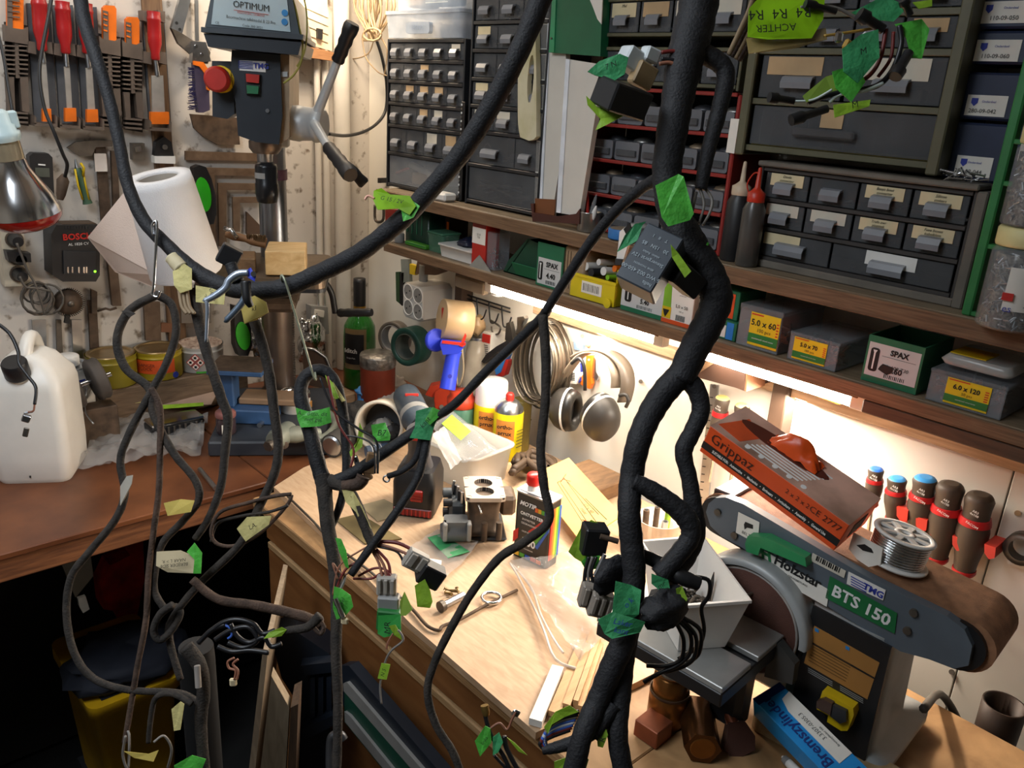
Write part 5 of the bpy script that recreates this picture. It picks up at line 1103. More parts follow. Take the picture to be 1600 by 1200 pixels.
# spray cans
for i, (px, pb, pt, hw, lb) in enumerate(((764, 695, 628, 26, 'yellow spray can with white cap behind the other spray can'), (791, 712, 640, 23, 'yellow spray can with bare metal shoulder and red nozzle by the wall'))):
    p = H(px, pb, zp); q = M.Translation(p); dep = (p-CAM).dot(FW); r = hw*dep/FPX
    zq = lambda y: R(px, y, p.x).z-p.z
    o = T('spray_can', lb, 'spray can', p, 'yellow spray cans')
    MB(q).lathe([(r*.97, 0), (r, .004), (r, zq(pt)), (r*.97, zq(pt)+.002)], 30).build('body', mat('spray yellow', '#d9c413', .35, var=.05), o)
    if i == 0: MB(q).lathe([(r*.97, zq(629)), (r*.98, zq(627)), (r*.95, zq(596)), (r*.9, zq(592)), (0, zq(592))], 30).build('cap', WHITEP, o)
    else:
        MB(q).lathe([(r*.98, zq(640)), (r*.95, zq(634)), (r*.6, zq(624)), (r*.45, zq(622)), (0, zq(622))], 30).build('shoulder', STEEL, o); MB(q).lathe([(r*.28, zq(622)), (r*.28, zq(614)), (r*.2, zq(611)), (0, zq(611))], 16).build('nozzle', REDP, o)
    l_ = wrap(o, q, r, PI*(1.03, .98)[i], PI*(1.32, 1.40)[i], zq((680, 690)[i]), zq((634, 648)[i]), mat('orange panel', '#d98a3a', .5))
    am = PI*(1.2, 1.2)[i]; fm = face(q, r+.003, am)
    for s_, y in (('ortho-', (642, 657)[i]), ('prrux', (652, 667)[i])): txt(s_, .0135, INK, l_, fm, 0, zq(y), bold=.0004)
    txt('N°1', .008, INK, l_, fm, -.002, zq((661, 676)[i])); txt('insect spray\n400 ml', .0045, INK, l_, fm, 0, zq((669, 683)[i]))
    for k in range(6): MB(face(q, r+.0012, PI*1.55)).box(-.012, .010, -.001, 0, zq(690)+.008*k, zq(690)+.008*k+.001).build('print_line', INK, o)
p = H(812, 700, zp); q = M.Translation(p); MB(q).lathe([(.022, 0), (.022, .12), (.02, .125), (0, .125)], 20).thing('olive_tube', mat('olive tube', '#7a6a2c', .5), 'olive brown tube standing behind the right spray can', 'tube')
# zip bag with note
cs = [H(626, 868, zp+.002), H(690, 916, zp+.002), H(748, 852, zp+.004), H(684, 828, zp+.004)]
o = T('zip_bag', 'small zip bag with a green taped note in front of the carburettor', 'bag', cs[0])
sheet(cs, 14, 12, .008, 9).build('film', CLEARB, o); polysheet([H(668, 840, zp+.008), H(690, 834, zp+.008), H(734, 862, zp+.008), H(700, 872, zp+.008)]).build('green_note', TAPEG2, o, solid=.001); wl = polysheet([H(655, 870, zp+.008), H(690, 876, zp+.008), H(688, 896, zp+.008), H(652, 888, zp+.008)]).build('white_label', PAPER, o, solid=.001)
txt('4 V D25', .006, INK, wl, axes(H(672, 884, zp+.009), H(690, 888, zp)-H(655, 880, zp), (0, 0, -1)), 0, 0, y=-.0008)
# olive sheets, metal strip, small hardware
polysheet([H(524, 812, zp+.001), H(562, 803, zp+.001), H(628, 842, zp+.001), H(570, 850, zp+.001)]).thing('sandpaper_sheet', mat('olive abrasive', '#6d5f3c', .7, .2, var=.3, scale=14), 'dark olive sheet lying below the cordless drill', 'sheet', solid=.002)
polysheet([H(562, 790, zp+.001), H(600, 780, zp+.001), H(640, 800, zp+.001), H(590, 815, zp+.001)]).thing('sandpaper_sheet', mat('grey abrasive', '#8d8064', .8, var=.2), 'pale olive sheet lying left of the drill battery', 'sheet', solid=.0012)
MB().tube([H(x, y, zp+.003) for x, y in ((448, 774), (490, 815), (520, 850), (575, 890), (628, 935))], .0025, 6).thing('thin_rod', DULLSTEEL, 'long thin dark rod lying along the plywood edge', 'rod')
MB().tube([V(t) for t in smooth([tuple(H(x, y, zp+.004)) for x, y in ((632, 938), (650, 958), (668, 978), (686, 985), (692, 978), (720, 967), (760, 945), (808, 922))], 4)], .0028, 7).thing('bent_wire', RUST, 'long bent rusty wire lying on the plywood', 'wire')
p = H(768, 934, zp+.006); MB().tube([p+V((.016*math.cos(t*PI/12), .016*math.sin(t*PI/12), 0)) for t in range(24)], .0028, 8, closed=True).thing('metal_ring', CHROME, 'bright metal ring lying on the bent wire', 'ring')
o = T('steel_bolt', 'thick grey steel bolt lying left of the metal ring', 'bolt', H(706, 945, zp)); a, b_ = H(693, 946, zp+.009), H(724, 930, zp+.008)
MB().cyl(a, b_, .006, n=14).build('shank', STEEL, o); MB().cyl(a-(b_-a).normalized()*.008, a, .0095, n=14).build('head', DULLSTEEL, o)
r_ = random.Random(12)
for k in range(7):
    p = H(700+r_.uniform(0, 22), 920+r_.uniform(-2, 8), zp+.003+.002*(k % 3)); d_ = V((r_.uniform(-1, 1), r_.uniform(-1, 1), .2)).normalized()*.006
    o = T('small_screw', 'tiny brass screw in the heap beside the steel bolt', 'screw', p, 'heap of tiny screws on the plywood'); BR = mat('dull brass', '#7d6840', .4, .7)
    MB().cyl(p-d_, p+d_, .0012, .0016, 6).build('shank', BR, o); MB().cyl(p+d_, p+d_*1.25, .003, n=8).build('head', BR, o)
# big clear bag and wooden sticks
cs = [H(797, 880, zp+.02), H(905, 1046, zp+.003), H(975, 960, zp+.03), H(905, 872, zp+.05)]
o = T('plastic_bag', 'clear plastic bag glowing under the light, lying over the wooden sticks', 'bag', cs[1])
sheet(cs, 22, 16, .016, 4, fz=4).build('film', CLEARB, o)
for pts in (((797, 880), (812, 905), (835, 950), (850, 985), (868, 1030), (905, 1046)), ((800, 882), (830, 918), (845, 960), (866, 1000), (880, 1020))): MB().tube([V(t) for t in smooth([tuple(H(x, y, zp+.012)) for x, y in pts], 4)], .0022, 6).build('edge_seam', mat('seam film', '#e6dcd4', .2, clear=.3), o)
PS = wood('pale stick', '#d3ab7c', '#b98f60', sc=(1, 12, 12), rings=5)
for i, (q_, zz, m_, s_) in enumerate((([(826, 1132), (846, 1138), (880, 1052), (862, 1048)], .008, mat('white stick paint', '#efeae2', .5, var=.03), 'white painted stick, leftmost of the bundle on the plywood edge'),
        ([(856, 1118), (874, 1124), (925, 1000), (908, 996)], .006, PS, 'broad pale wooden stick right of the white one'),
        ([(878, 1110), (890, 1114), (934, 992), (924, 988)], .010, PS, 'pale wooden stick, third from the left of the bundle'),
        ([(894, 1108), (902, 1110), (938, 1008), (930, 1004)], .013, PS, 'narrow pale wooden stick, fourth from the left of the bundle'),
        ([(902, 1112), (910, 1114), (942, 1014), (935, 1011)], .008, PS, 'narrow pale wooden stick, rightmost of the bundle'))):
    lo = [H(x, y, zp+.001) for x, y in q_]; m = MB().prism([(p.x, p.y) for p in lo], zp+.001, zp+zz+.004); m.thing('wooden_stick', m_, s_, 'stick', 'bundle of sticks on the plywood')
# ================================================================ goods on the shelves
def rbox(xf, pxl, pyl, pxr, pyr, pyt, z0, dep):
    """frame at the near-left bottom of a box standing on a shelf: x along the wall, y into the wall; width, height"""
    a, b_ = R(pxl, pyl, xf), R(pxr, pyr, xf); h = R((pxl+pxr)/2, pyt, xf).z-z0
    return F((xf, a.y, z0), RW), a.y-b_.y, h
XL = 1.163; ZS = ZL+.001
SPAXG = mat('screw box green', '#1f6a48', .55, var=.1); SPAXW = mat('screw box grey face', '#c9cac8', .6, var=.06)
def screwIcon(o, mx, x, z, h, w=.008):
    MB(mx).prismxz(rrect(x-w/2, x+w/2, z-h/2, z+h/2, w*.3, 3), -.0012, -.0004).build('icon_field', INK, o)
    MB(mx).prismxz([(x-.001, z-h*.4), (x+.001, z-h*.4), (x+.0012, z+h*.3), (x+.003, z+h*.42), (x-.003, z+h*.42), (x-.0012, z+h*.3)], -.0018, -.0012).build('screw_icon', WHITEINK, o)
def spax(nm, px, lb, size, extra=(), dep=.10, open_=True, scl=1, label=(.06, .94, .05, .66)):
    mx, w_, h = rbox(XL, *px, ZS, dep); o = T('screw_box', lb, 'box', mx.translation+V((0, -w_/2, 0)), 'green screw boxes on the lower shelf')
    m = MB(mx)
    m.box(0, w_, 0, .002, 0, h); m.box(0, w_, dep-.002, dep, 0, h); m.box(0, .002, .002, dep-.002, 0, h); m.box(w_-.002, w_, .002, dep-.002, 0, h); m.box(.002, w_-.002, .002, dep-.002, 0, h*.6 if open_ else h)
    m.build('carton', SPAXG, o)
    a, b_, c, d = label
    f_ = MB(mx).box(w_*a, w_*b_, -.0004, 0, h*c, h*d).build('printed_face', SPAXW, o)
    txt('SPAX', h*.16*scl, INK, f_, mx, w_*.60, h*(d-.14), bold=.0005)
    txt(size, h*.17*scl, INK, f_, mx, w_*.58, h*(c+.22), bold=.0004)
    for k in range(12): MB(mx).box(w_*.4+k*w_*.032, w_*.4+k*w_*.032+.0007+.0005*(k % 3 == 0), -.0009, -.0004, h*(c+.03), h*(c+.11)).build('barcode_bar', INK, f_)
    screwIcon(f_, mx, w_*.17, h*(c+d)/2, h*(d-c)*.7, w_*.16)
    MB(mx).box(w_*.3, w_*.9, -.0008, -.0004, h*(d-.245), h*(d-.24)).build('print_line', INK, f_)
    for s_, sz, x, z in extra: txt(s_, h*sz, INK, f_, mx, w_*x, h*z, shear=.15)
    return o, mx, w_, h
# far left goods
mx, w_, h = rbox(1.2, 631, 398, 668, 410, 318, ZS, .08)
o = T('canister', 'tall dark green ribbed canister at the far end of the lower shelf', 'canister', mx.translation)
loft(MB(mx), [(R_(0, w_, 0, w_, .008), 0), (R_(0, w_, 0, w_, .008), h*.8), (R_(.003, w_-.003, .003, w_-.003, .008), h*.82), (R_(.003, w_-.003, .003, w_-.003, .008), h)], True).build('body', mat('bottle green', '#14382a', .3, var=.2), o)
for k in range(4): MB(mx).box(w_*(.12+.2*k), w_*(.16+.2*k), -.002, 0, h*.25, h*.75, .001).build('rib', mat('lighter green rib', '#2c6a4e', .25), o)  # ribs in a lighter green than the body
mx, w_, h = rbox(1.175, 632, 394, 664, 404, 380, ZS, .03); o = T('small_box', 'small bright green box in front of the dark canister', 'box', mx.translation)
MB(mx).box(0, w_, 0, .02, 0, h, .002).build('body', mat('leaf green', '#4f9a2e', .5), o); MB(mx).box(.002, w_-.002, -.001, 0, h*.6, h*.8).build('band', GREENINK, o)
p = R(624, 390, 1.18); q = M.Translation((1.18, p.y, ZS)); MB(q).lathe([(.012, 0), (.0125, .002), (.0125, .02), (.011, .022), (0, .022)], 18).thing('small_tin', GREYP, 'tiny grey tin at the very end of the lower shelf', 'tin')
mx, w_, h = rbox(1.25, 668, 392, 700, 402, 326, ZS, .06); o = T('carton', 'dark carton with an orange edge behind the white tub', 'box', mx.translation)
MB(mx).box(0, w_, 0, .06, 0, h, .001).build('body', mat('brown carton', '#3d2c22', .7), o); MB(mx).box(w_*.15, w_*.8, -.001, 0, h*.2, h*.8).build('print', CARDT, o); MB(mx).box(w_*.9, w_, -.001, 0, .01, h*.7).build('orange_edge', ORG, o)
mx, w_, h = rbox(1.18, 666, 408, 690, 414, 366, ZS, .06); o = T('plastic_pot', 'green tinted clear pot beside the white tub', 'pot', mx.translation)
loft(MB(mx), [(R_(.003, w_-.003, .003, .05, .006), 0), (R_(0, w_, 0, .055, .006), h)], True).build('body', mat('green tint plastic', '#5d8a70', .15, clear=.4), o); MB(mx).box(-.001, w_+.001, -.001, .056, h, h+.005, .002).build('rim', mat('green tint rim', '#4a7a60', .3), o)
mx, w_, h = rbox(1.165, 684, 412, 736, 421, 386, ZS, .07); o = T('white_tub', 'small white plastic tub filled with dark blue bags', 'tub', mx.translation)
loft(MB(mx), [(R_(.004, w_-.004, .004, .066, .006), 0), (R_(0, w_, 0, .07, .008), h*.85), (R_(-.003, w_+.003, -.003, .073, .009), h*.87), (R_(-.003, w_+.003, -.003, .073, .009), h)], True).build('body', WHITEP, o)
crumple(mx @ V((w_*.55, .035, h+.008)), .02, 31, 14, 18, (1.2, 1.2, .6), .4).thing('plastic_packet', mat('navy film', '#1c2338', .3), 'dark blue packets lying in the white tub', 'packet')
mx, w_, h = rbox(1.165, 736, 413, 757, 417, 347, ZS, .05); o = T('carton', 'narrow red and white carton marked 20 standing on end', 'box', mx.translation)
MB(mx).box(0, w_, 0, .04, 0, h, .001).build('body', mat('carton red', '#b8281e', .5), o); MB(mx).box(.001, w_-.001, -.0008, 0, h*.52, h*.88).build('white_label', PAPER, o); txt('25.30\nT20', .006, INK, o, mx, w_/2, h*.7); MB(mx).box(.001, w_-.001, -.0008, 0, h*.89, h*.98).build('red_band', mat('carton red dark', '#8a2018', .5), o)
mx, w_, h = rbox(1.17, 757, 419, 773, 423, 362, ZS, .05); o = T('clear_case', 'narrow clear case of screws next to the red carton', 'case', mx.translation)
MB(mx).box(0, w_, 0, .04, 0, h, .001).build('case', CLEARP, o)
m = MB(mx); r_ = random.Random(5)
for k in range(30): c = V((r_.uniform(.002, w_-.002), .006+r_.random()*.02, r_.uniform(.004, h*.5))); d_ = V((r_.uniform(-1, 1), 0, r_.uniform(-1, 1)))*.004; m.cyl(c-d_, c+d_, .0008, n=4)
S(m.build('screws', STEEL, o), 'stuff')
fx = F((1.157, R(750, 425, 1.157).y, ZS), RW); o = MB(fx).prismxz(LP(fx, [(727, 424), (745, 398), (771, 430)], 0), 0, .002, mx=M.Rotation(-.25, 4, 'X')).thing('paper_scrap', mat('grey paper', '#8c8880', .8), 'grey triangular paper scrap leaning on the shelf edge', 'paper')
# green open carton with a flap
mx, w_, h = rbox(1.165, 775, 436, 838, 450, 372, ZS, .1); o = T('open_carton', 'dark green carton lying open with a torn flap', 'box', mx.translation)
m = MB(mx); m.prismxz([(0, 0), (w_, 0), (w_, h*.9), (w_*.55, h), (w_*.1, h*.3)], .02, .022); m.prismxz([(0, 0), (w_, 0), (w_, h*.9), (w_*.55, h), (w_*.1, h*.3)], .095, .097); m.box(0, w_, .02, .097, 0, .002); m.box(w_-.002, w_, .022, .095, .002, h*.9)
m.build('carton', mat('deep green card', '#123f2a', .6), o); MB(mx @ M.Translation((w_*.1, .02, .002)) @ M.Rotation(-.9, 4, 'Y')).box(0, w_*.8, 0, .07, 0, .002).build('lid_flap', mat('deep green card', '#123f2a', .6), o)
MB(mx @ M.Translation((w_*.35, .018, .004)) @ M.Rotation(.5, 4, 'X')).box(0, w_*.6, -.002, 0, 0, .03).build('front_flap', GREENP, o)
spax('a', (836, 452, 876, 462, 381), 'green screw box marked 4.40 with a worn top edge', '4.40')
mx, w_, h = rbox(1.165, 876, 463, 908, 471, 385, ZS, .1); o = T('wooden_box', 'pale brown cardboard block between the 4.40 box and the yellow bin', 'box', mx.translation)
loft(MB(mx), [(R_(0, w_, 0, .1, .008), 0), (R_(0, w_, 0, .1, .008), h-.003), (R_(.003, w_-.003, .003, .097, .008), h)], True).build('body', wood('cardboard brown', '#a58a6a', '#8d7152', sc=(3, 3, 14)), o)
for k in range(3): MB(mx).box(.003+.008*k, .004+.008*k, -.001, 0, h*.1, h*.9).build('fold_line', RUST, o)
# yellow bin with markers and bits
mx, w_, h = rbox(1.158, 889, 468, 958, 484, 412, ZS, .1); o = T('parts_bin', 'yellow open parts bin holding caps and pens on the lower shelf', 'bin', mx.translation)
YB = mat('bin yellow', '#d8c21a', .45, var=.06)
m = MB(mx); m.box(0, w_, 0, .003, 0, h*.62, .001); m.box(0, .003, .003, .1, 0, h, .001); m.box(w_-.003, w_, .003, .1, 0, h, .001); m.box(.003, w_-.003, .097, .1, 0, h); m.box(.003, w_-.003, .003, .097, 0, .003); m.build('bin_body', YB, o)
MB(mx).prismxz(rrect(-.002, w_+.002, h*.58, h*.66, .002, 2), -.002, .002).build('front_lip', YB, o)
MB(mx).cyl((w_-.012, -.006, .006), (w_-.012, .0, .006), .009, n=14).build('foot_knob', YB, o)
lb = MB(mx).box(w_*.27, w_*.72, -.001, 0, h*.18, h*.5).build('label', PAPER, o)
for k in range(11): MB(mx).box(w_*.31+k*w_*.034, w_*.31+k*w_*.034+.0008+.0005*(k % 3 == 0), -.0016, -.001, h*.24, h*.44).build('barcode_bar', INK, lb)
for k, (x, z, m_, r__) in enumerate(((.22, .85, WHITEP, .008), (.62, .84, WHITEP, .008), (.5, 1.05, WHITEP, .006), (.72, .70, mat('lime cap', '#8fd02c', .4), .005), (.85, .98, ORG, .006), (.35, .72, DARK, .008), (.12, .75, GREYP, .005))):
    MB(mx).cyl((w_*x, .012, h*z), (w_*x+.004, .06, h*z-.004), r__, n=14).thing('capped_pen', m_, ('white capped tube at the near side of the yellow bin', 'white capped tube in the middle of the yellow bin', 'small white tube at the back of the yellow bin', 'lime green tube end in the yellow bin', 'orange tube end in the yellow bin', 'dark tube end in the yellow bin', 'grey tube end in the yellow bin')[k], 'tube', 'tubes and pens in the yellow bin')
spax('b', (968, 492, 1032, 508, 430), 'wide grey fronted screw box marked 5.40 under the hanging relay', '5.40', label=(0, 1, .12, .98))
# label box 5.0 x 50
mx, w_, h = rbox(1.163, 1032, 508, 1078, 519, 432, ZS, .09); o = T('screw_box', 'white and lime screw box with an orange foot right of the 5.40 box', 'box', mx.translation, 'green screw boxes on the lower shelf')
MB(mx).box(0, w_, 0, .09, 0, h, .001).build('carton', PAPER, o); MB(mx).prismxz([(0, .008), (w_*.30, .008), (w_*.22, h), (0, h)], -.0006, 0).build('lime_field', mat('lime print', '#7db52c', .5), o)
MB(mx).box(0, w_*.3, -.001, -.0006, h*.1, h*.34).build('yellow_field', YELLOW, o); MB(mx).prismxz([(.002, h*.28), (w_*.25, h*.28), (w_*.18, h*.18), (w_*.13, h*.12), (w_*.08, h*.18)], -.0016, -.001).build('emblem', INK, o)
MB(mx).box(0, w_, -.0008, 0, 0, .007).build('orange_foot', mat('orange red print', '#d5501e', .5), o)
for s_, sz, z in (('Schroeven', .005, .72), ('universeel', .0035, .64), ('5,0 x 50', .008, .4), ('100 st', .004, .3)): txt(s_, sz, INK, o, mx, w_*.64, h*z)
for k in range(9): MB(mx).box(w_*.48+k*.0022, w_*.48+k*.0022+.0009, -.0008, 0, h*.1, h*.22).build('barcode_bar', INK, o)
# small green boxes behind the trunk
mx, w_, h = rbox(1.163, 1092, 527, 1146, 544, 497, ZS, .08); o = T('screw_box', 'low green screw box marked 4x20 with a blue side stripe', 'box', mx.translation, 'green screw boxes on the lower shelf')
MB(mx).box(0, w_, 0, .08, 0, h, .001).build('carton', SPAXG, o); MB(mx).box(.002, w_*.72, -.0006, 0, h*.1, h*.75).build('white_face', PAPER, o); MB(mx).box(w_*.74, w_*.93, -.0006, 0, h*.05, h*.95).build('blue_stripe', mat('print blue', '#2f7fd0', .5), o); txt('4x20', .010, BLUEINK, o, mx, w_*.36, h*.5, bold=.0004)
mx, w_, h = rbox(1.172, 1120, 498, 1150, 506, 452, ZS+.032, .08); o = T('screw_box', 'green screw box with a red orange stripe stacked on the 4x20 box', 'box', mx.translation, 'green screw boxes on the lower shelf')
MB(mx).box(-.02, w_, 0, .08, 0, h, .001).build('carton', SPAXG, o); MB(mx).box(.0, w_*.7, -.0006, 0, h*.1, h*.8).build('white_face', PAPER, o); MB(mx).box(w_*.55, w_*.8, -.001, -.0006, h*.05, h*.9).build('orange_stripe', mat('orange red print', '#d5501e', .5), o)
# clear screw boxes
for i, (px, s_, n_, lbx, lb) in enumerate((((1148, 545, 1212, 562, 478), '5.0 x 60', '100 pcs', (.28, .98), 'taller clear screw box with a 5.0 x 60 label, left of the others'), ((1226, 578, 1300, 602, 524), '5.0 x 70', '100 pcs', (.1, .78), 'low clear screw box with a 5.0 x 70 label beside the handwritten green box'), ((1440, 645, 1555, 682, 585), '6.0 x 120', '50 pcs', (.24, .82), 'long clear plastic box of screws with a yellow 6.0 x 120 label'))):
    dep = .13; mx, w_, h = rbox(1.16, *px, ZS, dep)
    o = T('screw_case', lb, 'box', mx.translation, 'clear screw cases on the lower shelf')
    m = MB(mx); m.box(0, w_, 0, .0015, 0, h*.88); m.box(0, w_, dep-.0015, dep, 0, h*.88); m.box(0, .0015, 0, dep, 0, h*.88); m.box(w_-.0015, w_, 0, dep, 0, h*.88); m.box(0, w_, 0, dep, 0, .0015); m.build('case', CLEARP, o)
    MB(mx).box(-.001, w_+.001, -.001, dep+.001, h*.88, h, .001).build('lid', CLEARP, o)
    m = MB(mx); r_ = random.Random(i); m2 = MB(mx)
    for k in range(46):
        c = V((r_.uniform(.012, w_-.012), r_.uniform(.006, .06), r_.uniform(.004, h*.5))); d_ = V((r_.uniform(-.3, .3), r_.uniform(-1, 1), r_.uniform(-.3, .3))).normalized()*.018
        c.y = max(c.y, .024); m.cyl(c-d_, c+d_, .0017, n=5); m2.cyl(c-d_, c-d_*1.08, .0042, .003, 8)
    S(m.build('screws', mat('zinc screws', '#b7b4b0', .3, .9), o), 'stuff'); S(m2.build('screw_heads', STEEL, o), 'stuff')
    a, b_ = lbx
    l_ = MB(mx).box(w_*a, w_*b_, -.0012, -.0002, h*.08, h*.86).build('yellow_label', mat('label yellow', '#e3c21c', .5, var=.05), o)
    MB(mx).box(w_*a, w_*b_, -.0016, -.0012, h*.14, h*.36).build('green_band', mat('label green', '#2c7a36', .5), l_)
    MB(mx).box(w_*(a+.02), w_*(a+.30), -.0016, -.0012, h*.80, h*.83).build('red_mark', REDINK, l_)
    for k in range(5): MB(mx).box(w_*(b_-.07), w_*(b_-.02), -.0016, -.0012, h*(.4+.07*k), h*(.43+.07*k)).build('red_tick', REDINK, l_)
    txt(s_, h*.20, INK, l_, mx, w_*(a+b_)/2-.002, h*.62, y=-.0017, bold=.0003); txt(n_, h*.12, INK, l_, mx, w_*(a+b_)/2, h*.45, y=-.0017); txt('countersunk wood screw', h*.055, WHITEINK, l_, mx, w_*(a+b_)/2, h*.25, y=-.002)
o, mx, w_, h = spax('c', (1340, 613, 1425, 638, 528), 'green grey screw box with 6x100 written on it by hand', '4.60', (('6x100 T30', .11, .6, .42),), label=(.04, .96, .14, .86))
MB(mx).prismxz([(w_*.42+.010*math.cos(t*.7)*(1+.2*(t % 2)), h*.36+.006*math.sin(t*.7)*(1+.3*(t % 2))) for t in range(9)], -.0014, -.0009).build('marker_blot', INK, o)
pk = T('zip_packet', 'clear zip packet with a yellow label lying on the 6.0 x 120 case', 'packet', R(1500, 590, 1.18)); mx, w_, h = rbox(1.175, 1462, 590, 1570, 612, 572, ZS, .1)
q_ = F((1.17, R(1466, 590, 1.17).y, ZS+.0405+.012), RW)
loft(MB(q_), [(R_(0, .085, 0, .09, .01), 0), (R_(-.004, .089, -.004, .094, .012), .006), (R_(.003, .082, .003, .087, .01), .014)], True).build('packet', mat('milky film', '#d9d6cf', .2, clear=.45), pk); MB(q_).box(.004, .05, .01, .06, .0142, .0152).build('yellow_label', YELLOW, pk)
# red and dark clips hanging on the wall left of the shelves
o = T('hanging_shackle', 'steel shackle with red handle hanging left of the lower shelf', 'shackle', R(600, 345, 1.345))
MB().tube([V(t) for t in smooth([tuple(R(x, y, 1.33)) for x, y in ((586, 320), (586, 342), (592, 347), (599, 342), (599, 320))], 4)], .004, 8).build('shackle', DULLSTEEL, o)
fx = F((1.32, R(600, 330, 1.32).y, 0), RW); MB(fx).prismxz(LP(fx, [(602, 326), (618, 328), (618, 348), (602, 345)], 0), 0, .02).build('red_grip', mat('dark red grip', '#7d1d18', .5), o)
MB(fx).prismxz(LP(fx, [(590, 278), (595, 278), (595, 286), (590, 286)], 0), 0, .03).thing('wall_peg', BLACK, 'small black peg in the wall left of the upper shelf', 'peg')
fx = F((1.155, R(683, 300, 1.155).y, ZU+.001), RW); MB(fx).box(-.02, .028, 0, .035, 0, .018, .004).thing('white_eraser', WHITEP, 'white block lying on the upper shelf under the charcoal cabinet', 'block')
# ---------------- upper shelf extras
mx = F((1.20, 1.79, 1.7735), RW)
o = T('organiser_box', 'bluish clear organiser box lying on the corner cabinet', 'box', mx.translation)
BLC = mat('blue clear plastic', '#b9c6d6', .2, clear=.45)
loft(MB(mx), [(R_(0, .285, 0, .12, .012), 0), (R_(-.004, .289, -.004, .124, .014), .05)], True).build('tray', BLC, o); loft(MB(mx), [(R_(-.006, .291, -.006, .126, .014), .0505), (R_(-.006, .291, -.006, .126, .014), .058)], True).build('lid', BLC, o)
MB(mx).prismxz(rrect(.10, .19, .008, .032, .006, 3), -.016, -.006).build('latch', BLC, o); txt('LEGNO', .014, mat('faint blue', '#8796ad', .5), o, mx, .145, .02, y=-.017)
mx = F((1.21, 1.765, 1.8325), RW); o = T('organiser_box', 'upper clear organiser box with brown and white bits inside', 'box', mx.translation)
loft(MB(mx), [(R_(0, .25, 0, .1, .012), 0), (R_(-.004, .254, -.004, .104, .014), .06)], True).build('tray', BLC, o); MB(mx).box(.03, .09, .01, .06, .008, .04, .004).build('brown_block', CARDT, o); MB(mx).box(.11, .2, -.001, .05, .01, .05, .004).build('white_pouch', mat('white pouch', '#d4d6cf', .5), o)
HPX = 1.185
fx = F((HPX, R(825, 130, HPX).y, 0), RW)
o = T('grip_plate', 'cream plastic handle plate with a long oval opening before the tall cabinet', 'handle', R(825, 215, HPX))
ot = LP(fx, [(818, 28), (826, 22), (836, 30), (838, 120), (838, 217), (826, 220), (812, 214), (809, 190), (809, 120), (812, 96), (818, 60)], 0)
cx, cy = L(fx, 829, 124, 0).x, L(fx, 829, 124, 0).z
OFW = mat('yellowed plastic', '#c9c3a6', .5, var=.25, scale=9, col2='#98924e', contrast=(.2, .5))
pa = ot; m = MB(fx)
# outline with an oval window: bridge ring between outline samples and oval
k_ = 40; per = []
tot = [0]
for i in range(len(pa)): a, b_ = pa[i], pa[(i+1) % len(pa)]; tot.append(tot[-1]+math.dist(a, b_))
import bisect
for j in range(k_):
    t = tot[-1]*j/k_; i = bisect.bisect_right(tot, t)-1; i = min(i, len(pa)-1); a, b_ = pa[i], pa[(i+1) % len(pa)]; u = (t-tot[i])/max(1e-9, tot[i+1]-tot[i]); per.append((a[0]+(b_[0]-a[0])*u, a[1]+(b_[1]-a[1])*u))
ow, oh = .0085, .045; ov = []
for x, z in per:
    a = math.atan2((z-cy)/oh, (x-cx)/ow); ov.append((cx+ow*math.cos(a), cy+oh*math.sin(a)))
vs = [(x, 0, z) for x, z in per]+[(x, 0, z) for x, z in ov]+[(x, .012, z) for x, z in per]+[(x, .012, z) for x, z in ov]
fs = []
for j in range(k_):
    n = (j+1) % k_; fs += [(j, n, k_+n, k_+j), (2*k_+j, 3*k_+j, 3*k_+n, 2*k_+n), (j, 2*k_+j, 2*k_+n, n), (k_+j, k_+n, 3*k_+n, 3*k_+j)]
m.add(vs, fs, False).build('plate', OFW, o)
# white boards in a brown tray
for i, (pts, x, s_) in enumerate((([(838, 26), (864, 30), (884, 84), (884, 200), (862, 340), (834, 332), (840, 180)], 1.20, 'tall white board standing in a brown tray, the rear of two'), ([(884, 92), (934, 100), (942, 106), (905, 338), (869, 332)], 1.16, 'slanting white board with a bright edge, the front one of two'))):
    fx = F((x, R(880, 200, x).y, 0), RW); o = T('white_board', s_, 'board', R(870, 330, x), 'white boards on the upper shelf')
    MB(fx).prismxz(LP(fx, pts, 0), 0, .012).build('board', mat('white board', '#cfcbc2', .5, var=.04), o)
    if i: MB(fx).prismxz(LP(fx, [(884, 92), (890, 93), (876, 333), (869, 332)], -.002), -.002, -.0005).build('bright_edge', mat('bright strip', '#d8dee6', .4), o)
    if i == 0: MB(fx).prismxz(LP(fx, [(856, 34), (860, 34), (846, 330), (842, 330)], -.002), -.002, -.0005).build('edge_strip', mat('bright strip', '#d8dee6', .4), o)
o = T('brown_tray', 'dark red brown tray at the feet of the white boards', 'tray', R(870, 345, 1.15)); fx = F((1.156, R(870, 340, 1.15).y, 0), RW)
MB(fx).prismxz(LP(fx, [(829, 318), (834, 318), (834, 332), (870, 338), (900, 334), (906, 326), (905, 350), (832, 346)], 0), 0, .004).build('front_wall', mat('brown resin', '#452019', .35), o)
MB(fx).prismxz(LP(fx, [(834, 310), (866, 312), (864, 338), (834, 336)], .001), .0045, .006).build('inner_wall', mat('amber resin', '#6d3f20', .35), o)
fx = F((1.19, R(900, 60, 1.19).y, 0), RW); o = T('green_box', 'green painted metal box with a torn white patch before the olive cabinet', 'box', R(900, 88, 1.19))
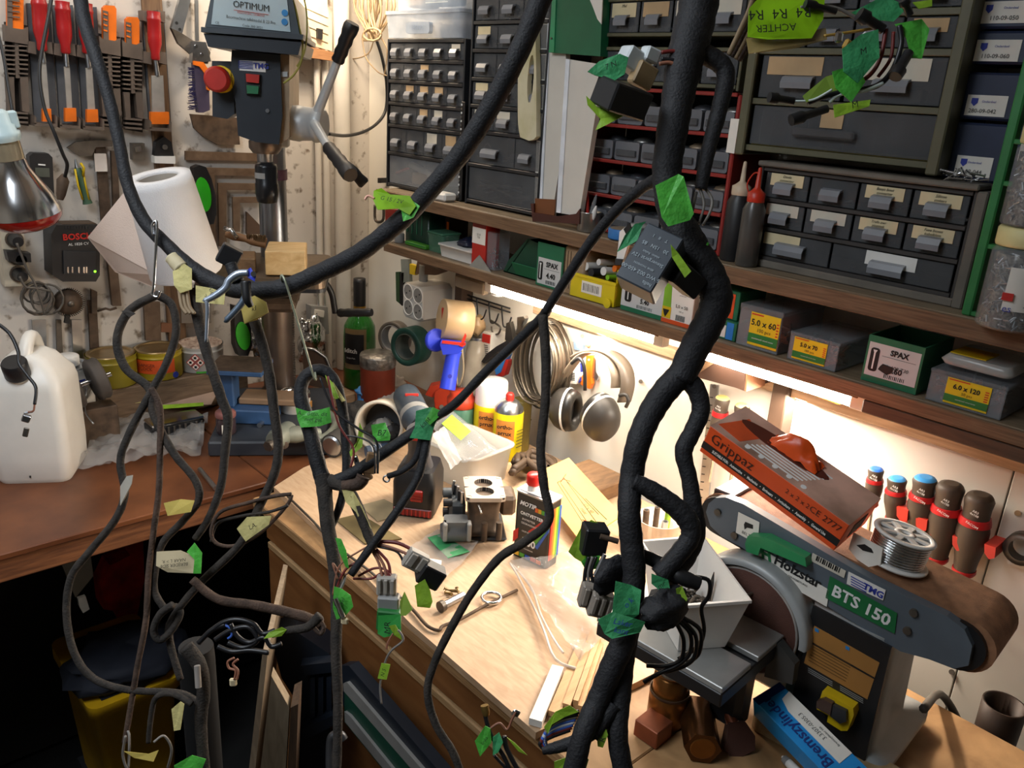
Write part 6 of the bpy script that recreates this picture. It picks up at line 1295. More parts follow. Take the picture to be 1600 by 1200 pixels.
MB(fx).prismxz(LP(fx, [(864, -20), (942, -20), (938, 88), (858, 82)], 0), 0, .02).build('case', mat('green metal', '#14623f', .45, var=.1), o); MB(fx).prismxz(LP(fx, [(918, -10), (942, -6), (940, 38), (934, 30), (928, 14)], -.001), -.002, 0).build('white_patch', PAPER, o)
MB(fx).prismxz(LP(fx, [(864, -20), (870, -20), (866, 82), (858, 82)], -.001), -.002, 0).build('edge_fold', mat('green metal light', '#2f8a5c', .4), o)
for a in ((862, 60),): q_ = L(fx, *a, -.002); MB(fx).cyl(tuple(q_), (q_.x, -.004, q_.z), .002, n=10).build('rivet', DULLSTEEL, o)
# metal cup with pens
p = R(911, 358, 1.165); q = M.Translation((1.18, p.y, ZU+.001)); o = T('metal_cup', 'dented metal cup holding pens and pipettes on the upper shelf', 'cup', q.translation)
MB(q).lathe([(.021, 0), (.022, .003), (.022, .034), (.0228, .036), (.021, .036), (.020, .004), (0, .004)], 26, cap=False).build('cup', mat('tin plate', '#a5a19b', .3, .85, var=.25), o)
for i, (dx, dy, tx, ty, r__, hh, m_, s_) in enumerate(((0, .012, -.01, .02, .004, .062, BLACK, 'black pen in the metal cup'), (.004, .006, -.006, .004, .0035, .075, REDP, 'red pen in the metal cup'), (-.006, -.002, .0, -.016, .004, .07, CLEARP, 'clear pipette leaning in the metal cup'), (-.008, -.01, .0, -.012, .005, .05, WHITEP, 'small white bottle tip in the metal cup'), (.008, .014, .006, .022, .005, .046, DARK, 'dark pen lying low in the metal cup'))):
    a = q @ V((dx, dy, .006)); b_ = q @ V((dx+tx, dy+ty, hh)); MB().rod(a, b_, [(r__, 0), (r__, .75), (r__*.6, .9), (r__*.3, 1)], 10).thing('pen', m_, s_, 'pen', 'pens in the metal cup')
o = T('tape_roll', 'roll of blue tape hanging over the edge of the upper shelf', 'tape', R(962, 358, 1.15)); p = R(965, 360, 1.16)
q = M.Translation((1.175, p.y, ZU+.001)); MB(q).lathe([(.015, 0), (.026, 0), (.0265, .002), (.0265, .017), (.026, .018), (.015, .018), (.015, 0)], 30, cap=False).build('tape', mat('blue tape', '#2f6fb0', .5, var=.15), o)
MB(q).lathe([(.013, .001), (.0148, .001), (.0148, .017), (.013, .017), (.013, .001)], 26, cap=False).build('core', CARDT, o); MB(q).lathe([(0, .0185), (.024, .0185)], 24, cap=False).build('dust_layer', mat('dusty face', '#8a7a66', .8), o)
p = R(993, 352, 1.17); q = M.Translation((1.185, p.y, ZU+.001)); o = T('clear_cup', 'small clear cup behind the relay on the upper shelf', 'cup', q.translation)
MB(q).lathe([(.016, 0), (.018, .024), (.019, .026)], 20).build('cup', CLEARP, o); MB(q).lathe([(.0195, .026), (.0195, .03), (0, .031)], 20).build('lid', FROST, o)
fx = F((1.14, R(975, 380, 1.14).y, 0), RW); o = T('snap_knife', 'white snap-off knife hanging below the blue tape', 'knife', R(968, 400, 1.14))
MB(fx).prismxz(LP(fx, [(968, 362), (980, 352), (988, 358), (982, 380), (972, 412), (962, 412), (966, 384)], 0), 0, .006).build('body', WHITEP, o); MB(fx).prismxz(LP(fx, [(974, 358), (984, 348), (986, 358), (978, 366)], -.002), -.002, 0).build('dark_tip', BLACK, o); MB(fx).prismxz(LP(fx, [(962, 404), (973, 405), (970, 414), (961, 414)], -.002), -.003, 0).build('dark_end', DARK, o)
# glue bottles
for i, (px, x, r__, hb, bm, cm, nm, lb) in enumerate(((1164, 1.172, .018, .1, mat('smoky bottle', '#4a4743', .3, var=.2), mat('red nozzle', '#c03018', .4), 1, 'smoky bottle with bright red nozzle cap in front of the grey cabinet'), (1140, 1.19, .02, .105, BLACK, mat('cream nozzle', '#c9b49a', .5), 0, 'black bottle with cream nozzle left of the red capped one'))):
    p = R(px, 408, x); q = M.Translation((x+.004, p.y, ZU+.001)); o = T('glue_bottle', lb, 'bottle', q.translation, 'nozzle bottles on the upper shelf')
    MB(q).lathe([(r__*.95, 0), (r__, .003), (r__, hb-.012), (r__*.7, hb)], 22).build('body', bm, o)
    MB(q).lathe([(r__*.74, hb), (r__*.76, hb+.002), (r__*.76, hb+.014), (r__*.5, hb+.017), (.0045, hb+.022), (.003, hb+.05), (.0024, hb+.052), (0, hb+.053)], 18).build('nozzle_cap', cm, o)
    if i == 0: MB(q).tube([V(t) for t in smooth([(.0, .012, hb+.008), (-.002, .018, hb+.025), (-.001, .01, hb+.042), (0, 0, hb+.044)], 4)], .0012, 6).build('cap_strap', cm, o)
# heap of small pins on the low cabinet
for k in range(16):
    r_ = random.Random(k); c = R(1470+r_.uniform(0, 66), 268+r_.uniform(-3, 5), 1.215); c = V((1.2+.03*r_.random(), c.y, ZU+.155+.008+.004+.004*(k % 3))); d_ = V((r_.uniform(-.4, .4), r_.uniform(-1, 1), r_.uniform(-.2, .2))).normalized()*.008
    o = T('split_pin', 'short bright split pin in the heap on the low grey cabinet', 'pin', c, 'heap of bright pins on the low cabinet')
    MB().cyl(c-d_, c+d_, .0013, n=6).build('shank', CHROME, o); MB().cyl(c-d_*1.2, c-d_, .0028, n=8).build('head', CHROME, o)
# ================================================================ wall side goods above the plywood
def wx(px, py, d=.03): return R(px, py, XW-d)
def rpoly(pts, x, t, m=None):
    fx = F((x, 1.0, 0), RW); return (m or MB(fx)).prismxz(LP(fx, pts, 0), 0, t)
# socket block
o = T('socket_block', 'grey white block of four wall sockets in the corner', 'socket', R(660, 500, 1.3)); x = 1.255
fx = F((x, R(630, 470, x).y, 0), RW)
rr = [(630, 446), (634, 441), (657, 449), (661, 456), (661, 500), (656, 503), (634, 495), (630, 488)]
MB(fx).prismxz(LP(fx, rr, 0), 0, .095).build('housing', mat('socket grey', '#b5b1ab', .4, var=.05), o)
fr = [(631, 447), (635, 443), (656, 450), (660, 457), (660, 498), (655, 501), (635, 493), (631, 487)]; MB(fx).prismxz(LP(fx, fr, -.003), -.003, 0).build('face_plate', mat('socket face', '#c9c6c2', .35, var=.03), o)
for i, (a, b_) in enumerate(((638, 456), (653, 462), (638, 480), (653, 487))):
    c = L(fx, a, b_, -.004); q = fx @ M.Translation(c) @ M.Rotation(PI/2, 4, 'X')
    MB(q).lathe([(.0215, 0), (.0215, .0015), (.0195, .0015), (.0185, -.001)], 24, cap=False).build('socket_rim', WHITEP, o); MB(q).lathe([(0, .0004), (.019, .0004)], 20, cap=False).build('socket_well', mat('well grey', '#8d8a86', .5), o)
    for s_ in (-1, 1): MB(q).cyl((.007*s_, .004*s_, .0004), (.007*s_, .004*s_, .0012), .0022, n=8).build('pin_hole', BLACK, o)
MB(fx).cyl((.02, .05, L(fx, 648, 432, 0).z+.02), (.02, .05, L(fx, 648, 446, 0).z), .012, n=14).build('conduit', GREYP, o)
for i, (pts, m_, s_, c_) in enumerate((([(626, 405), (638, 405), (640, 440), (628, 442)], mat('worn glass', '#8a8f86', .3, clear=.2), 'smeared oval glass hanging left of the sockets', 'lens'), ([(640, 412), (652, 416), (648, 430), (640, 428)], YELLOW, 'yellow corner of a tag above the sockets', 'tag'), ([(652, 408), (696, 424), (680, 430), (648, 428)], wood('brown tab', '#6d5440', '#56402f'), 'brown board end under the lower shelf', 'board'), ([(618, 425), (624, 425), (624, 474), (619, 470)], mat('green strip', '#2c4a2c', .5), 'dark green strip hanging left of the sockets', 'strip'), ([(625, 426), (631, 426), (628, 478), (624, 474)], BLACK, 'black strip hanging left of the sockets', 'strip'))):
    rpoly(pts, 1.30, .01).thing(('glass_lens', 'yellow_tag', 'board_end', 'hanging_strip', 'hanging_strip')[i], m_, s_, c_)
# tape rolls hanging on a peg
def roll(c, ax_, ro, ri, wd, mt, lb, nm='tape_roll', core=CARDT, grp='tape rolls hanging in the corner'):
    ax_ = V(ax_).normalized(); q = ax_.to_track_quat('Z', 'Y').to_matrix().to_4x4(); q.translation = c
    o = T(nm, lb, 'tape', V(c)-V((0, 0, ro)), grp); h = wd/2
    MB(q).lathe([(ri+.003, -h), (ro-.001, -h), (ro, -h+.001), (ro, h-.001), (ro-.001, h), (ri+.003, h), (ri+.003, -h)], 36, cap=False).build('tape', mt, o); MB(q).lathe([(ri, -h), (ri+.0028, -h), (ri+.0028, h), (ri, h), (ri, -h)], 32, cap=False).build('core', core, o)
    return o, q
NRM = V((-1, 0, 0))
roll(R(643, 540, 1.22), (-.95, -.25, .05), .050, .032, .05, mat('dark green tape', '#123d33', .45, var=.1), 'dark green tape roll hanging below the sockets', core=mat('dark core', '#3a4038', .6))
roll(R(617, 528, 1.24), (-.9, -.3, .05), .046, .034, .03, mat('clear brown tape', '#6b6258', .3, var=.2), 'brownish clear tape roll hanging behind the green one', core=mat('grey core', '#8d8a86', .6))
# tape gun: tan tape, blue handle
o = T('tape_dispenser', 'hand tape dispenser with wide tan tape and blue handle hanging on the wall', 'dispenser', R(705, 610, 1.22))
a, b_ = D(690, 498, 1.93), D(733, 503, 1.955); d_ = (b_-a).normalized()
MB().rod(a, b_, [(.046, 0), (.047, .01), (.047, .99), (.046, 1)], 40).build('tape', mat('tan tape', '#b59872', .35, var=.05), o)
fx = F(D(703, 545, 1.90), -YAW); BD = mat('dispenser blue', '#2a3cc0', .35, var=.06)
MB(fx).prismxz(LP(fx, [(688, 535), (726, 539), (718, 550), (693, 552)], 0), -.012, .03).build('frame_plate', BD, o)
MB(fx).rod(L(fx, 709, 548, .008), L(fx, 699, 608, -.02), [(.019, 0), (.0165, .15), (.0175, .6), (.0185, 1)], 18).build('handle', BD, o)
e_ = L(fx, 699, 608, -.02); ax_ = (e_-L(fx, 709, 548, .008)).normalized(); MB(fx).rod(e_+ax_*.0003, e_+ax_*.001, [(.014, 0), (.013, 1)], 16).build('handle_bore', mat('deep blue', '#10188a', .5), o)
MB(fx).cyl(tuple(L(fx, 703, 588, -.0275)), tuple(L(fx, 703, 588, -.0265)), .005, n=12).build('hole', mat('deep blue', '#10188a', .5), o)
MB().rod(D(679, 531, 1.93), D(683, 532, 1.92), [(.025, 0), (.027, .2), (.027, .8), (.024, 1)], 20).build('tension_knob', BD, o)
MB(fx).prismxz(LP(fx, [(690, 536), (727, 540), (728, 536), (691, 532)], -.014), -.016, -.012).build('red_blade_guard', REDP, o); MB(fx).prismxz(LP(fx, [(718, 540), (727, 520), (729, 524), (724, 542)], -.013), -.016, -.012).build('red_arm', REDP, o)
MB(fx).prismxz(LP(fx, [(690, 482), (700, 480), (698, 500), (690, 502)], .05), .05, .07).build('red_label', mat('print red', '#9c2418', .5), o)
# hook rail
o = T('hook_rail', 'black wire hook rail under the far end of the light tube', 'hook rail', R(760, 480, 1.33)); xr = 1.33
for dy in (0, 6): MB().tube([R(712, 455+dy, xr), R(797, 482+dy, xr)], .0022, 6).build('rail', BLACK, o)
for k, (x, y) in enumerate(((727, 460), (745, 466), (764, 472), (784, 478))): MB().tube([V(t) for t in smooth([tuple(R(x, y, xr-.002)), tuple(R(x+1, y+20, xr-.004)), tuple(R(x+3, y+32, xr-.03)), tuple(R(x+10, y+31, xr-.045)), tuple(R(x+15, y+18, xr-.05))], 4)], .002, 6).build('hook', BLACK, o)
# tube in film, white carton, pliers, snips
o = T('film_tube', 'clear plastic tube with a twisted film neck hanging from the hook rail', 'tube', R(745, 615, 1.3))
a, b_ = R(748, 528, 1.29), R(738, 615, 1.26); MB().rod(a, b_, [(.012, 0), (.026, .1), (.029, .3), (.029, .85), (.024, 1)], 20).build('tube', mat('hazy plastic', '#bdb4a4', .2, clear=.35), o)
crumple(R(745, 508, 1.29), .018, 41, 12, 14, (1, 1, 1.5), .5).build('twisted_neck', mat('tan film', '#b79a74', .4), o); MB().rod(a+V((0, 0, .004)), a-V((0, 0, .012)), [(.02, 0), (.022, .5), (.02, 1)], 18).build('steel_cap', STEEL, o)
MB().tube([V(t) for t in smooth([tuple(R(x, y, 1.24)) for x, y in ((722, 545), (724, 580), (716, 605), (713, 560), (718, 530))], 4)], .0025, 6).thing('rubber_band', mat('cream rubber', '#c9b79a', .6), 'long cream rubber loop hanging left of the film tube', 'loop')
o = T('carton', 'small white carton with red printed end hanging from the hook rail', 'box', R(770, 575, 1.3)); fx = F((1.285, R(757, 560, 1.285).y, 0), RW)
MB(fx).prismxz(LP(fx, [(755, 518), (768, 522), (764, 562), (751, 557)], 0), 0, .045).build('carton', PAPER, o)
MB(fx).prismxz(LP(fx, [(754, 521), (766, 524), (765, 537), (753, 534)], -.001), -.001, 0).build('red_print', REDINK, o)
for k in range(6): MB(fx).prismxz(LP(fx, [(754, 538+3*k), (762, 540+3*k), (762, 541+3*k), (754, 539+3*k)], -.001), -.001, 0).build('text_line', INK, o)
MB().tube([V(t) for t in smooth([tuple(R(x, y, 1.3)) for x, y in ((766, 500), (774, 505), (782, 512), (778, 522), (770, 520), (768, 510))], 4)], .0025, 6).build('string_clip', DULLSTEEL, o)
def hang(name, pts, x, t, m_): return rpoly(pts, x, t).build(name, m_, o)
o = T('side_cutter', 'pliers with black and blue grips hanging before the white carton', 'pliers', R(785, 585, 1.27)); X1 = 1.27
hang('jaw', [(791, 505), (796, 503), (799, 516), (801, 530), (794, 538), (789, 530), (790, 515)], X1, .012, mat('dark jaw', '#3d3a36', .4, .6)); hang('black_grip', [(792, 532), (796, 538), (778, 550), (764, 560), (756, 568), (752, 565), (760, 553), (776, 541)], X1-.002, .016, BLACK)
hang('blue_grip', [(790, 540), (798, 542), (790, 560), (782, 582), (775, 586), (773, 578), (780, 556)], X1+.002, .016, mat('grip blue', '#2f78c0', .4)); hang('red_inlay', [(782, 560), (795, 563), (788, 586), (776, 592), (774, 586)], X1+.004, .014, REDP)
o = T('wire_stripper', 'steel wire stripper hanging right of the black and blue pliers', 'pliers', R(815, 530, 1.3)); X1 = 1.3
hang('upper_jaw', [(808, 496), (818, 494), (820, 498), (816, 508), (815, 522), (806, 528), (803, 522), (808, 512)], X1, .012, STEEL); hang('lower_jaw', [(800, 520), (812, 522), (806, 534), (798, 532)], X1-.002, .012, DULLSTEEL); hang('blue_grip', [(798, 532), (806, 534), (802, 548), (796, 546)], X1, .012, mat('grip blue', '#2f78c0', .4))
# coil of steel strips
o = T('strip_coil', 'coil of thin steel strapping bands hanging on the wall', 'coil', R(845, 630, 1.33)); r_ = random.Random(21)
STRP = mat('strap steel', '#5d5448', .45, .7, var=.3)
for k in range(18):
    cx = 836+k*1.6+r_.uniform(-3, 3); cy = 568+r_.uniform(-5, 5); rx_ = 30+r_.uniform(-4, 6); ry_ = 60+r_.uniform(-6, 8); xx = 1.335-.0055*(17-k)
    P_ = [R(cx+rx_*math.cos(t*PI/16), cy+ry_*math.sin(t*PI/16), xx) for t in range(32)]
    m = MB(); n_ = len(P_); vs = []
    for p in P_: vs += [p+V((-.004, 0, 0)), p+V((.004, 0, 0))]
    m.add(vs, [(2*i, 2*((i+1) % n_), 2*((i+1) % n_)+1, 2*i+1) for i in range(n_)], True); m.build('band', STRP, o, solid=.0009)
MB().tube([V(t) for t in smooth([tuple(R(x, y, 1.30)) for x, y in ((806, 630), (815, 650), (830, 656))], 4)], .0015, 6).build('loose_end', RUST, o)
# earmuffs
o = T('earmuffs', 'dark grey ear defenders with broad band hanging on the wall', 'ear defenders', R(930, 690, 1.28))
EM = mat('earmuff grey', '#2f2b27', .5, var=.12); EB = mat('headband grey', '#6d6256', .4, var=.1); EK = mat('ear cushion', '#1d1b19', .35)
def band(pts, wd, t, m_, nm):   # flat strap following sight-line points (px,py,x)
    P_ = [R(*p) for p in smooth(pts, 5)]; m = MB(); vs = []; n_ = len(P_)
    for i, p in enumerate(P_):
        w_ = V((.9, -.42, 0))*wd/2; vs += [p-w_, p+w_]
    m.add(vs, [(2*i, 2*i+2, 2*i+3, 2*i+1) for i in range(n_-1)], True); return m.build(nm, m_, o, solid=t)
band([(975, 628, 1.25), (981, 600, 1.25), (977, 575, 1.255), (962, 556, 1.26), (940, 547, 1.27), (915, 550, 1.28), (900, 558, 1.285)], .030, .004, EB, 'headband')
band([(962, 606, 1.24), (962, 585, 1.24), (952, 562, 1.25), (932, 551, 1.26), (908, 556, 1.275), (886, 582, 1.285), (872, 602, 1.29), (868, 625, 1.285)], .022, .003, mat('headband light', '#8d806f', .4), 'inner_band')
MB().tube([V(t) for t in smooth([tuple(R(x, y, 1.235)) for x, y in ((968, 618), (978, 617), (982, 626), (978, 636))], 4)], .004, 8).build('yoke', EM, o); MB().tube([V(t) for t in smooth([tuple(R(x, y, 1.26)) for x, y in ((893, 568), (905, 560), (913, 575), (914, 610))], 4)], .004, 8).build('yoke', BLACK, o)
def cup(pc, ax_, r1, r2, dep, seat, nm):
    ax_ = V(ax_).normalized(); up = V((0, 0, 1)); xx = up.cross(ax_).normalized(); yy = ax_.cross(xx); q = M((xx, yy, ax_)).transposed().to_4x4() @ M.Diagonal((r1/r2, 1, 1, 1)); q.translation = V(pc)
    sh = MB(q).lathe([(r2, 0), (r2*.99, dep*.25), (r2*.9, dep*.55), (r2*.7, dep*.82), (r2*.4, dep*.96), (0, dep)], 30).build(nm, EM, o)
    MB(q).lathe([(r2*1.0, -.006), (r2*1.03, -.004), (r2*1.03, -.001), (r2, 0)], 30, cap=False).build('white_ring', WHITEP, sh)
    MB(q).lathe([(r2*.5, -.005), (r2*.52, -.018), (r2*.7, -.026), (r2*.9, -.022), (r2*.98, -.012), (r2*.97, -.005)], 30, cap=False).build('cushion', EK, sh); MB(q).lathe([(0, -.007), (r2*.55, -.007)], 20, cap=False).build('foam', BLACK, sh)
cup(R(937, 650, 1.225), (-.25, -.82, -.35), .037, .052, .048, 1, 'ear_cup')
cup(R(886, 640, 1.28), (-.25, .95, -.05), .037, .050, .04, 0, 'ear_cup')
# small wall things behind the earmuffs
rpoly([(925, 562), (928, 557), (931, 562), (931, 580), (935, 588), (932, 595), (929, 590), (926, 590), (924, 595), (922, 588), (925, 580)], 1.34, .006).thing('spanner', STEEL, 'small open ended spanner hanging behind the earmuffs', 'spanner')
o = T('orange_hook', 'orange hooked tool hanging behind the earmuffs', 'hook', R(918, 600, 1.34)); hang('body', [(916, 556), (925, 556), (923, 590), (924, 600), (921, 608), (917, 606), (917, 590), (913, 590), (911, 603), (907, 600), (908, 588), (914, 582)], 1.335, .01, ORG); MB().cyl(R(920, 562, 1.333), R(920, 562, 1.334), .003, n=10).build('screw', STEEL, o)
o = T('tube_packet', 'white labelled tube hanging behind the left ear cup', 'tube', R(892, 600, 1.33)); hang('tube', [(886, 560), (903, 560), (905, 588), (900, 600), (884, 598)], 1.325, .015, PAPER); hang('blue_edge', [(902, 566), (908, 568), (906, 596), (901, 600)], 1.33, .012, BLUEINK)
for k in range(5): rpoly([(887, 582+2.6*k), (898, 583+2.6*k), (898, 584.4+2.6*k), (887, 583.4+2.6*k)], 1.3245, .0004).build('text_line', INK, o)
o = T('blue_hanger', 'small pale blue U shaped hanger on the wall above the earmuffs', 'hanger', R(905, 548, 1.345)); hang('bracket', [(896, 534), (901, 535), (901, 543), (908, 545), (909, 538), (912, 539), (911, 549), (897, 546)], 1.343, .006, mat('pale blue', '#8fa8c8', .5))
o = T('wall_plug', 'short brass screw with washer in the wall above the earmuffs', 'screw', R(919, 535, 1.34)); MB().cyl(R(919, 540, 1.35), R(919, 538, 1.315), .005, n=10).build('shank', mat('brass', '#a58548', .35, .8), o); MB().cyl(R(919, 533, 1.32), R(919, 533, 1.316), .009, n=14).build('washer', STEEL, o)
for i, (x, y, s_) in enumerate(((1001, 596, 'dark screw head in the white wall right of the earmuffs'), (1035, 645, 'pale filled hole in the white wall beside the trunk cable'), (910, 525, 'small dark nail head in the wall over the earmuffs'), (1590, 802, 'screw head in the wall near the right frame edge'), (1487, 1050, 'screw head in the wall below the belt arm'))):
    MB().cyl(R(x, y, 1.3495), R(x, y, 1.345), .0045, n=12).thing('wall_screw', (DULLSTEEL, PAPER, DULLSTEEL, CARDT, DULLSTEEL)[i], s_, 'screw', 'screws in the white wall')
# brown curved board and ruler behind the trunk
o = T('curved_board', 'dark curved wooden board hung below the lower shelf behind the thick cable', 'board', R(1130, 605, 1.24))
rpoly([(1083, 580), (1100, 560), (1135, 558), (1165, 575), (1163, 610), (1150, 606), (1120, 598), (1090, 590)], 1.238, .085).build('board', wood('dark stained board', '#4a3022', '#2e1d14'), o); rpoly([(1078, 578), (1120, 555), (1128, 560), (1084, 588)], 1.2362, .0015).build('pale_edge', SHE, o); rpoly([(1150, 580), (1168, 578), (1166, 612), (1150, 606)], 1.24, .06).build('end_block', wood('warm block', '#8a5a3c', '#6d452c'), o)
o = T('steel_ruler', 'narrow steel ruler hanging on the wall left of the screwdrivers', 'ruler', R(1100, 790, 1.34)); hang('blade', [(1110, 600), (1122, 602), (1106, 790), (1090, 788)], 1.335, .004, STEEL); MB().cyl(R(1116, 604, 1.333), R(1116, 604, 1.334), .004, n=10).build('rivet', DULLSTEEL, o)
for k in range(14): rpoly([(1109-1.3*k, 620+12*k), (1114-1.3*k, 620.6+12*k), (1114-1.3*k, 622+12*k), (1109-1.3*k, 621.4+12*k)], 1.3345, .0004).build('tick_mark', INK, o)
MB().box(1.150, 1.20, -.4, R(1345, 640, 1.15).y, 1.262, 1.282, .002).thing('dark_batten', wood('dark stained batten', '#57402f', '#3f2d20', sc=(14, 1.5, 14)), 'dark wooden batten under the near end of the lower shelf', 'batten')
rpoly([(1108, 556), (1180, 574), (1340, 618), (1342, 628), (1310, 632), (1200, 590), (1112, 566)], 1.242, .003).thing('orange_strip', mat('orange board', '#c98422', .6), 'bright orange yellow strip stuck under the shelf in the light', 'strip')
# ---------------- screwdrivers in a red rail
o = T('tool_rail', 'red plastic rail with scalloped holders for the screwdrivers', 'tool rail', R(1480, 840, 1.34)); RED2 = mat('rail red', '#d23a2c', .4)
hang('rail', [(1398, 795), (1420, 800), (1450, 812), (1500, 830), (1556, 852), (1556, 866), (1500, 850), (1450, 832), (1398, 812)], 1.335, .012, RED2)
for k, (x, y) in enumerate(((1410, 800), (1440, 815), (1463, 830), (1497, 845), (1547, 858))): hang('holder', [(x-9, y-8), (x+9, y-2), (x+7, y+14), (x-2, y+16), (x-9, y+6)], 1.29, .045, RED2)
SD = mat('screwdriver grip', '#4a3f35', .5, var=.15); SDR = mat('screwdriver red', '#b81f22', .4)
sds = (((1129, 622), (1117, 700), 27, 'yellow', 'screwdriver with a pale yellow top, partly hidden by the glove box, left one'), ((1160, 634), (1148, 712), 27, 'yellow', 'screwdriver with a pale yellow top behind the glove box, right one'),
       ((1369, 733), (1362, 790), 27, 'white', 'shortest screwdriver just right of the orange glove box'), ((1402, 748), (1395, 812), 33, 'blue', 'screwdriver with a bright blue top, second beside the glove box'),
       ((1446, 748), (1432, 838), 41, 'blue', 'blue topped screwdriver in the middle of the rail'), ((1486, 759), (1463, 876), 47, 'grey', 'long screwdriver with a grey top, second from the right end of the rail'), ((1532, 776), (1505, 896), 49, 'grey', 'longest screwdriver at the right end of the rail'))
for i, (a, b_, w_, tp, lb) in enumerate(sds):
    a, b_ = R(*a, 1.305), R(*b_, 1.312); r__ = w_/2*(a-CAM).dot(FW)/FPX; d_ = (b_-a)
    o = T('screwdriver', lb, 'screwdriver', b_, 'screwdrivers in the red rail')
    MB().rod(a, b_, [(r__*.78, 0), (r__*.9, .04), (r__*.82, .14), (r__*.80, .24), (r__*.86, .28), (r__, .42), (r__*.96, .58), (r__*.72, .82), (r__*.66, .93), (r__*.6, 1)], 18).build('grip', SD, o)
    MB().rod(a+d_*.25, a+d_*.335, [(r__*.90, 0), (r__*.98, .5), (r__*1.0, 1)], 20).build('red_band', SDR, o); MB().rod(a+d_*.93, a+d_*1.0, [(r__*.72, 0), (r__*.74, .5), (r__*.62, 1)], 20).build('red_collar', SDR, o)
    MB().rod(a+d_*1.0, a+d_*1.02, [(r__*.6, 0), (r__*.5, 1)], 16).build('blue_collar', BLUEP, o)
    MB().rod(a-d_*.035, a+d_*.001, [(r__*.45, 0), (r__*.7, .4), (r__*.8, 1)], 16).build('top_cap', {'yellow': mat('pale yellow cap', '#d8c87a', .4), 'white': mat('blue cap', '#2f6fd0', .4), 'blue': mat('bright blue cap', '#3f9ae0', .4), 'grey': SD}[tp], o)
    MB().cyl(b_, b_+d_.normalized()*.075, .0035, n=10).build('blade', CHROME, o)
    fm = axes(a+d_*.15-V((r__*.9, 0, 0))+V((-.0005, -.004, 0)), (0, -1, 0), (1, 0, 0)); txt('AR3\n4x100', .0052, WHITEINK, o, fm, 0, 0, y=-.001, rot=-.18)
    if i > 3: txt('FACOM', .0055, WHITEINK, o, axes(a+d_*.29-V((r__*1.02, 0, 0))+V((0, -.004, 0)), (0, -1, 0), (1, 0, 0)), 0, 0, y=-.001, rot=-.25)
o = T('ring_holder', 'steel ring in a pale clip on the wall at the right frame edge', 'ring', R(1588, 880, 1.33)); p = R(1597, 857, 1.325); q = M.Translation(p) @ M.Rotation(PI/2, 4, 'Y'); MB(q).lathe([(.016, -.01), (.024, -.01), (.024, .012), (.016, .012), (.016, -.01)], 24, cap=False).build('ring', DULLSTEEL, o); hang('clip', [(1572, 868), (1600, 880), (1600, 890), (1574, 880)], 1.33, .015, PAPER)
# ================================================================ belt and disc sander
SM = F((.937, .406, .875), math.radians(-86.07))
o = T('belt_sander', 'grey belt and disc sander with a green lettered plate at the bench end', 'sander', (.94, .35, .875)); sd = o
GRYE = mat('sander grey enamel', '#a5a8a8', .45, .15, var=.12); SLATE = mat('sander slate arm', '#59626b', .4, var=.1)
def sp(pts, yf, yb, name, m, par=None): return MB(SM).prismxz(LP(SM, pts, yf), yf, yb).build(name, m, par or sd)
armp = [(1103, 800), (1107, 787), (1118, 778), (1134, 777), (1160, 787), (1260, 846), (1352, 900), (1385, 917), (1479, 963), (1507, 984), (1519, 1010), (1513, 1040), (1490, 1045), (1451, 1030), (1407, 1018), (1300, 952), (1160, 856), (1127, 838), (1110, 822)]
arm = sp(armp, 0.0, .014, 'arm_plate', SLATE)
ctr = V((sum(p[0] for p in LP(SM, armp, 0))/len(armp), sum(p[1] for p in LP(SM, armp, 0))/len(armp)))
bp_ = [(x+(x-ctr.x)*.03+.004*(1 if x > ctr.x else -1), z+(.004 if z > ctr.y else -.004)) for x, z in LP(SM, armp, .016)]
BELT = mat('sanding belt', '#95694a', .8, var=.25, scale=60, bump=.4, bscale=900)
LP0 = LP(SM, armp, 0); x0 = min(p[0] for p in LP0); x1 = max(p[0] for p in LP0)
dx = L(SM, 1588, 965, .06).x-x1
def stadium(xa, za, ra, xb, zb, rb, n=14):
    an = math.atan2(zb-za, xb-xa); return [(xa+ra*math.cos(an+PI/2+PI*t/n), za+ra*math.sin(an+PI/2+PI*t/n)) for t in range(n+1)]+[(xb+rb*math.cos(an-PI/2+PI*t/n), zb+rb*math.sin(an-PI/2+PI*t/n)) for t in range(n+1)]
la, lb_ = L(SM, 1128, 806, .02), L(SM, 1490, 1002, .02)
MB(SM).prismxz(stadium(la.x+.0, la.z+.004, .030, lb_.x+.012, lb_.z+.004, .034), .016, .108, sm=True).build('sanding_belt', BELT, sd)
MB(SM).prismxz(stadium(la.x, la.z+.003, .028, lb_.x+.006, lb_.z+.003, .031), .009, .0158, sm=True).build('belt_gap', BLACK, sd)
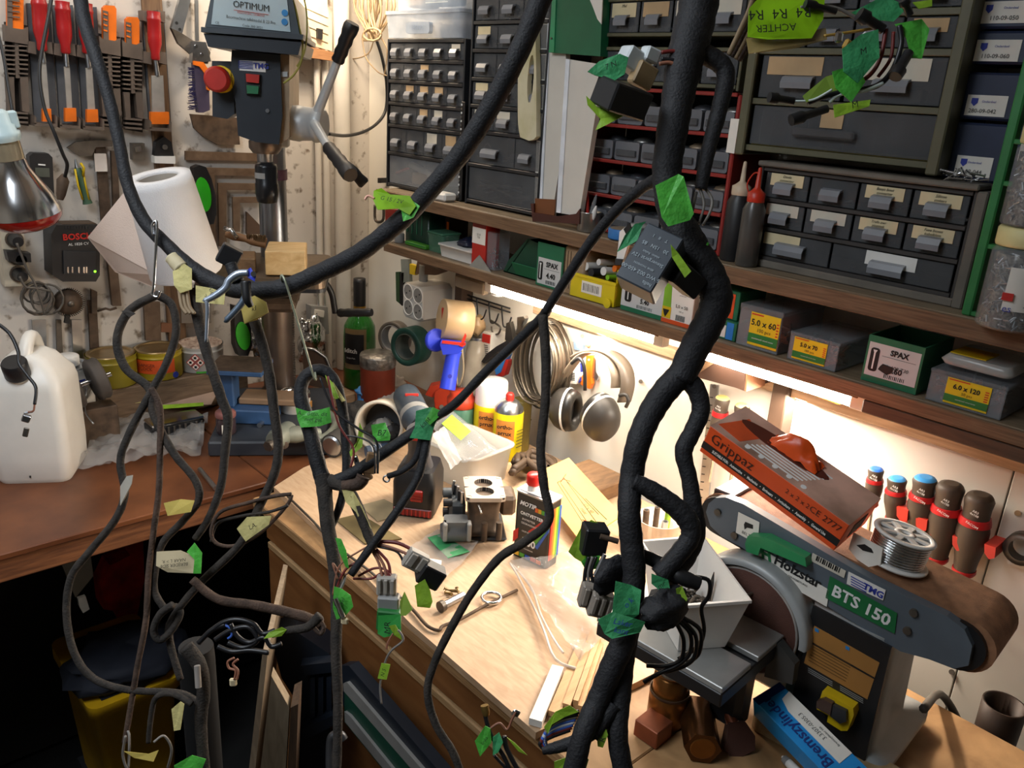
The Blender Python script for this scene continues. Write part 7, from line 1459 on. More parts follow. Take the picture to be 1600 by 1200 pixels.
# decals on the arm: local frames along the arm
aa = L(SM, 1230, 880, -.001); an = math.atan2(lb_.z-la.z, lb_.x-la.x)
AF = SM @ M.Translation((la.x, -.0012, la.z)) @ M.Rotation(-an, 4, 'Y')
def dec(pts, name, m, t=.0006, par=None): return MB(AF).prismxz(LP(AF, pts, 0), -t, 0).build(name, m, par or arm)
dec([(1154, 800), (1187, 816), (1184, 850), (1150, 832)], 'arrow_plate', PAPER); dec([(1165, 815), (1177, 820), (1177, 826), (1168, 824), (1164, 827), (1163, 819)], 'arrow', INK, .0012); txt('BELT', .006, INK, arm, AF, L(AF, 1166, 834, 0).x, L(AF, 1166, 834, 0).z, y=-.001)
dec([(1188, 856), (1296, 922), (1292, 948), (1180, 884)], 'white_decal', PAPER)
q_ = L(AF, 1246, 893, 0); txt('Holzstar', .019, INK, arm, AF, q_.x, q_.z, y=-.0012, bold=.0006); txt('HOLZBEARBEITUNG', .004, INK, arm, AF, q_.x, q_.z-.012, y=-.0012); q_ = L(AF, 1200, 868, 0); txt('H', .021, GREENINK, arm, AF, q_.x, q_.z, y=-.0012, shear=-.4, bold=.001)
dec([(1297, 900), (1402, 958), (1398, 990), (1290, 934)], 'green_decal', mat('decal green', '#1d6e3e', .4)); q_ = L(AF, 1345, 946, 0); txt('BTS 150', .022, WHITEINK, arm, AF, q_.x, q_.z, y=-.0012, bold=.0006)
dec([(1270, 864), (1322, 892), (1319, 903), (1267, 876)], 'barcode_plate', CARDW)
for k in range(12): a = L(AF, 1276+3.2*k, 871+1.7*k, 0); MB(AF).box(a.x, a.x+.0012+.0008*(k % 3 == 0), -.0012, -.0006, a.z-.004, a.z+.003).build('barcode_bar', INK, arm)
dec([(1326, 893), (1384, 922), (1380, 938), (1323, 912)], 'sticker', WHITEP); q_ = L(AF, 1365, 923, 0); txt('TMG', .012, BLUEINK, arm, AF, q_.x, q_.z, y=-.0012, bold=.0004)
for k in range(4): a = L(AF, 1330, 900+4*k, 0); MB(AF).box(a.x, a.x+.02, -.0012, -.0006, a.z-.0006, a.z+.0004).build('print_line', BLUEINK, arm)
for a in ((1418, 985), (1428, 957), (1122, 800), (1148, 836)): q_ = L(SM, *a, -.001); MB(SM).cyl((q_.x, -.004, q_.z), (q_.x, 0, q_.z), .005, n=12).build('bolt', DULLSTEEL, arm)
# green work stop on the arm
MB(SM).prismxz(LP(SM, [(1164, 850), (1168, 838), (1196, 840), (1258, 872), (1260, 886), (1188, 856), (1184, 868), (1166, 862)], -.018), -.018, -.001).build('work_stop', mat('work stop green', '#2b8a55', .4, var=.1), sd)
# motor housing, panel, base
zt = L(SM, 1330, 975, 0).z
loft(MB(SM), [(R_(-.006, .135, -.004, .17, .02), .0), (R_(-.006, .135, -.004, .17, .02), .012), (R_(.0, .112, -.002, .13, .02), .024), (R_(.0, .108, -.002, .12, .02), .19)], True).build('housing', GRYE, sd)
pn = sp([(1270, 946), (1393, 1012), (1350, 1192), (1228, 1130)], -.006, -.0025, 'control_panel', BLACK)
pc = [(1272, 978), (1374, 1036), (1355, 1093), (1256, 1036)]
lbp = MB(SM).prismxz(LP(SM, pc, -.007), -.0068, -.006).build('instruction_plate', mat('ochre plate', '#a8763a', .55, var=.08), pn)
MB(SM).prismxz(LP(SM, [(1264, 1001), (1368, 1060), (1367, 1062), (1263, 1003)], -.0075), -.0074, -.0068).build('plate_line', INK, lbp)
for k in range(7): MB(SM).prismxz(LP(SM, [(1272-1.5*k, 1006+4.2*k), (1330-1.5*k, 1039+4.2*k), (1330-1.5*k, 1039.8+4.2*k), (1272-1.5*k, 1006.8+4.2*k)], -.0075), -.0074, -.0068).build('text_line', mat('brown ink', '#6d4a20', .6), lbp)
for a in ((1276, 984), (1324, 1012)): MB(SM).prismxz(LP(SM, [(a[0]-3, a[1]-3), (a[0]+3, a[1]), (a[0]+3, a[1]+5), (a[0]-3, a[1]+2)], -.0075), -.0074, -.0068).build('sign', mat('sign blue', '#2f86c9', .5), lbp)
for k in range(3): MB(SM).prismxz(LP(SM, [(1262, 1044+3*k), (1300, 1066+3*k), (1300, 1067+3*k), (1262, 1045+3*k)], -.0075), -.0065, -.006).build('text_line', GREYP, pn)
for k in range(3): MB(SM).prismxz(LP(SM, [(1312, 1072+3*k), (1348, 1093+3*k), (1348, 1094+3*k), (1312, 1073+3*k)], -.0075), -.0065, -.006).build('text_line', GREYP, pn)
sw = sp([(1285, 1080), (1333, 1107), (1334, 1118), (1324, 1142), (1314, 1142), (1292, 1128), (1294, 1118), (1276, 1108)], -.022, -.006, 'switch_guard', YELLOW)
MB(SM).prismxz(LP(SM, [(1276, 1096), (1286, 1093), (1300, 1100), (1297, 1118), (1275, 1106)], -.03), -.03, -.022).build('switch_key', mat('brown switch', '#4a352c', .45), sw); MB(SM).prismxz(LP(SM, [(1300, 1101), (1322, 1112), (1322, 1128), (1312, 1131), (1297, 1119)], -.028), -.028, -.022).build('switch_key', DARK, sw)
for k in range(3): a = SM @ V((.125, .03+.05*k, .0125)); MB().cyl(a, a+V((0, 0, .001)), .004, n=10).build('base_hole', BLACK, sd)
# disc with guard and table
DCX, DCZ = L(SM, 1150, 968, -.02).x+.012, .135
q = SM @ M.Translation((DCX, -.02, DCZ)) @ M.Rotation(PI/2, 4, 'X')
MB(q).lathe([(0, .002), (.074, .002), (.0755, .0), (.0755, -.004)], 48).build('sanding_disc', mat('sanding disc', '#55342a', .8, var=.3, scale=14, bump=.4, bscale=700), sd); MB(q).lathe([(.0745, .0022), (.0765, .0018), (.0765, -.002)], 48, cap=False).build('disc_rim', mat('grey disc rim', '#9c9690', .5), sd)
MB(q).lathe([(.081, .006), (.089, .006), (.091, .0), (.091, -.03), (.081, -.03)], 48, cap=False, arc=PI*1.02).build('disc_guard', GRYE, sd); MB(q).lathe([(0, -.006), (.08, -.006)], 40, cap=False).build('guard_back', BLACK, sd)
MB(SM).box(DCX-.05, .0, .0, .06, .03, .19, .01).build('motor_neck', GRYE, sd)
TH = .146
t1 = [Lz(SM, x, y, TH) for x, y in ((1157, 955), (1231, 997), (1187, 1028), (1122, 1072), (1175, 1037), (1002, 985))]
ALU = mat('dull aluminium', '#a9a9a6', .45, .5, var=.25, scale=9)
ya = -.026; yb = min(-.05, t1[2].y); yc_ = t1[4].y; yd = t1[3].y; xr_ = (t1[1].x+t1[3].x)/2; xl_ = xr_-.19
MB(SM).box(xl_, xr_, yb, ya, TH-.008, TH, .001).build('work_table', ALU, sd); MB(SM).box(xl_, xr_, yd, yc_, TH-.008, TH, .001).build('work_table', ALU, sd)
MB(SM).box(xl_, xr_, yd+.001, ya-.002, TH-.030, TH-.009, .002).build('table_bed', BLACK, sd); MB(SM).box(xr_-.07, xr_-.02, ya-.05, ya-.01, 0.0, TH-.03, .008).build('table_support', DARK, sd)
MB(SM).prismxz([(xr_-.008, TH-.06), (xr_+.03, TH-.05), (xr_+.028, TH-.02), (xr_+.002, TH-.002), (xr_-.008, TH-.01)], ya-.02, ya-.006).build('trunnion', mat('trunnion dark', '#3a3b3a', .5), sd)
MB().tube([V(t) for t in smooth([tuple(SM @ V((.14, .09, .06))), tuple(R(1470, 1085, 1.2)), tuple(R(1500, 1135, 1.25)), tuple(R(1512, 1210, 1.26))], 6)], .006, 8).build('power_lead', mat('grey cable', '#55504a', .5), sd)
# glove box leaning on the belt
A_ = SM @ L(SM, 1092, 706, .0); Bq = SM @ L(SM, 1302, 862, .0); Up_ = A_+V((-.10, 0, .99))
mx, lx, ly, lz = tri(A_, Bq, A_+V((.1, 0, .01)), Up_); ly = .088; mx = mx @ M.Translation((0, 0, .0015))
gb = T('glove_box', 'orange and grey box of disposable gloves tilted on the sander belt', 'box', mx @ V((lx/2, ly/2, 0)))
GO = mat('carton orange', '#e2531f', .45, var=.05); GG_ = mat('carton grey brown', '#6d5548', .4, var=.1)
lz = .046
MB(mx).box(0, lx, 0, ly, 0, lz, .001).build('carton', GO, gb)
tp = MB(mx).box(.0, lx, .0, ly, lz, lz+.0006).build('top_print_glare', mat('carton top glare', '#e6b8a4', .3, var=.3, scale=9, col2='#8d6f5e'), gb)  # printed top, its pale tones paint in the glare of the light tube
MB(mx).box(0, lx, -.0006, 0, lz*.18, lz*.42).build('black_band', INK, gb)
txt('Grippaz', .022, mat('brown black ink', '#3a1a10', .5), gb, mx, lx*.20, lz*.70, y=-.0012)
txt('SUITABLE FOR:   Automotive   •   Mechanics   •   Engineers   •   Agriculture   •   Assembly   •   General Use', .0062, WHITEINK, gb, mx, lx*.5, lz*.30, y=-.0014, sx=.66, bold=.0002)
txt('CE 2777', .013, mat('brown black ink', '#3a1a10', .5), gb, mx, lx*.87, lz*.72, y=-.0012); txt('2 x 2 x 2', .010, mat('brown black ink', '#3a1a10', .5), gb, mx, lx*.68, lz*.72, y=-.0012)
tf = mx @ M.Translation((0, 0, lz+.0006)) @ M.Rotation(-PI/2, 4, 'X')
for k in range(9): MB(mx).box(lx*.24+.004*k, lx*.62+.003*k, .012+.006*k, .0145+.006*k, lz+.0006, lz+.0011).build('text_line', WHITEINK, tp)
for k in range(5): MB(mx).cyl((lx*.26+.022*k, .009, lz+.0006), (lx*.26+.022*k, .009, lz+.0012), .004, n=12).build('icon_dot', WHITEINK, tp)
MB(mx).prism([(lx*.40+.07*math.cos(t*PI/10), ly*.62+.016*math.sin(t*PI/10)) for t in range(20)], lz+.0006, lz+.0012).build('opening', mat('dark opening', '#5d2412', .7), tp)
def gl_(u, v):
    from mathutils import noise
    x = lx*.30+.075*u; y = ly*.50+.028*v; return mx @ V((x, y, lz+.002+.028*math.sin(PI*u)*math.sin(PI*v)+.008*noise.noise(V((u*5, v*4, 2)))))
MB().grid(gl_, 16, 12).build('orange_glove', mat('orange glove', '#e8561a', .35, var=.15), gb)
MB(mx).prism([(lx*.02, ly*.15), (lx*.2, ly*.1), (lx*.26, ly*.5), (lx*.1, ly*.75)], lz+.0006, lz+.001).build('orange_print', mat('orange print', '#d8572c', .4), tp)
for k in range(10): MB(mx).box(lx+.0, lx+.0008, ly*.3+.004*k, ly*.3+.004*k+.002, lz*.2, lz*.7).build('barcode_bar', INK, gb)
MB(SM).box(x0-.004, x0+.03, .02, .1, .255, .285, .002).build('belt_guard', mat('dark guard', '#3a2c26', .6), sd)
# solder wire spool on the belt
p = SM @ L(SM, 1392, 878, .045); zb_ = SM @ Lz(SM, 1392, 885, L(SM, 1400, 905, .05).z)
ptop = L(SM, 1392, 888, .05); q = SM @ M.Translation((ptop.x, .055, ptop.z+.009)) @ M.Rotation(-an, 4, 'Y') @ M.Rotation(-.12, 4, 'X')
o = T('wire_spool', 'white slotted spool of bright solder wire standing on the sander belt', 'spool', q.translation)
WS = mat('spool white', '#e9e6e0', .35, var=.03)
MB(q).lathe([(.018, 0), (.039, 0), (.0405, .0015), (.0405, .003), (.039, .004), (.02, .004)], 36).build('lower_flange', WS, o)
for k in range(9): MB(q).tube([V((.033*math.cos(t*PI/14), .033*math.sin(t*PI/14), .0065+.0034*k)) for t in range(28)], .0019, 6, closed=True).build('wire_turn', CHROME, o)
MB(q).cyl((0, 0, .004), (0, 0, .037), .031, n=28).build('core', GREYP, o)
MB(q).lathe([(.0305, .0375), (.0375, .0375), (.038, .039), (.0375, .0405), (.0305, .0405), (.0305, .0375)], 36, cap=False).build('upper_rim', WS, o); MB(q).lathe([(.006, .0375), (.013, .0375), (.013, .0405), (.006, .0405), (.006, .0375)], 24, cap=False).build('hub', WS, o)
for k in range(8):
    a = k*PI/4; MB(q @ M.Rotation(a, 4, 'Z')).box(.0125, .031, -.0035, .0035, .0378, .0403).build('spoke', WS, o)
fm = axes(q @ V((-.028, -.035, .012)), SM.to_3x3() @ V((1, -.25, 0)), (1, .5, 0)); MB(fm).prismxz([(-.022, -.012), (.004, -.026), (.024, -.010), (.022, .012), (-.02, .012)], -.0012, 0).build('paper_tag', PAPER, o); MB(fm).prismxz([(-.012, -.0015), (-.002, -.004), (.012, .000), (.008, .004), (-.002, .005)], -.002, -.0012).build('tag_print', INK, o)
# white bin with metal bits on the sander table
TBZ = .875+TH
b0, b1, b2 = H(1064, 1002, TBZ+.001), H(1142, 992, TBZ+.001), H(1010, 925, TBZ+.001)
mx = axes(b0, b1-b0, V((0, 0, 1)).cross(b1-b0))
o = T('white_bin', 'white square bin of small metal parts standing on the sander table', 'bin', b0)
BW = mat('bin white', '#e4e1dc', .4, var=.04); HB = .082
z_ = TBZ+HB; T4 = [H(x, y, z_) for x, y in ((1066, 946), (1172, 938), (1098, 838), (1003, 846))]
im = mx.inverted(); T4 = [(im @ p) for p in T4]; T4 = [(p.x, p.y) for p in T4]; cxx = sum(p[0] for p in T4)/4; cyy = sum(p[1] for p in T4)/4
B4 = [(cxx+(x-cxx)*.72, cyy+(y-cyy)*.72-.002) for x, y in T4]; I4_ = [(cxx+(x-cxx)*.975, cyy+(y-cyy)*.975) for x, y in T4]; J4 = [(cxx+(x-cxx)*.69, cyy+(y-cyy)*.69-.002) for x, y in T4]; E4 = [(cxx+(x-cxx)*1.03, cyy+(y-cyy)*1.03) for x, y in T4]
loft(MB(mx), [(B4, 0), (T4, HB-.004), (E4, HB-.004), (E4, HB), (I4_, HB), (J4, .003)]).build('bin_body', BW, o)
m = MB(mx); r_ = random.Random(33)
for k in range(90):
    u, v = r_.uniform(-.75, .75), r_.uniform(-.75, .75); c = V((cxx+u*.032, cyy+v*.036, .012+.028*r_.random())); d_ = V((r_.uniform(-1, 1), r_.uniform(-1, 1), r_.uniform(-.5, .5))).normalized()*r_.uniform(.003, .009); m.cyl(c-d_, c+d_, r_.uniform(.001, .0026), n=6)
S(m.build('metal_bits', DULLSTEEL, o), 'stuff')
MB().tube([V(t) for t in smooth([tuple(D(x, y, d)) for x, y, d in ((1076, 948, 1.08), (1086, 932, 1.09), (1098, 936, 1.09), (1104, 944, 1.09), (1140, 940, 1.1), (1180, 925, 1.12), (1205, 913, 1.13), (1210, 918, 1.13))], 4)], .0022, 6).thing('wire_hook', DULLSTEEL, 'bent grey wire hook lying across the rim of the white bin', 'wire')
MB().rod(D(1104, 945, 1.075), D(1141, 984, 1.06), [(.0018, 0), (.0016, .9), (.0006, 1)], 8).thing('long_screw', DULLSTEEL, 'thin dark screw sticking out over the front of the white bin', 'screw')
MB(mx).rod((cxx+.03, cyy+.0, .03), (cxx+.034, cyy+.004, .07), [(.003, 0), (.003, .6), (.0005, 1)], 8).thing('dark_pin', BLACK, 'dark pointed pin standing in the white bin', 'pin')
# clear pot with tubes behind the bin
p = H(1024, 862, .875); q = M.Translation(p); o = T('clear_pot', 'round clear pot holding short tubes behind the white bin', 'pot', p)
MB(q).lathe([(.036, 0), (.038, .003), (.042, .07), (.043, .072), (.041, .072), (.036, .004), (0, .004)], 30, cap=False).build('pot', mat('pot plastic', '#d9c9b8', .3, clear=.35), o)
for i, (x, y, z_, r__, m_, s_) in enumerate(((-.022, .012, .09, .006, RUST, 'rusty tube standing at the left of the clear pot'), (.006, .012, .085, .0055, RUST, 'rusty tube standing in the middle of the clear pot'), (.0, -.012, .07, .006, STEEL, 'bright tube lying in the clear pot'), (.022, .0, .075, .006, TAPEL, 'lime taped tube end in the clear pot'))):
    a = q @ V((x, y, .006)); b_ = q @ V((x*1.15, y*1.1, z_)); k_ = T('short_tube', s_, 'tube', a, 'tubes in the clear pot'); MB().cyl(a, b_, r__, n=14).build('tube', m_, k_); MB().cyl(b_, b_+V((0, 0, .0006)), r__*.6, n=12).build('bore', BLACK, k_)
# brass and copper pieces
zq = .8745
BRS = mat('brown brass', '#8a5a2a', .3, .75, var=.3, scale=12); COP = mat('copper', '#8a4e35', .4, .6, var=.25)
zq = .862
p = H(1040, 1122, zq); q = M.Translation(p); o = T('brass_cylinder', 'thick brown brass bushing standing under the sander table', 'bushing', p)
MB(q).lathe([(.026, 0), (.027, .002), (.027, .045), (.025, .048), (.024, .052), (.024, .075), (.02, .077)], 28).build('body', BRS, o); MB(q).lathe([(0, .0772), (.018, .0772)], 24, cap=False).build('bore', BLACK, o); MB(q).lathe([(.0273, .05), (.0262, .05), (.0262, .046), (.0273, .046), (.0273, .05)], 28, cap=False).build('groove', RUST, o)
a, b_ = H(989, 1148, zq), H(1024, 1172, zq); mx = axes(a, b_-a, V((0, 0, 1)).cross(b_-a)); MB(mx).box(0, (b_-a).length, 0, .036, 0, .026, .001).thing('copper_block', COP, 'square copper block in front of the brass bushing', 'block')
a, b_ = H(1098, 1170, zq+.022), H(1082, 1075, zq+.022); o = T('brass_nut', 'dark hexagonal brass nut lying with its bore towards us', 'nut', H(1100, 1168, zq)); d_ = (b_-a).normalized()
MB().rod(a, a+d_*.075, [(.0245, 0), (.0245, 1)], 6).build('hexagon', mat('dark brass', '#5d3d22', .25, .75, var=.2), o); MB().rod(a-d_*.0008, a-d_*.0001, [(.015, 0), (.0165, 1)], 24).build('bore_face', BRS, o)
o = T('brown_paddle', 'brown felt polishing paddle leaning beside the hexagonal nut', 'paddle', H(1160, 1175, zq)); fx = F(H(1160, 1180, zq), -YAW, -.5); MB(fx).prismxz(LP(fx, [(1132, 1170), (1136, 1150), (1140, 1130), (1165, 1128), (1180, 1150), (1180, 1172), (1160, 1182), (1140, 1182)], 0), 0, .02).build('felt', mat('brown felt', '#4a2b20', .9, var=.2), o)
MB(fx).rod(L(fx, 1146, 1132, .01), L(fx, 1128, 1085, .03), [(.009, 0), (.006, 1)], 10).build('handle', COP, o)
a, b_ = H(1150, 1095, zq), H(1132, 1060, zq); MB().rod(a+V((0, 0, .012)), b_+V((0, 0, .012)), [(.012, 0), (.012, 1)], 8).thing('copper_bar', COP, 'copper bar lying behind the felt paddle', 'bar')
# blue brake cylinder carton on a beige pad
pad = T('beige_pad', 'worn beige wooden pad under the blue carton', 'pad', H(1270, 1180, zq)); a, b_ = H(1180, 1142, zq), H(1320, 1222, zq); mx = axes(a, b_-a, V((0, 0, 1)).cross(b_-a)); loft(MB(mx), [(R_(-.01, .2, 0, .05, .012), 0), (R_(-.01, .2, 0, .05, .012), .02), (R_(-.006, .196, .004, .046, .012), .026)], True).build('pad', wood('beige pad', '#a58f6c', '#8b7553', sc=(3, 14, 14)), pad)
A_ = D(1176, 1092, 1.11); Bq = D(1296, 1216, 1.0); Up_ = D(1194, 1052, 1.14)
mx, lx, ly, lz = tri(A_, Bq, A_+V((.6, .4, -.6)), Up_); lz = .046; ly = .034; lx = .185
o = T('blue_carton', 'long bright blue carton of brake parts with a white sticker leaning on the sander', 'box', mx @ V((lx/2, ly, 0))); BC = mat('carton blue', '#1f8fd6', .35, var=.08)
MB(mx).box(0, lx, 0, ly, 0, lz, .001).build('carton', BC, o); MB(mx).box(0, .012, -.0003, .0, 0, lz).build('dark_end', mat('navy print', '#12307a', .5), o)
NV = mat('navy print', '#12307a', .5); txt('Bremszylinder', .0205, NV, o, mx, lx*.36, lz*.28, y=-.0009, rot=PI, bold=.0003)
st = MB(mx).prismxz([(lx*.12, lz*.66), (lx*.22, lz*.52), (lx*.70, lz*.5), (lx*.69, lz*.98), (lx*.10, lz*.99)], -.0012, -.0002).build('white_sticker', PAPER, o); txt('3.3307-0305.3', .008, INK, st, mx, lx*.4, lz*.72, y=-.0016, rot=PI); txt('Bremszylinder HA', .0045, INK, st, mx, lx*.52, lz*.86, y=-.0016, rot=PI)
m = MB(mx); m.frame_(lx*.78, lx*.97, lz*.1, lz*.85, .0012, -.0009, -.0003); m.build('logo_frame', NV, o); txt('Ate', .018, NV, o, mx, lx*.875, lz*.47, y=-.001, rot=PI, shear=.4, bold=.0006)
o = T('white_pen', 'white pen lying in front of the beige pad at the lower edge', 'pen', H(1240, 1192, zq)); a, b_ = H(1222, 1182, zq+.006), H(1262, 1222, zq+.006); MB().rod(a, b_, [(.0015, 0), (.005, .12), (.006, .3), (.006, 1)], 12).build('barrel', WHITEP, o); MB().rod(a*.92+b_*.08, a*.75+b_*.25, [(.0052, 0), (.0064, 1)], 12).build('grip', GREYP, o)
# dark pipe at the lower right corner
o = T('dust_pipe', 'dark upright pipe with a clamp screw at the lower right corner', 'pipe', D(1578, 1300, 1.2)); p0 = R(1570, 1100, 1.235)
DP = mat('dark pipe', '#3a2c24', .5, .3, var=.2)
MB(M.Translation((p0.x, p0.y, 0))).lathe([(.024, .0), (.024, p0.z-.11), (.0285, p0.z-.07), (.0295, p0.z), (.0265, p0.z), (.0235, p0.z-.10), (.0, p0.z-.11)], 28, cap=False).build('pipe', DP, o)
MB().rod((p0.x-.02, p0.y+.03, p0.z-.055), (p0.x-.01, p0.y+.012, p0.z-.055), [(.004, 0), (.0085, .1), (.0085, .4), (.004, .5), (.004, 1)], 12).build('clamp_screw', STEEL, o)
# ================================================================ the wiring harness in the foreground
from mathutils import noise
CLO = mat('cloth tape black', '#17171b', .7, var=.3, scale=60, bump=.3, bscale=420); CLB = mat('dusty cloth tape', '#2f2924', .85, var=.5, scale=70, bump=.35, bscale=420); CBR = mat('brown cable', '#4a382d', .85, var=.45, scale=60, bump=.35, bscale=420)
WRED = mat('dark red wire', '#6d2420', .45); WBLK = mat('black wire', '#17171a', .4); WBLU = mat('blue wire', '#3f66c0', .45); WBRN = mat('brown wire', '#8a5a45', .5); WGRY = mat('grey wire', '#77726c', .5)
def cable(par, pts, m=CLO, name='cable_branch', n=10, lump=.045, top=None, seed=1):
    """pts: (px, py, depth, width in px)"""
    q = smooth([(*D(x, y, d), w_/2*d/FPX) for x, y, d, w_ in pts], 7)
    P_ = [V(t[:3]) for t in q]; r = [t[3]*(1+lump*noise.noise(V(t[:3])*55)+lump*.6*math.sin(i*1.9+seed)) for i, t in enumerate(q)]
    if top: P_ = [V((P_[0].x, P_[0].y, 2.395))]+P_; r = [r[0]]+r
    return MB().tube(P_, r, n).build(name, m, par)
def cb(par, s, d0, d1, w0, w1, m=CLO, **k):   # compact: "x y x y ..." with depth and width running from first to last
    v = [float(t) for t in s.split()]; n_ = len(v)//2
    return cable(par, [(v[2*i], v[2*i+1], d0+(d1-d0)*i/(n_-1), w0+(w1-w0)*i/(n_-1)) for i in range(n_)], m, **k)
def tagp(par, s, d, m, text=None, sz=11, rot=0, name='tape_tag', bend=.0009, tm=INK, pos=None):
    v = [float(t) for t in s.split()]; n_ = len(v)//2; P_ = [D(v[2*i], v[2*i+1], d+bend*math.sin(2.1*i)) for i in range(n_)]
    o = polysheet(P_).build(name, m, par, solid=.0008)
    if text:
        c = sum(P_, V((0, 0, 0)))/n_ if pos is None else D(*pos, d)
        txt(text, sz*d/FPX, tm, o, F(c-FW*.004, -YAW, -PITCH) @ M.Rotation(-ROLL, 4, 'Y'), 0, 0, y=-.001, rot=rot, shear=.2)
    return o
def rbx(par, px, py, d, w_, h, t, rz, rx=0, ry=0, name='relay_box', m=BLACK, b=.0015):
    mx = F(D(px, py, d), -YAW+rz, rx, ry); MB_ = MB(mx).box(-w_/2, w_/2, 0, t, -h/2, h/2, b); return MB_.build(name, m, par), mx
hr = T('wiring_harness', 'thick black taped wiring harness with relays and green tags hanging in front of the shelves', 'wiring harness', V((.52, .55, 2.39)))
cable(hr, [(1104, -90, .73, 64), (1096, -20, .72, 63), (1085, 40, .72, 62), (1070, 95, .72, 58), (1058, 160, .72, 51), (1048, 220, .72, 48), (1042, 275, .72, 46), (1052, 330, .72, 50), (1076, 382, .72, 56), (1106, 430, .72, 53), (1119, 466, .72, 51), (1108, 502, .72, 49), (1085, 545, .72, 48), (1062, 595, .72, 46)], n=16, top=1)
cable(hr, [(1072, 578, .72, 40), (1042, 608, .72, 41), (1017, 645, .72, 39), (998, 690, .71, 38), (987, 745, .71, 37), (983, 800, .70, 37), (987, 850, .70, 37), (991, 900, .70, 36), (985, 950, .70, 37), (974, 1000, .69, 40), (955, 1045, .69, 38), (934, 1095, .69, 36), (910, 1150, .68, 34), (894, 1215, .68, 35)], n=14)
cable(hr, [(984, 985, .70, 30), (975, 1030, .70, 34), (969, 1090, .695, 33), (965, 1150, .69, 33), (976, 1215, .69, 32)], n=12)
cable(hr, [(1062, 585, .72, 34), (1086, 606, .72, 31), (1095, 640, .72, 29), (1082, 674, .72, 28), (1068, 706, .72, 28), (1077, 748, .72, 26), (1083, 792, .72, 29), (1086, 830, .72, 34), (1070, 866, .72, 38), (1040, 905, .71, 40)], n=12)
cable(hr, [(990, 752, .70, 26), (1018, 766, .70, 30), (1050, 788, .70, 32), (1074, 812, .70, 34), (1079, 838, .70, 32), (1060, 866, .70, 30), (1030, 900, .70, 34)], n=12)
cb(hr, "1075 75 1115 92 1134 116 1124 170 1110 222 1101 262 1095 296", .72, .73, 34, 20)
cb(hr, "1030 278 1000 296 960 332 920 382 882 440 852 488", .72, .85, 20, 15)
cb(hr, "856 482 845 498 812 530 760 580 710 632 670 658", .85, .95, 16, 14)
cb(hr, "848 492 853 560 852 630 845 700 850 760 858 812 822 845 780 872 740 922 710 972 681 1030 668 1080 681 1132 706 1172 722 1212", .85, .85, 16, 12, CLB)
cb(hr, "664 664 602 706 550 740 508 758", .95, .96, 17, 20); cb(hr, "662 672 650 716 628 736 606 744", .95, .96, 13, 9); cb(hr, "670 672 655 740 626 790 590 840 548 898", .95, .93, 15, 13)
MB().tube([D(604+5*math.cos(t), 748+5*math.sin(t), .96) for t in [i*PI/5 for i in range(10)]], .0012, 6, closed=True).build('ring_terminal', STEEL, hr)
cb(hr, "505 752 496 722 481 660 470 620 475 592 496 578 518 588 532 622 540 680 541 740 531 790 515 828", .96, .97, 26, 12)
cb(hr, "503 742 507 768 512 820 522 880 526 950 525 1020 528 1100 526 1212", .96, .93, 26, 14, CLB); cb(hr, "515 752 540 762 562 800 577 840 586 856", .96, .94, 24, 13, CLB)
cb(hr, "535 760 560 756 568 744", .95, .95, 18, 22, CBR, name='cut_end')
tagp(hr, "534 764 552 768 566 792 580 826 570 832 556 800 540 784", .945, MASK, bend=.002)
# thin wires
for s, m_, w_ in (("580 850 560 876 540 890 526 920 522 950", WRED, 4), ("578 852 556 884 536 898 520 880 528 905", WBRN, 3), ("584 850 560 862 530 885 520 930", WBRN, 3), ("588 846 620 848 645 860 652 872", WRED, 6), ("590 850 612 856 636 866 645 878", WBRN, 5), ("590 854 620 862 632 880 642 884", WBLK, 4), ("588 858 606 878 610 900 612 920", WRED, 5), ("584 858 600 884 604 910", WBRN, 5), ("580 858 592 880 598 905", WBRN, 5), ("560 900 585 888 605 892 615 915", WRED, 4), ("552 904 580 904 600 895 616 912", WRED, 4), ("540 896 536 912 522 940", WGRY, 5), ("500 590 522 640 560 670 588 690 590 740", WBLK, 4), ("512 588 528 660 552 700 548 730", WRED, 4), ("536 680 566 685 584 700 586 740", WBLK, 3)):
    cb(hr, s, .94, .93, w_, w_, m_, name='thin_wire', n=6, lump=0)
def connector(par, px, py, d, w_, h, rz, ry, m=GREYP, nm='connector', n=2):
    o, mx = rbx(par, px, py, d, w_, h, .012, rz, 0, ry, nm, m)
    for k in range(n): MB(mx).box(-w_/2+w_*(k+.2)/n, -w_/2+w_*(k+.8)/n, -.003, 0, -h*.3, h*.45, .0008).build('socket_rib', m, o)
    return o
connector(hr, 603, 918, .93, .022, .024, 0, 0, mat('pale connector', '#a39c92', .45), n=3); rbx(hr, 606, 945, .93, .024, .016, .014, 0, name='connector_collar', m=GREYP)
rbx(hr, 606, 972, .93, .026, .026, .02, 0, 0, .05, 'relay_box', mat('green wrapped relay', '#1f6a30', .5)); tagp(hr, "591 962 626 960 627 990 600 996 590 990", .925, mat('deep green tape', '#2c8a3a', .5, bump=.3), 'MR', 14, PI/2)
connector(hr, 650, 880, .93, .026, .022, .2, .55, mat('pale connector', '#a39c92', .45)); rbx(hr, 674, 905, .93, .028, .024, .02, .2, 0, .55, 'relay_box', BLACK)
tagp(hr, "648 915 664 905 672 922 676 940 672 950 652 948", .925, TAPEL); tagp(hr, "625 940 632 924 645 952 634 962 626 962", .925, mat('olive tape', '#7d9a3a', .5)); tagp(hr, "524 840 533 842 541 860 545 888 540 886 530 862", .93, TAPEG)
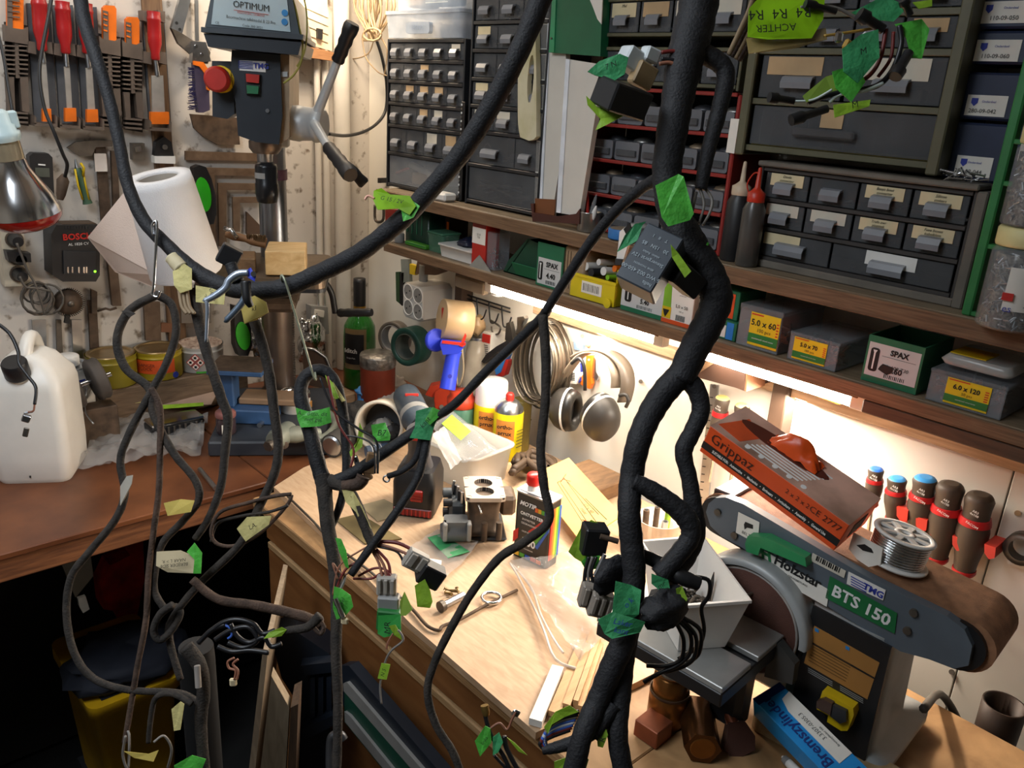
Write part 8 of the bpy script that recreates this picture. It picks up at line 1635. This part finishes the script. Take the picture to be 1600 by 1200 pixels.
tagp(hr, "522 916 534 920 548 930 552 948 540 962 526 968 520 950", .92, TAPEG, 'C yel', 9, 1.2); MB().rod(D(524, 935, .915), D(536, 965, .915), [(.003, 0), (.0035, .3), (.0028, .5), (.0035, .7), (.003, 1)], 10).build('bullet_fuse', CHROME, hr); rbx(hr, 538, 972, .915, .008, .008, .004, 0, name='terminal', m=CREAM)
tagp(hr, "608 978 618 976 626 990 628 1000 616 992", .92, TAPEL); cb(hr, "622 984 630 1000 612 1016 602 1034 594 1070 596 1100", .92, .92, 4, 3, WGRY, name='thin_wire', n=6, lump=0); tagp(hr, "596 1036 610 1038 604 1062 590 1060", .918, TAPEL, 'N S', 8, 1.3); cb(hr, "614 990 606 1004 604 1014", .92, .92, 3, 4, WBRN, name='thin_wire', n=6)
# green tags along the network
tagp(hr, "462 637 482 643 500 640 515 636 518 660 500 666 470 668 465 655", .95, TAPEG, 'A... ditto, dit\n  niet gal.', 9, -.05)
tagp(hr, "580 664 602 660 610 680 609 688 584 690", .95, TAPEG, 'B7', 13); tagp(hr, "562 660 568 674 566 698 548 714 546 706 558 690", .95, TAPEL); tagp(hr, "508 586 520 598 530 622 524 624 514 606", .95, TAPEL); tagp(hr, "520 596 536 620 540 626 534 628 526 616", .955, MASK)
tagp(hr, "650 642 672 636 692 642 680 662 672 688 640 684 648 668", .94, TAPEG2, 'kant', 11, .9); tagp(hr, "676 636 694 644 672 664 664 656", .937, TAPEG)
rbx(hr, 574, 742, .955, .008, .016, .006, .2, 0, -.5, 'spade_sleeve', mat('clear brown sleeve', '#8a6d50', .3)); rbx(hr, 557, 722, .955, .006, .016, .004, .2, 0, -.3, 'spade_terminal', CHROME); rbx(hr, 580, 725, .95, .014, .026, .006, .2, 0, .2, 'spade_sleeve', mat('clear brown sleeve', '#8a6d50', .3))
# upper relay
d = .70
mx, lx, ly, lz = tri(D(919, 158, d), D(950, 174, d-.02), D(985, 132, d+.02), D(921, 108, d)); 
MB(mx).box(0, lx, 0, .042, 0, lz, .0015).build('relay_box', BLACK, hr); tagp(hr, "918 112 936 96 968 84 982 90 976 116 960 126 930 118", d-.012, TAPEG2, '7 N', 12, .4); tagp(hr, "916 150 934 168 962 162 986 156 980 178 950 194 930 204 938 186 918 164", d-.004, TAPEL)
rbx(hr, 998, 96, d+.01, .024, .018, .02, .4, 0, .45, 'connector', mat('white connector', '#c9d0d2', .4)); rbx(hr, 1022, 86, d+.01, .014, .012, .014, .4, 0, .3, 'connector', mat('white connector', '#c9d0d2', .4)); rbx(hr, 1010, 118, d+.012, .02, .02, .012, .4, 0, .4, 'connector_shell', mat('amber connector', '#a38a66', .4))
for s, m_ in (("1034 82 1050 80 1062 82", WRED), ("1034 92 1050 94 1062 96", WBLK), ("1030 100 1046 98 1060 104", WBRN)): cb(hr, s, d+.01, .71, 7, 7, m_, name='thin_wire', n=6, lump=0)
# middle relay with white print
d = .69
mx, lx, ly, lz = tri(D(961, 430, d), D(1017, 458, d-.012), D(985, 420, d+.05), D(1013, 347, d+.004)); th = .03
rb_ = MB(mx).box(0, lx, 0, th, 0, lz, .0012).build('relay_box', mat('slate relay', '#3c434b', .4), hr)
PR = mat('relay print', '#9aa6ad', .5)
for s_, sz, x, z in (('hella', .0045, .82, .10), ('5 WG 002 450-00', .0048, .52, .22), ('BEHR THOMSON', .0024, .5, .33), ('Steuergerät 12V', .0044, .5, .45), ('elektr. Relais', .003, .5, .55), ('30   15N   85', .0045, .5, .68), ('T    II    I', .0038, .5, .84)): txt(s_, sz, PR, rb_, mx, lx*x*.92+lx*.04, lz*z, y=-.0008, rot=PI)
tagp(hr, "1010 346 1004 352 996 376 978 386 964 394 976 368 992 350", d+.012, TAPEG2); tagp(hr, "1048 382 1060 396 1080 424 1070 434 1050 402", d-.01, TAPEL); tagp(hr, "1082 370 1108 380 1106 384 1086 378", .71, TAPEG)
rbx(hr, 1080, 440, .70, .03, .02, .02, .4, 0, .6, 'relay_base', BLACK)
for s in ("1088 300 1082 330 1078 350", "1094 296 1100 320 1092 350", "1098 290 1112 310 1110 330 1098 352"): cb(hr, s, .73, .725, 5, 4, (WGRY, WBRN, WGRY)[len(s) % 3], name='thin_wire', n=6, lump=0)
# green tape on the trunk
tagp(hr, "1024 290 1060 272 1068 276 1084 334 1078 344 1044 354 1034 340", .685, TAPEG, None, bend=.001)
tagp(hr, "962 908 986 914 1002 922 998 960 980 972 956 962", .676, TAPEG2, 'o k', 13, .8, bend=.002, tm=BLUEINK); tagp(hr, "934 968 958 956 990 966 1008 972 1000 988 956 998 944 990", .672, TAPEG2, 'Laker\nkant', 13, -.2, bend=.002, tm=BLUEINK)
tagp(hr, "1018 896 1044 906 1048 926 1030 922 1018 912", .69, TAPEG2, 'mr', 11, .6); tagp(hr, "1056 920 1066 916 1074 936 1070 946 1058 934", .685, TAPEL)
# flat sleeves and pouch
cable(hr, [(1000, 865, .71, 20), (1030, 880, .71, 24), (1062, 900, .70, 26), (1092, 912, .70, 24)], BLACK, name='flat_sleeve', n=8); crumple(D(1038, 950, .69), .021, 61, 16, 20, (1.2, .8, .75), .28).build('rubber_boot', CLO, hr)
crumple(D(958, 898, .71), .017, 62, 14, 16, (1.3, .5, 1), .25).build('rubber_flap', CLO, hr)
for i, s in enumerate(("1058 968 1078 990 1078 1020 1058 1040 1030 1052 1006 1066", "1062 966 1086 992 1086 1024 1070 1040 1040 1050", "1066 964 1094 985 1092 1020 1074 1036", "1056 972 1068 1000 1064 1030 1040 1040 1010 1040", "1074 900 1106 906 1108 930 1096 950 1100 985 1090 1010 1060 1030")): cb(hr, s, .70, .72, 7, 7, WBLK, name='thin_wire', n=7, lump=0)
# plug group left of the trunk
rbx(hr, 932, 850, .72, .022, .026, .018, .2, 0, .1, 'plug', BLACK); MB().rod(D(938, 838, .715), D(966, 846, .715), [(.0025, 0), (.0025, 1)], 8).build('pin', RUST, hr)
for k in range(3): cb(hr, f"{920+6*k} 870 {914+5*k} 895 {912+10*k} 930", .72, .72, 6, 6, WGRY if k == 1 else WBLK, name='thin_wire', n=6, lump=0)
MB().rod(D(945, 866, .71), D(930, 900, .71), [(.002, 0), (.0022, 1)], 8).build('pin', STEEL, hr); connector(hr, 922, 935, .715, .016, .022, .1, .15, mat('stone connector', '#8f857a', .5)); connector(hr, 940, 950, .71, .02, .022, .1, .2, mat('stone connector', '#8f857a', .5), n=3)
tagp(hr, "888 862 908 824 924 812 948 824 950 840 930 852 912 880 898 872", .73, TAPEL); tagp(hr, "908 878 918 868 938 868 934 888 916 892", .725, TAPEG)
# lower bundle of bare wires with lime tape
for k, m_ in enumerate((WBLK, WBLK, WGRY, WBLU, mat('white wire', '#c9cdd2', .45), WBLU, WRED, WBLK)): cb(hr, f"{905-2*k} {1112+4*k} {878-3*k} {1118+5*k} {858-2*k} {1135+4*k} {850+k} {1162+2*k}", .69, .69, 7, 7, m_, name='thin_wire', n=6, lump=0)
cb(hr, "930 1140 900 1158 868 1168 848 1172", .685, .69, 26, 14, CLO); tagp(hr, "850 1136 868 1112 890 1102 904 1112 882 1120 862 1132 856 1146", .684, TAPEL); cb(hr, "960 1100 940 1130 925 1150", .69, .685, 26, 22, CLO)
tagp(hr, "932 1150 944 1130 950 1148 942 1168 934 1166", .683, TAPEL, 'R', 14, 1.4); tagp(hr, "866 1190 894 1180 920 1186 914 1206 866 1206", .683, TAPEL)
# ------ taped bundle at the upper right
d = .62
for k in range(4): cb(hr, f"{1140+5*k} {84+3*k} {1156+6*k} {50+2*k} {1172+6*k} {14} {1186+6*k} -30", .72, .66, 10, 10, CBR if k % 2 else mat('tan wire', '#9a8468', .6), n=7, lump=.03)
tagp(hr, "1170 14 1200 -20 1290 -20 1286 30 1268 60 1200 62 1168 58", d, mat('bright lime tape', '#86b818', .35, var=.3, scale=30), None); tagp(hr, "1166 60 1200 58 1290 44 1292 62 1240 76 1170 84", d+.004, mat('amber film', '#b09a62', .2, var=.2, clear=.3))
txt('R4  R4  R4', .0105, INK, hr, F(D(1218, 22, d-.006), -YAW, -PITCH), 0, 0, rot=.12+PI); txt('ACHTER', .0078, INK, hr, F(D(1212, 44, d-.006), -YAW, -PITCH), 0, 0, rot=.12+PI)
for s, m_ in (("1316 76 1345 54 1372 46 1374 90 1340 130 1318 112", TAPEG2), ("1300 112 1340 100 1352 128 1330 160 1306 138", TAPEG), ("1398 38 1440 30 1452 46 1440 92 1424 90 1416 60", TAPEG), ("1254 150 1290 120 1316 112 1340 136 1300 146 1260 160", mat('olive tape', '#7d9a3a', .5)), ("1302 164 1360 156 1358 166 1304 184", TAPEL), ("1426 4 1456 0 1456 10 1436 14", TAPEL), ("1330 20 1380 -6 1420 10 1396 34 1350 30", TAPEG2)): tagp(hr, s, d+.01*math.sin(len(s)), m_, 'M' if s[:4] in ('1316', '1302') else None, 14, .3)
for s, m_, w_ in (("1405 40 1408 70 1394 110 1370 134 1330 142 1290 150 1262 160", WBLK, 9), ("1384 46 1376 90 1356 120 1316 140", WRED, 7), ("1396 50 1392 90 1372 120", WRED, 6), ("1250 12 1276 8 1310 14 1340 30", WGRY, 6), ("1300 140 1270 156 1240 158", mat('pale wire', '#c9d6d0', .4), 4), ("1380 130 1350 142 1312 148 1296 160", mat('pale wire', '#c9d6d0', .4), 6), ("1288 56 1330 50 1366 44", mat('amber wire', '#b08a3a', .4), 5)): cb(hr, s, d, d+.006, w_, w_, m_, name='thin_wire', n=6, lump=0)
for a, b_, r_ in (((1202, 152), (1240, 158), 9), ((1236, 188), (1292, 170), 10), ((1342, 22), (1380, 46), 12), ((1258, 6), (1306, 18), 8), ((1398, 120), (1420, 82), 12), ((1412, 0), (1422, 24), 9)): MB().rod(D(*a, d-.004), D(*b_, d), [(r_*.5*d/FPX*1.8, 0), (r_*.5*d/FPX*2, .3), (r_*.5*d/FPX*1.3, .4), (r_*.5*d/FPX*1.3, 1)], 12).build('bullet_connector', BLACK, hr)
for k in range(5): rbx(hr, 1312+14*k, 58+12*(k % 3), d-.004, .006, .008, .004, .3*k, 0, .4*k, 'terminal', (CHROME, mat('amber wire', '#b08a3a', .4), CHROME, WHITEP, CHROME)[k])
# small clump near the bench edge
cl = T('wire_tail', 'short loose wire tail with green tape tags before the bench edge', 'wire', D(770, 1150, .84))
for s, m_, w_ in (("800 1210 786 1180 768 1150 760 1126 758 1112", WBLK, 7), ("764 1140 780 1130 792 1140 800 1124 806 1112", WBRN, 4), ("810 1205 792 1170 788 1150", WBLK, 8), ("772 1180 790 1200 800 1212", WBLK, 5)): cb(cl, s, .84, .84, w_, w_, m_, name='thin_wire', n=6, lump=0)
MB().rod(D(760, 1118, .84), D(757, 1102, .84), [(.003, 0), (.0042, .3), (.0042, 1)], 10).build('brass_cap', mat('brass', '#a58548', .35, .8), cl); tagp(cl, "742 1158 758 1134 766 1138 768 1160 750 1182", .835, TAPEG, 'links', 8, 1); tagp(cl, "770 1152 780 1144 786 1160 778 1176 770 1180", .835, TAPEG2); tagp(cl, "792 1152 804 1160 824 1180 810 1174", .835, TAPEL); rbx(cl, 806, 1116, .84, .008, .008, .003, 0, 0, .4, 'spade_terminal', STEEL)
# ---------------------------------------------------------------- left harness
hl_ = T('wiring_harness', 'slimmer dusty wiring harness sagging in a long arc in front of the drill press', 'wiring harness', V((.4, .8, 2.39)))
cable(hl_, [(118, -90, .98, 24), (124, -20, .97, 22), (131, 30, .96, 21), (150, 90, .95, 21), (169, 150, .95, 19), (186, 222, .95, 19), (200, 290, .95, 20), (226, 346, .95, 21), (264, 386, .95, 21), (302, 422, .95, 26), (346, 446, .95, 29), (400, 454, .94, 29), (450, 448, .93, 29), (500, 426, .92, 29), (560, 396, .90, 29), (620, 350, .88, 31), (660, 310, .87, 31), (720, 240, .85, 32), (770, 160, .83, 33), (815, 72, .81, 34), (852, -20, .80, 36), (880, -90, .80, 38)], CLO, n=14, top=1)
tl_ = D(880, -90, .80); MB().tube([tl_, V((tl_.x, tl_.y, 2.395))], .0115, 10).build('cable_branch', CLO, hl_)
LB = [("242 462 202 486 183 530 196 575 233 607 241 650 270 706 305 750 310 782 285 815 256 846 244 882 241 922 256 950", 14, 11, CLB), ("242 460 268 476 275 520 259 570 236 612 200 682 188 722 195 770 180 812 140 862 111 902 104 960 116 1020 146 1060 200 1078 280 1083 312 1100", 13, 11, CLB),
      ("236 606 250 640 250 702 248 770 240 830 232 900 228 970 215 1040 205 1100 195 1160", 10, 9, CBR), ("304 450 310 500 326 560 346 622 356 652 352 702 345 760 326 810 305 842", 18, 11, CLB), ("386 478 405 522 420 580 428 640 435 700 428 742 405 792 375 850 312 912 270 966 265 1000 282 1062", 17, 11, CLB),
      ("300 905 340 936 400 946 470 962 502 976", 13, 18, CBR), ("455 772 430 775 390 785 345 800 330 830 340 850 370 852 410 830 448 790 456 773", 6, 6, CBR), ("450 790 420 800 380 806 340 818 330 846", 5, 5, CLB),
      ("270 945 250 960 240 985 250 1000 268 985 282 960 276 948 262 950", 12, 10, CLB), ("290 1010 312 1040 318 1080 314 1130 320 1210", 24, 18, CLB), ("300 1100 270 1084 244 1090 236 1120 232 1160", 10, 8, CLB), ("196 1150 192 1180 200 1200 202 1150 196 1140", 4, 4, WGRY), ("240 1160 256 1150 268 1170 262 1200", 4, 4, WGRY)]
for i, (s, w0, w1, m_) in enumerate(LB): cb(hl_, s, .95, .97, w0, w1, m_, seed=i)
for s, m_ in (("330 985 350 972 372 968 396 975 410 990 430 985", WBLK), ("336 1000 360 985 388 980 402 1000 380 1012 356 1004", WBLK), ("360 975 372 995 390 1004 412 996 424 1010 440 1006", WBLK), ("340 1010 362 1018 390 1016 420 1020", WBLK), ("344 976 358 980 362 992 356 998", WBLU), ("366 1028 356 1034 358 1044 368 1048 366 1062", WBRN), ("372 1030 364 1038 372 1048 370 1062", WBRN), ("310 1005 330 985 352 976", WBLK)): cb(hl_, s, .95, .95, 8 if m_ is WBLK else 4, 8 if m_ is WBLK else 4, m_, name='thin_wire', n=6, lump=0)
cb(hl_, "500 962 480 980 450 985 425 992", .95, .95, 16, 10, CLB); tagp(hl_, "412 998 420 988 440 980 448 984 440 994 424 996", .945, TAPEL); rbx(hl_, 364, 1068, .95, .008, .010, .005, .2, name='terminal', m=CREAM); cb(hl_, "498 968 506 980 500 990 488 978", .95, .95, 7, 7, CBR)
MB().rod(D(308, 1040, .94), D(310, 1074, .94), [(.0035, 0), (.0035, 1)], 10).build('sleeve', mat('pale sleeve', '#8d8680', .5), hl_)
tagp(hl_, "270 424 288 412 300 420 300 452 282 458 272 446", .935, MASK); tagp(hl_, "306 446 330 450 352 458 350 476 306 472", .935, MASK, 'NAAR\n →', 9, -1.4); tagp(hl_, "374 470 398 462 416 472 420 488 400 500 382 506", .93, mat('ochre tape', '#c9b25a', .6, bump=.3), 'kl', 11, .2)
for k in range(3): cb(hl_, f"{280+6*k} 452 {284+6*k} 478 {292+6*k} 490", .94, .94, 6, 6, mat('tan wire', '#9a8468', .6), name='thin_wire', n=6, lump=0)
cable(hl_, [(268, 402, .945, 22), (284, 420, .942, 24)], mat('pale tape band', '#b8ab8a', .7), name='tape_band')
rbx(hl_, 358, 402, .945, .024, .022, .018, .3, 0, .5, 'plug', BLACK); cb(hl_, "360 412 366 428 372 440", .94, .94, 18, 20, CLO)
tagp(hl_, "245 862 282 860 310 872 306 896 262 894 244 884", .945, mat('pale masking tape', '#c9b894', .7), 'BERIJDER SIDE\nNAAR L > R.', 7, PI+.1); tagp(hl_, "292 862 304 848 316 864 314 896 302 896 304 874", .943, TAPEG); tagp(hl_, "370 826 386 808 424 806 420 820 384 846", .945, MASK, 'LA.', 10, .5); tagp(hl_, "256 786 282 780 304 782 298 800 262 806", .945, mat('ochre tape', '#c9b25a', .6, bump=.3))
tagp(hl_, "268 1108 282 1096 288 1100 282 1140 272 1142", .94, MASK); tagp(hl_, "194 1174 232 1178 248 1172 240 1190 210 1184", .94, mat('ochre tape', '#c9b25a', .6)); tagp(hl_, "272 1196 300 1180 322 1186 312 1210 274 1210", .94, TAPEG)
tagp(hl_, "583 312 584 298 596 294 610 304 640 306 650 322 640 336 622 326 590 328", .86, mat('bright lime tape', '#86b818', .35), 'G 15 / 2V', 9, -.2); tagp(hl_, "626 322 640 310 656 322 646 340 630 346", .862, TAPEG); cb(hl_, "585 310 575 306 570 312", .86, .86, 4, 4, mat('pink wire', '#d8a08a', .5), name='thin_wire', n=6)
tagp(hl_, "188 760 198 744 208 742 206 756 196 778 188 790", .945, mat('foil tape', '#a39c90', .4)); tagp(hl_, "190 486 200 484 212 490 202 496", .945, CLB)
# thin cable with the bare lamp holder in front of the jerrycan
o = T('lamp_lead', 'thin black lead ending in a small bare metal holder before the jerrycan', 'lead', D(38, 690, 1.3))
cb(o, "-12 500 14 520 28 548 30 568 44 588 56 606 54 632", 1.32, 1.3, 6, 5, WBLK, name='thin_wire', n=7, lump=0); rbx(o, 40, 655, 1.3, .012, .012, .008, .3, 0, .4, 'holder', STEEL); rbx(o, 44, 645, 1.3, .014, .004, .004, .3, 0, -.2, 'holder_clip', STEEL); rbx(o, 40, 676, 1.3, .008, .016, .003, .3, 0, .3, 'terminal', DULLSTEEL); cb(o, "54 632 52 642 44 644", 1.3, 1.3, 3, 3, WBRN, name='thin_wire', n=6)
# hooks and spring clamp that carry the arc
o = T('wire_hook', 'bright bent wire hook hanging from the arc with the two cable loops', 'hook', D(241, 458, .945))
MB().tube([V(t) for t in smooth([tuple(D(x, y, .935)) for x, y in ((240, 368), (238, 352), (242, 346), (245, 352), (243, 400), (240, 448), (238, 460), (246, 464), (250, 455))], 5)], .0016, 8).build('wire', CHROME, o)
o = T('wire_hook', 'thin pale wire hooked over the arc and holding the small cable arch', 'hook', D(470, 590, .93))
MB().tube([V(t) for t in smooth([tuple(D(x, y, d)) for x, y, d in ((448, 446, .95), (440, 438, .92), (440, 430, .915), (446, 440, .91), (458, 480, .92), (476, 540, .935), (490, 588, .945), (494, 592, .95), (492, 580, .96))], 5)], .0012, 8).build('wire', mat('pale green wire', '#aeb39a', .4, .4), o)
o = T('spring_clamp', 'silver spring clamp with blue jaw gripping the arc', 'clamp', D(370, 470, .92)); SILV = mat('clamp silver', '#a8b4c4', .3, .6, var=.06)
cable(o, [(320, 470, .90, 9), (336, 462, .90, 11), (352, 450, .90, 12), (358, 438, .90, 12), (372, 428, .90, 12), (388, 426, .90, 10)], SILV, name='handle_arm', lump=0); cable(o, [(320, 468, .90, 8), (324, 480, .90, 6), (322, 534, .91, 5)], SILV, name='rod', lump=0)
cable(o, [(388, 455, .91, 12), (376, 476, .91, 11), (356, 498, .91, 10), (352, 500, .91, 8)], mat('clamp grey', '#5d6a78', .35, .5), name='handle_arm', lump=0); tagp(o, "382 424 392 418 400 432 398 440 388 434", .9, BLUEP, name='blue_jaw'); cable(o, [(384, 440, .90, 16), (386, 466, .90, 14), (392, 478, .905, 10)], BLACK, name='jaw_body', lump=0); MB().rod(D(396, 428, .899), D(396, 428, .896), [(.003, 0), (.003, 1)], 10).build('rivet', STEEL, o)
# ================================================================ under the benches
DKB = mat('dark navy plastic', '#1c2430', .45)
o = T('storage_bin', 'yellow plastic storage bin on the floor under the brown bench', 'bin', D(220, 1180, 1.75)); fx = F((0, 1.62, 0)); YB2 = mat('dark yellow bin', '#c79a12', .5, var=.1)
p0, p1 = L(fx, 135, 1105, 0), L(fx, 285, 1095, 0); zb = max(.02, p0.z-.34)
xl, xr, zt = p0.x, p1.x, p0.z
loft(MB(fx), [(R_(xl+.03, xr-.03, 0, .25, .02), zb), (R_(xl+.012, xr-.012, -.01, .27, .02), zt-.03), (R_(xl, xr, -.02, .28, .025), zt-.03), (R_(xl, xr, -.02, .28, .025), zt)], True).build('body', YB2, o)
MB(fx).box(xl+.03, xr-.03, .0, .25, zt+.0005, zt+.003).build('content', mat('navy cloth', '#161a26', .8), o)
MB(fx).box(xl+.02, xr-.02, -.0, .26, 0, zb-.001).build('stand', DARK, o)
crumple((xl+.11, 1.70, zt+.03), .085, 71, 16, 20, (1.5, 1.2, .5), .35).thing('dark_cloth', mat('navy cloth', '#161a26', .8), 'dark blue cloth heaped in the yellow storage bin', 'cloth')
MB().prismxz([(t.x, t.z) for t in (B(a, b_, 1.9) for a, b_ in ((158, 915), (172, 884), (204, 868), (206, 800), (222, 800), (226, 905), (215, 960), (196, 986), (180, 955), (162, 952)))], 1.9, 1.96).thing('red_jacket', mat('red cloth', '#b01c10', .8, var=.5), 'red cloth bag hanging in the dark under the brown bench', 'bag')
p = B(118, 895, 1.62); fx = F((0, 1.62, 0)); o = T('grey_trowel', 'grey flat tool hanging under the brown bench edge', 'tool', p); MB(fx).prismxz(LP(fx, [(92, 872), (140, 856), (146, 900), (118, 934), (104, 900)], 0), 0, .008).build('blade', mat('dark grey tool', '#4a463f', .5, .3), o); MB(fx).prismxz(LP(fx, [(122, 936), (134, 932), (140, 952), (130, 958), (124, 948)], .0), 0, .01).build('bracket', GREYP, o)
# black post / tube
q = D(306, 1010, 1.05); MB().rod(q, (q.x, q.y, .0), [(.021, 0), (.022, .02), (.022, 1)], 20).thing('black_tube', mat('matt black tube', '#17181a', .6), 'thick matt black tube standing upright in front of the yellow bin', 'tube')
# boards, crate, cases stacked beside the plywood bench
def bpl(pts, d, t, m, lb, nm, c, g=None):
    fr = F(D(pts[0][0], pts[0][1], d), -YAW+.15); return MB(fr).prismxz(LP(fr, pts, 0), 0, t).thing(nm, m, lb, c, g)
PBD = wood('greyed board', '#8d7c66', '#716251', sc=(14, 14, 2))
bpl([(410, 1020), (418, 1022), (314, 2000), (296, 2000)], 1.26, .25, PBD, 'thin board edge standing left of the thick pale panel', 'board', 'board', 'boards leaning under the bench corner')
bpl([(424, 1056), (452, 1106), (400, 2000), (314, 2000)], 1.18, .02, wood('pale panel', '#a3937c', '#8a7b66', sc=(14, 14, 2)), 'thick pale panel leaning under the bench corner', 'panel', 'board', 'boards leaning under the bench corner')
bpl([(454, 1106), (466, 1100), (433, 2000), (411, 2000)], 1.19, .05, wood('brown board', '#5d4836', '#45352a', sc=(14, 14, 2)), 'dark brown board standing right of the pale panel', 'board', 'board', 'boards leaning under the bench corner')
cr = T('black_crate', 'dark navy plastic crate under the plywood bench corner', 'crate', D(480, 1130, 1.35)); fr = F(D(420, 990, 1.38), -YAW+.1)
for pts, y0, y1 in (([(424, 1000), (460, 985), (515, 1022), (520, 2000), (466, 2000), (466, 1100), (440, 1060)], .05, .11), ([(470, 1040), (522, 1034), (524, 1050), (474, 1056)], .03, .05), ([(472, 1140), (524, 1116), (524, 1132), (480, 1156)], .02, .05)): MB(fr).prismxz(LP(fr, pts, y0), y0, y1).build('crate_wall', DKB, cr)
for k in range(3): MB(fr).prismxz(LP(fr, [(484+13*k, 1060), (492+13*k, 1058), (492+13*k, 1120), (484+13*k, 1124)], .035), .035, .05).build('rib', mat('navy rib', '#242d3c', .4), cr)
# green and grey case leaning along the ochre panel
sx = .662
cs = T('long_case', 'long green and grey plastic case lying along the foot of the ochre panel', 'case', V((sx, .95, .55))); fr = F((sx-.035, 1.2, 0), RW)
for pts, m_, y0, nm in (([(532, 1040), (545, 1040), (690, 1210), (620, 1210), (534, 1100)], DKB, 0, 'lid_edge'), ([(536, 1068), (542, 1066), (666, 1210), (650, 1210), (537, 1080)], GREYP, -.006, 'grey_rail'), ([(538, 1082), (560, 1104), (650, 1210), (604, 1210), (538, 1128)], mat('case green', '#1a4a3a', .45), -.003, 'green_side'), ([(538, 1112), (546, 1118), (620, 1210), (606, 1210), (539, 1128)], GREYP, -.008, 'grey_rail')): MB(fr).prismxz(LP(fr, pts, y0), y0, .02).build(nm, m_, cs)
o = T('carry_handle', 'bent grey metal bar handle in front of the navy crate', 'handlebar', D(520, 1160, 1.15)); cable(o, [(516, 1215, 1.1, 14), (516, 1165, 1.1, 14), (520, 1150, 1.1, 14), (532, 1148, 1.1, 13), (538, 1156, 1.1, 12)], mat('worn steel bar', '#55565a', .4, .6), name='bar', lump=.02)
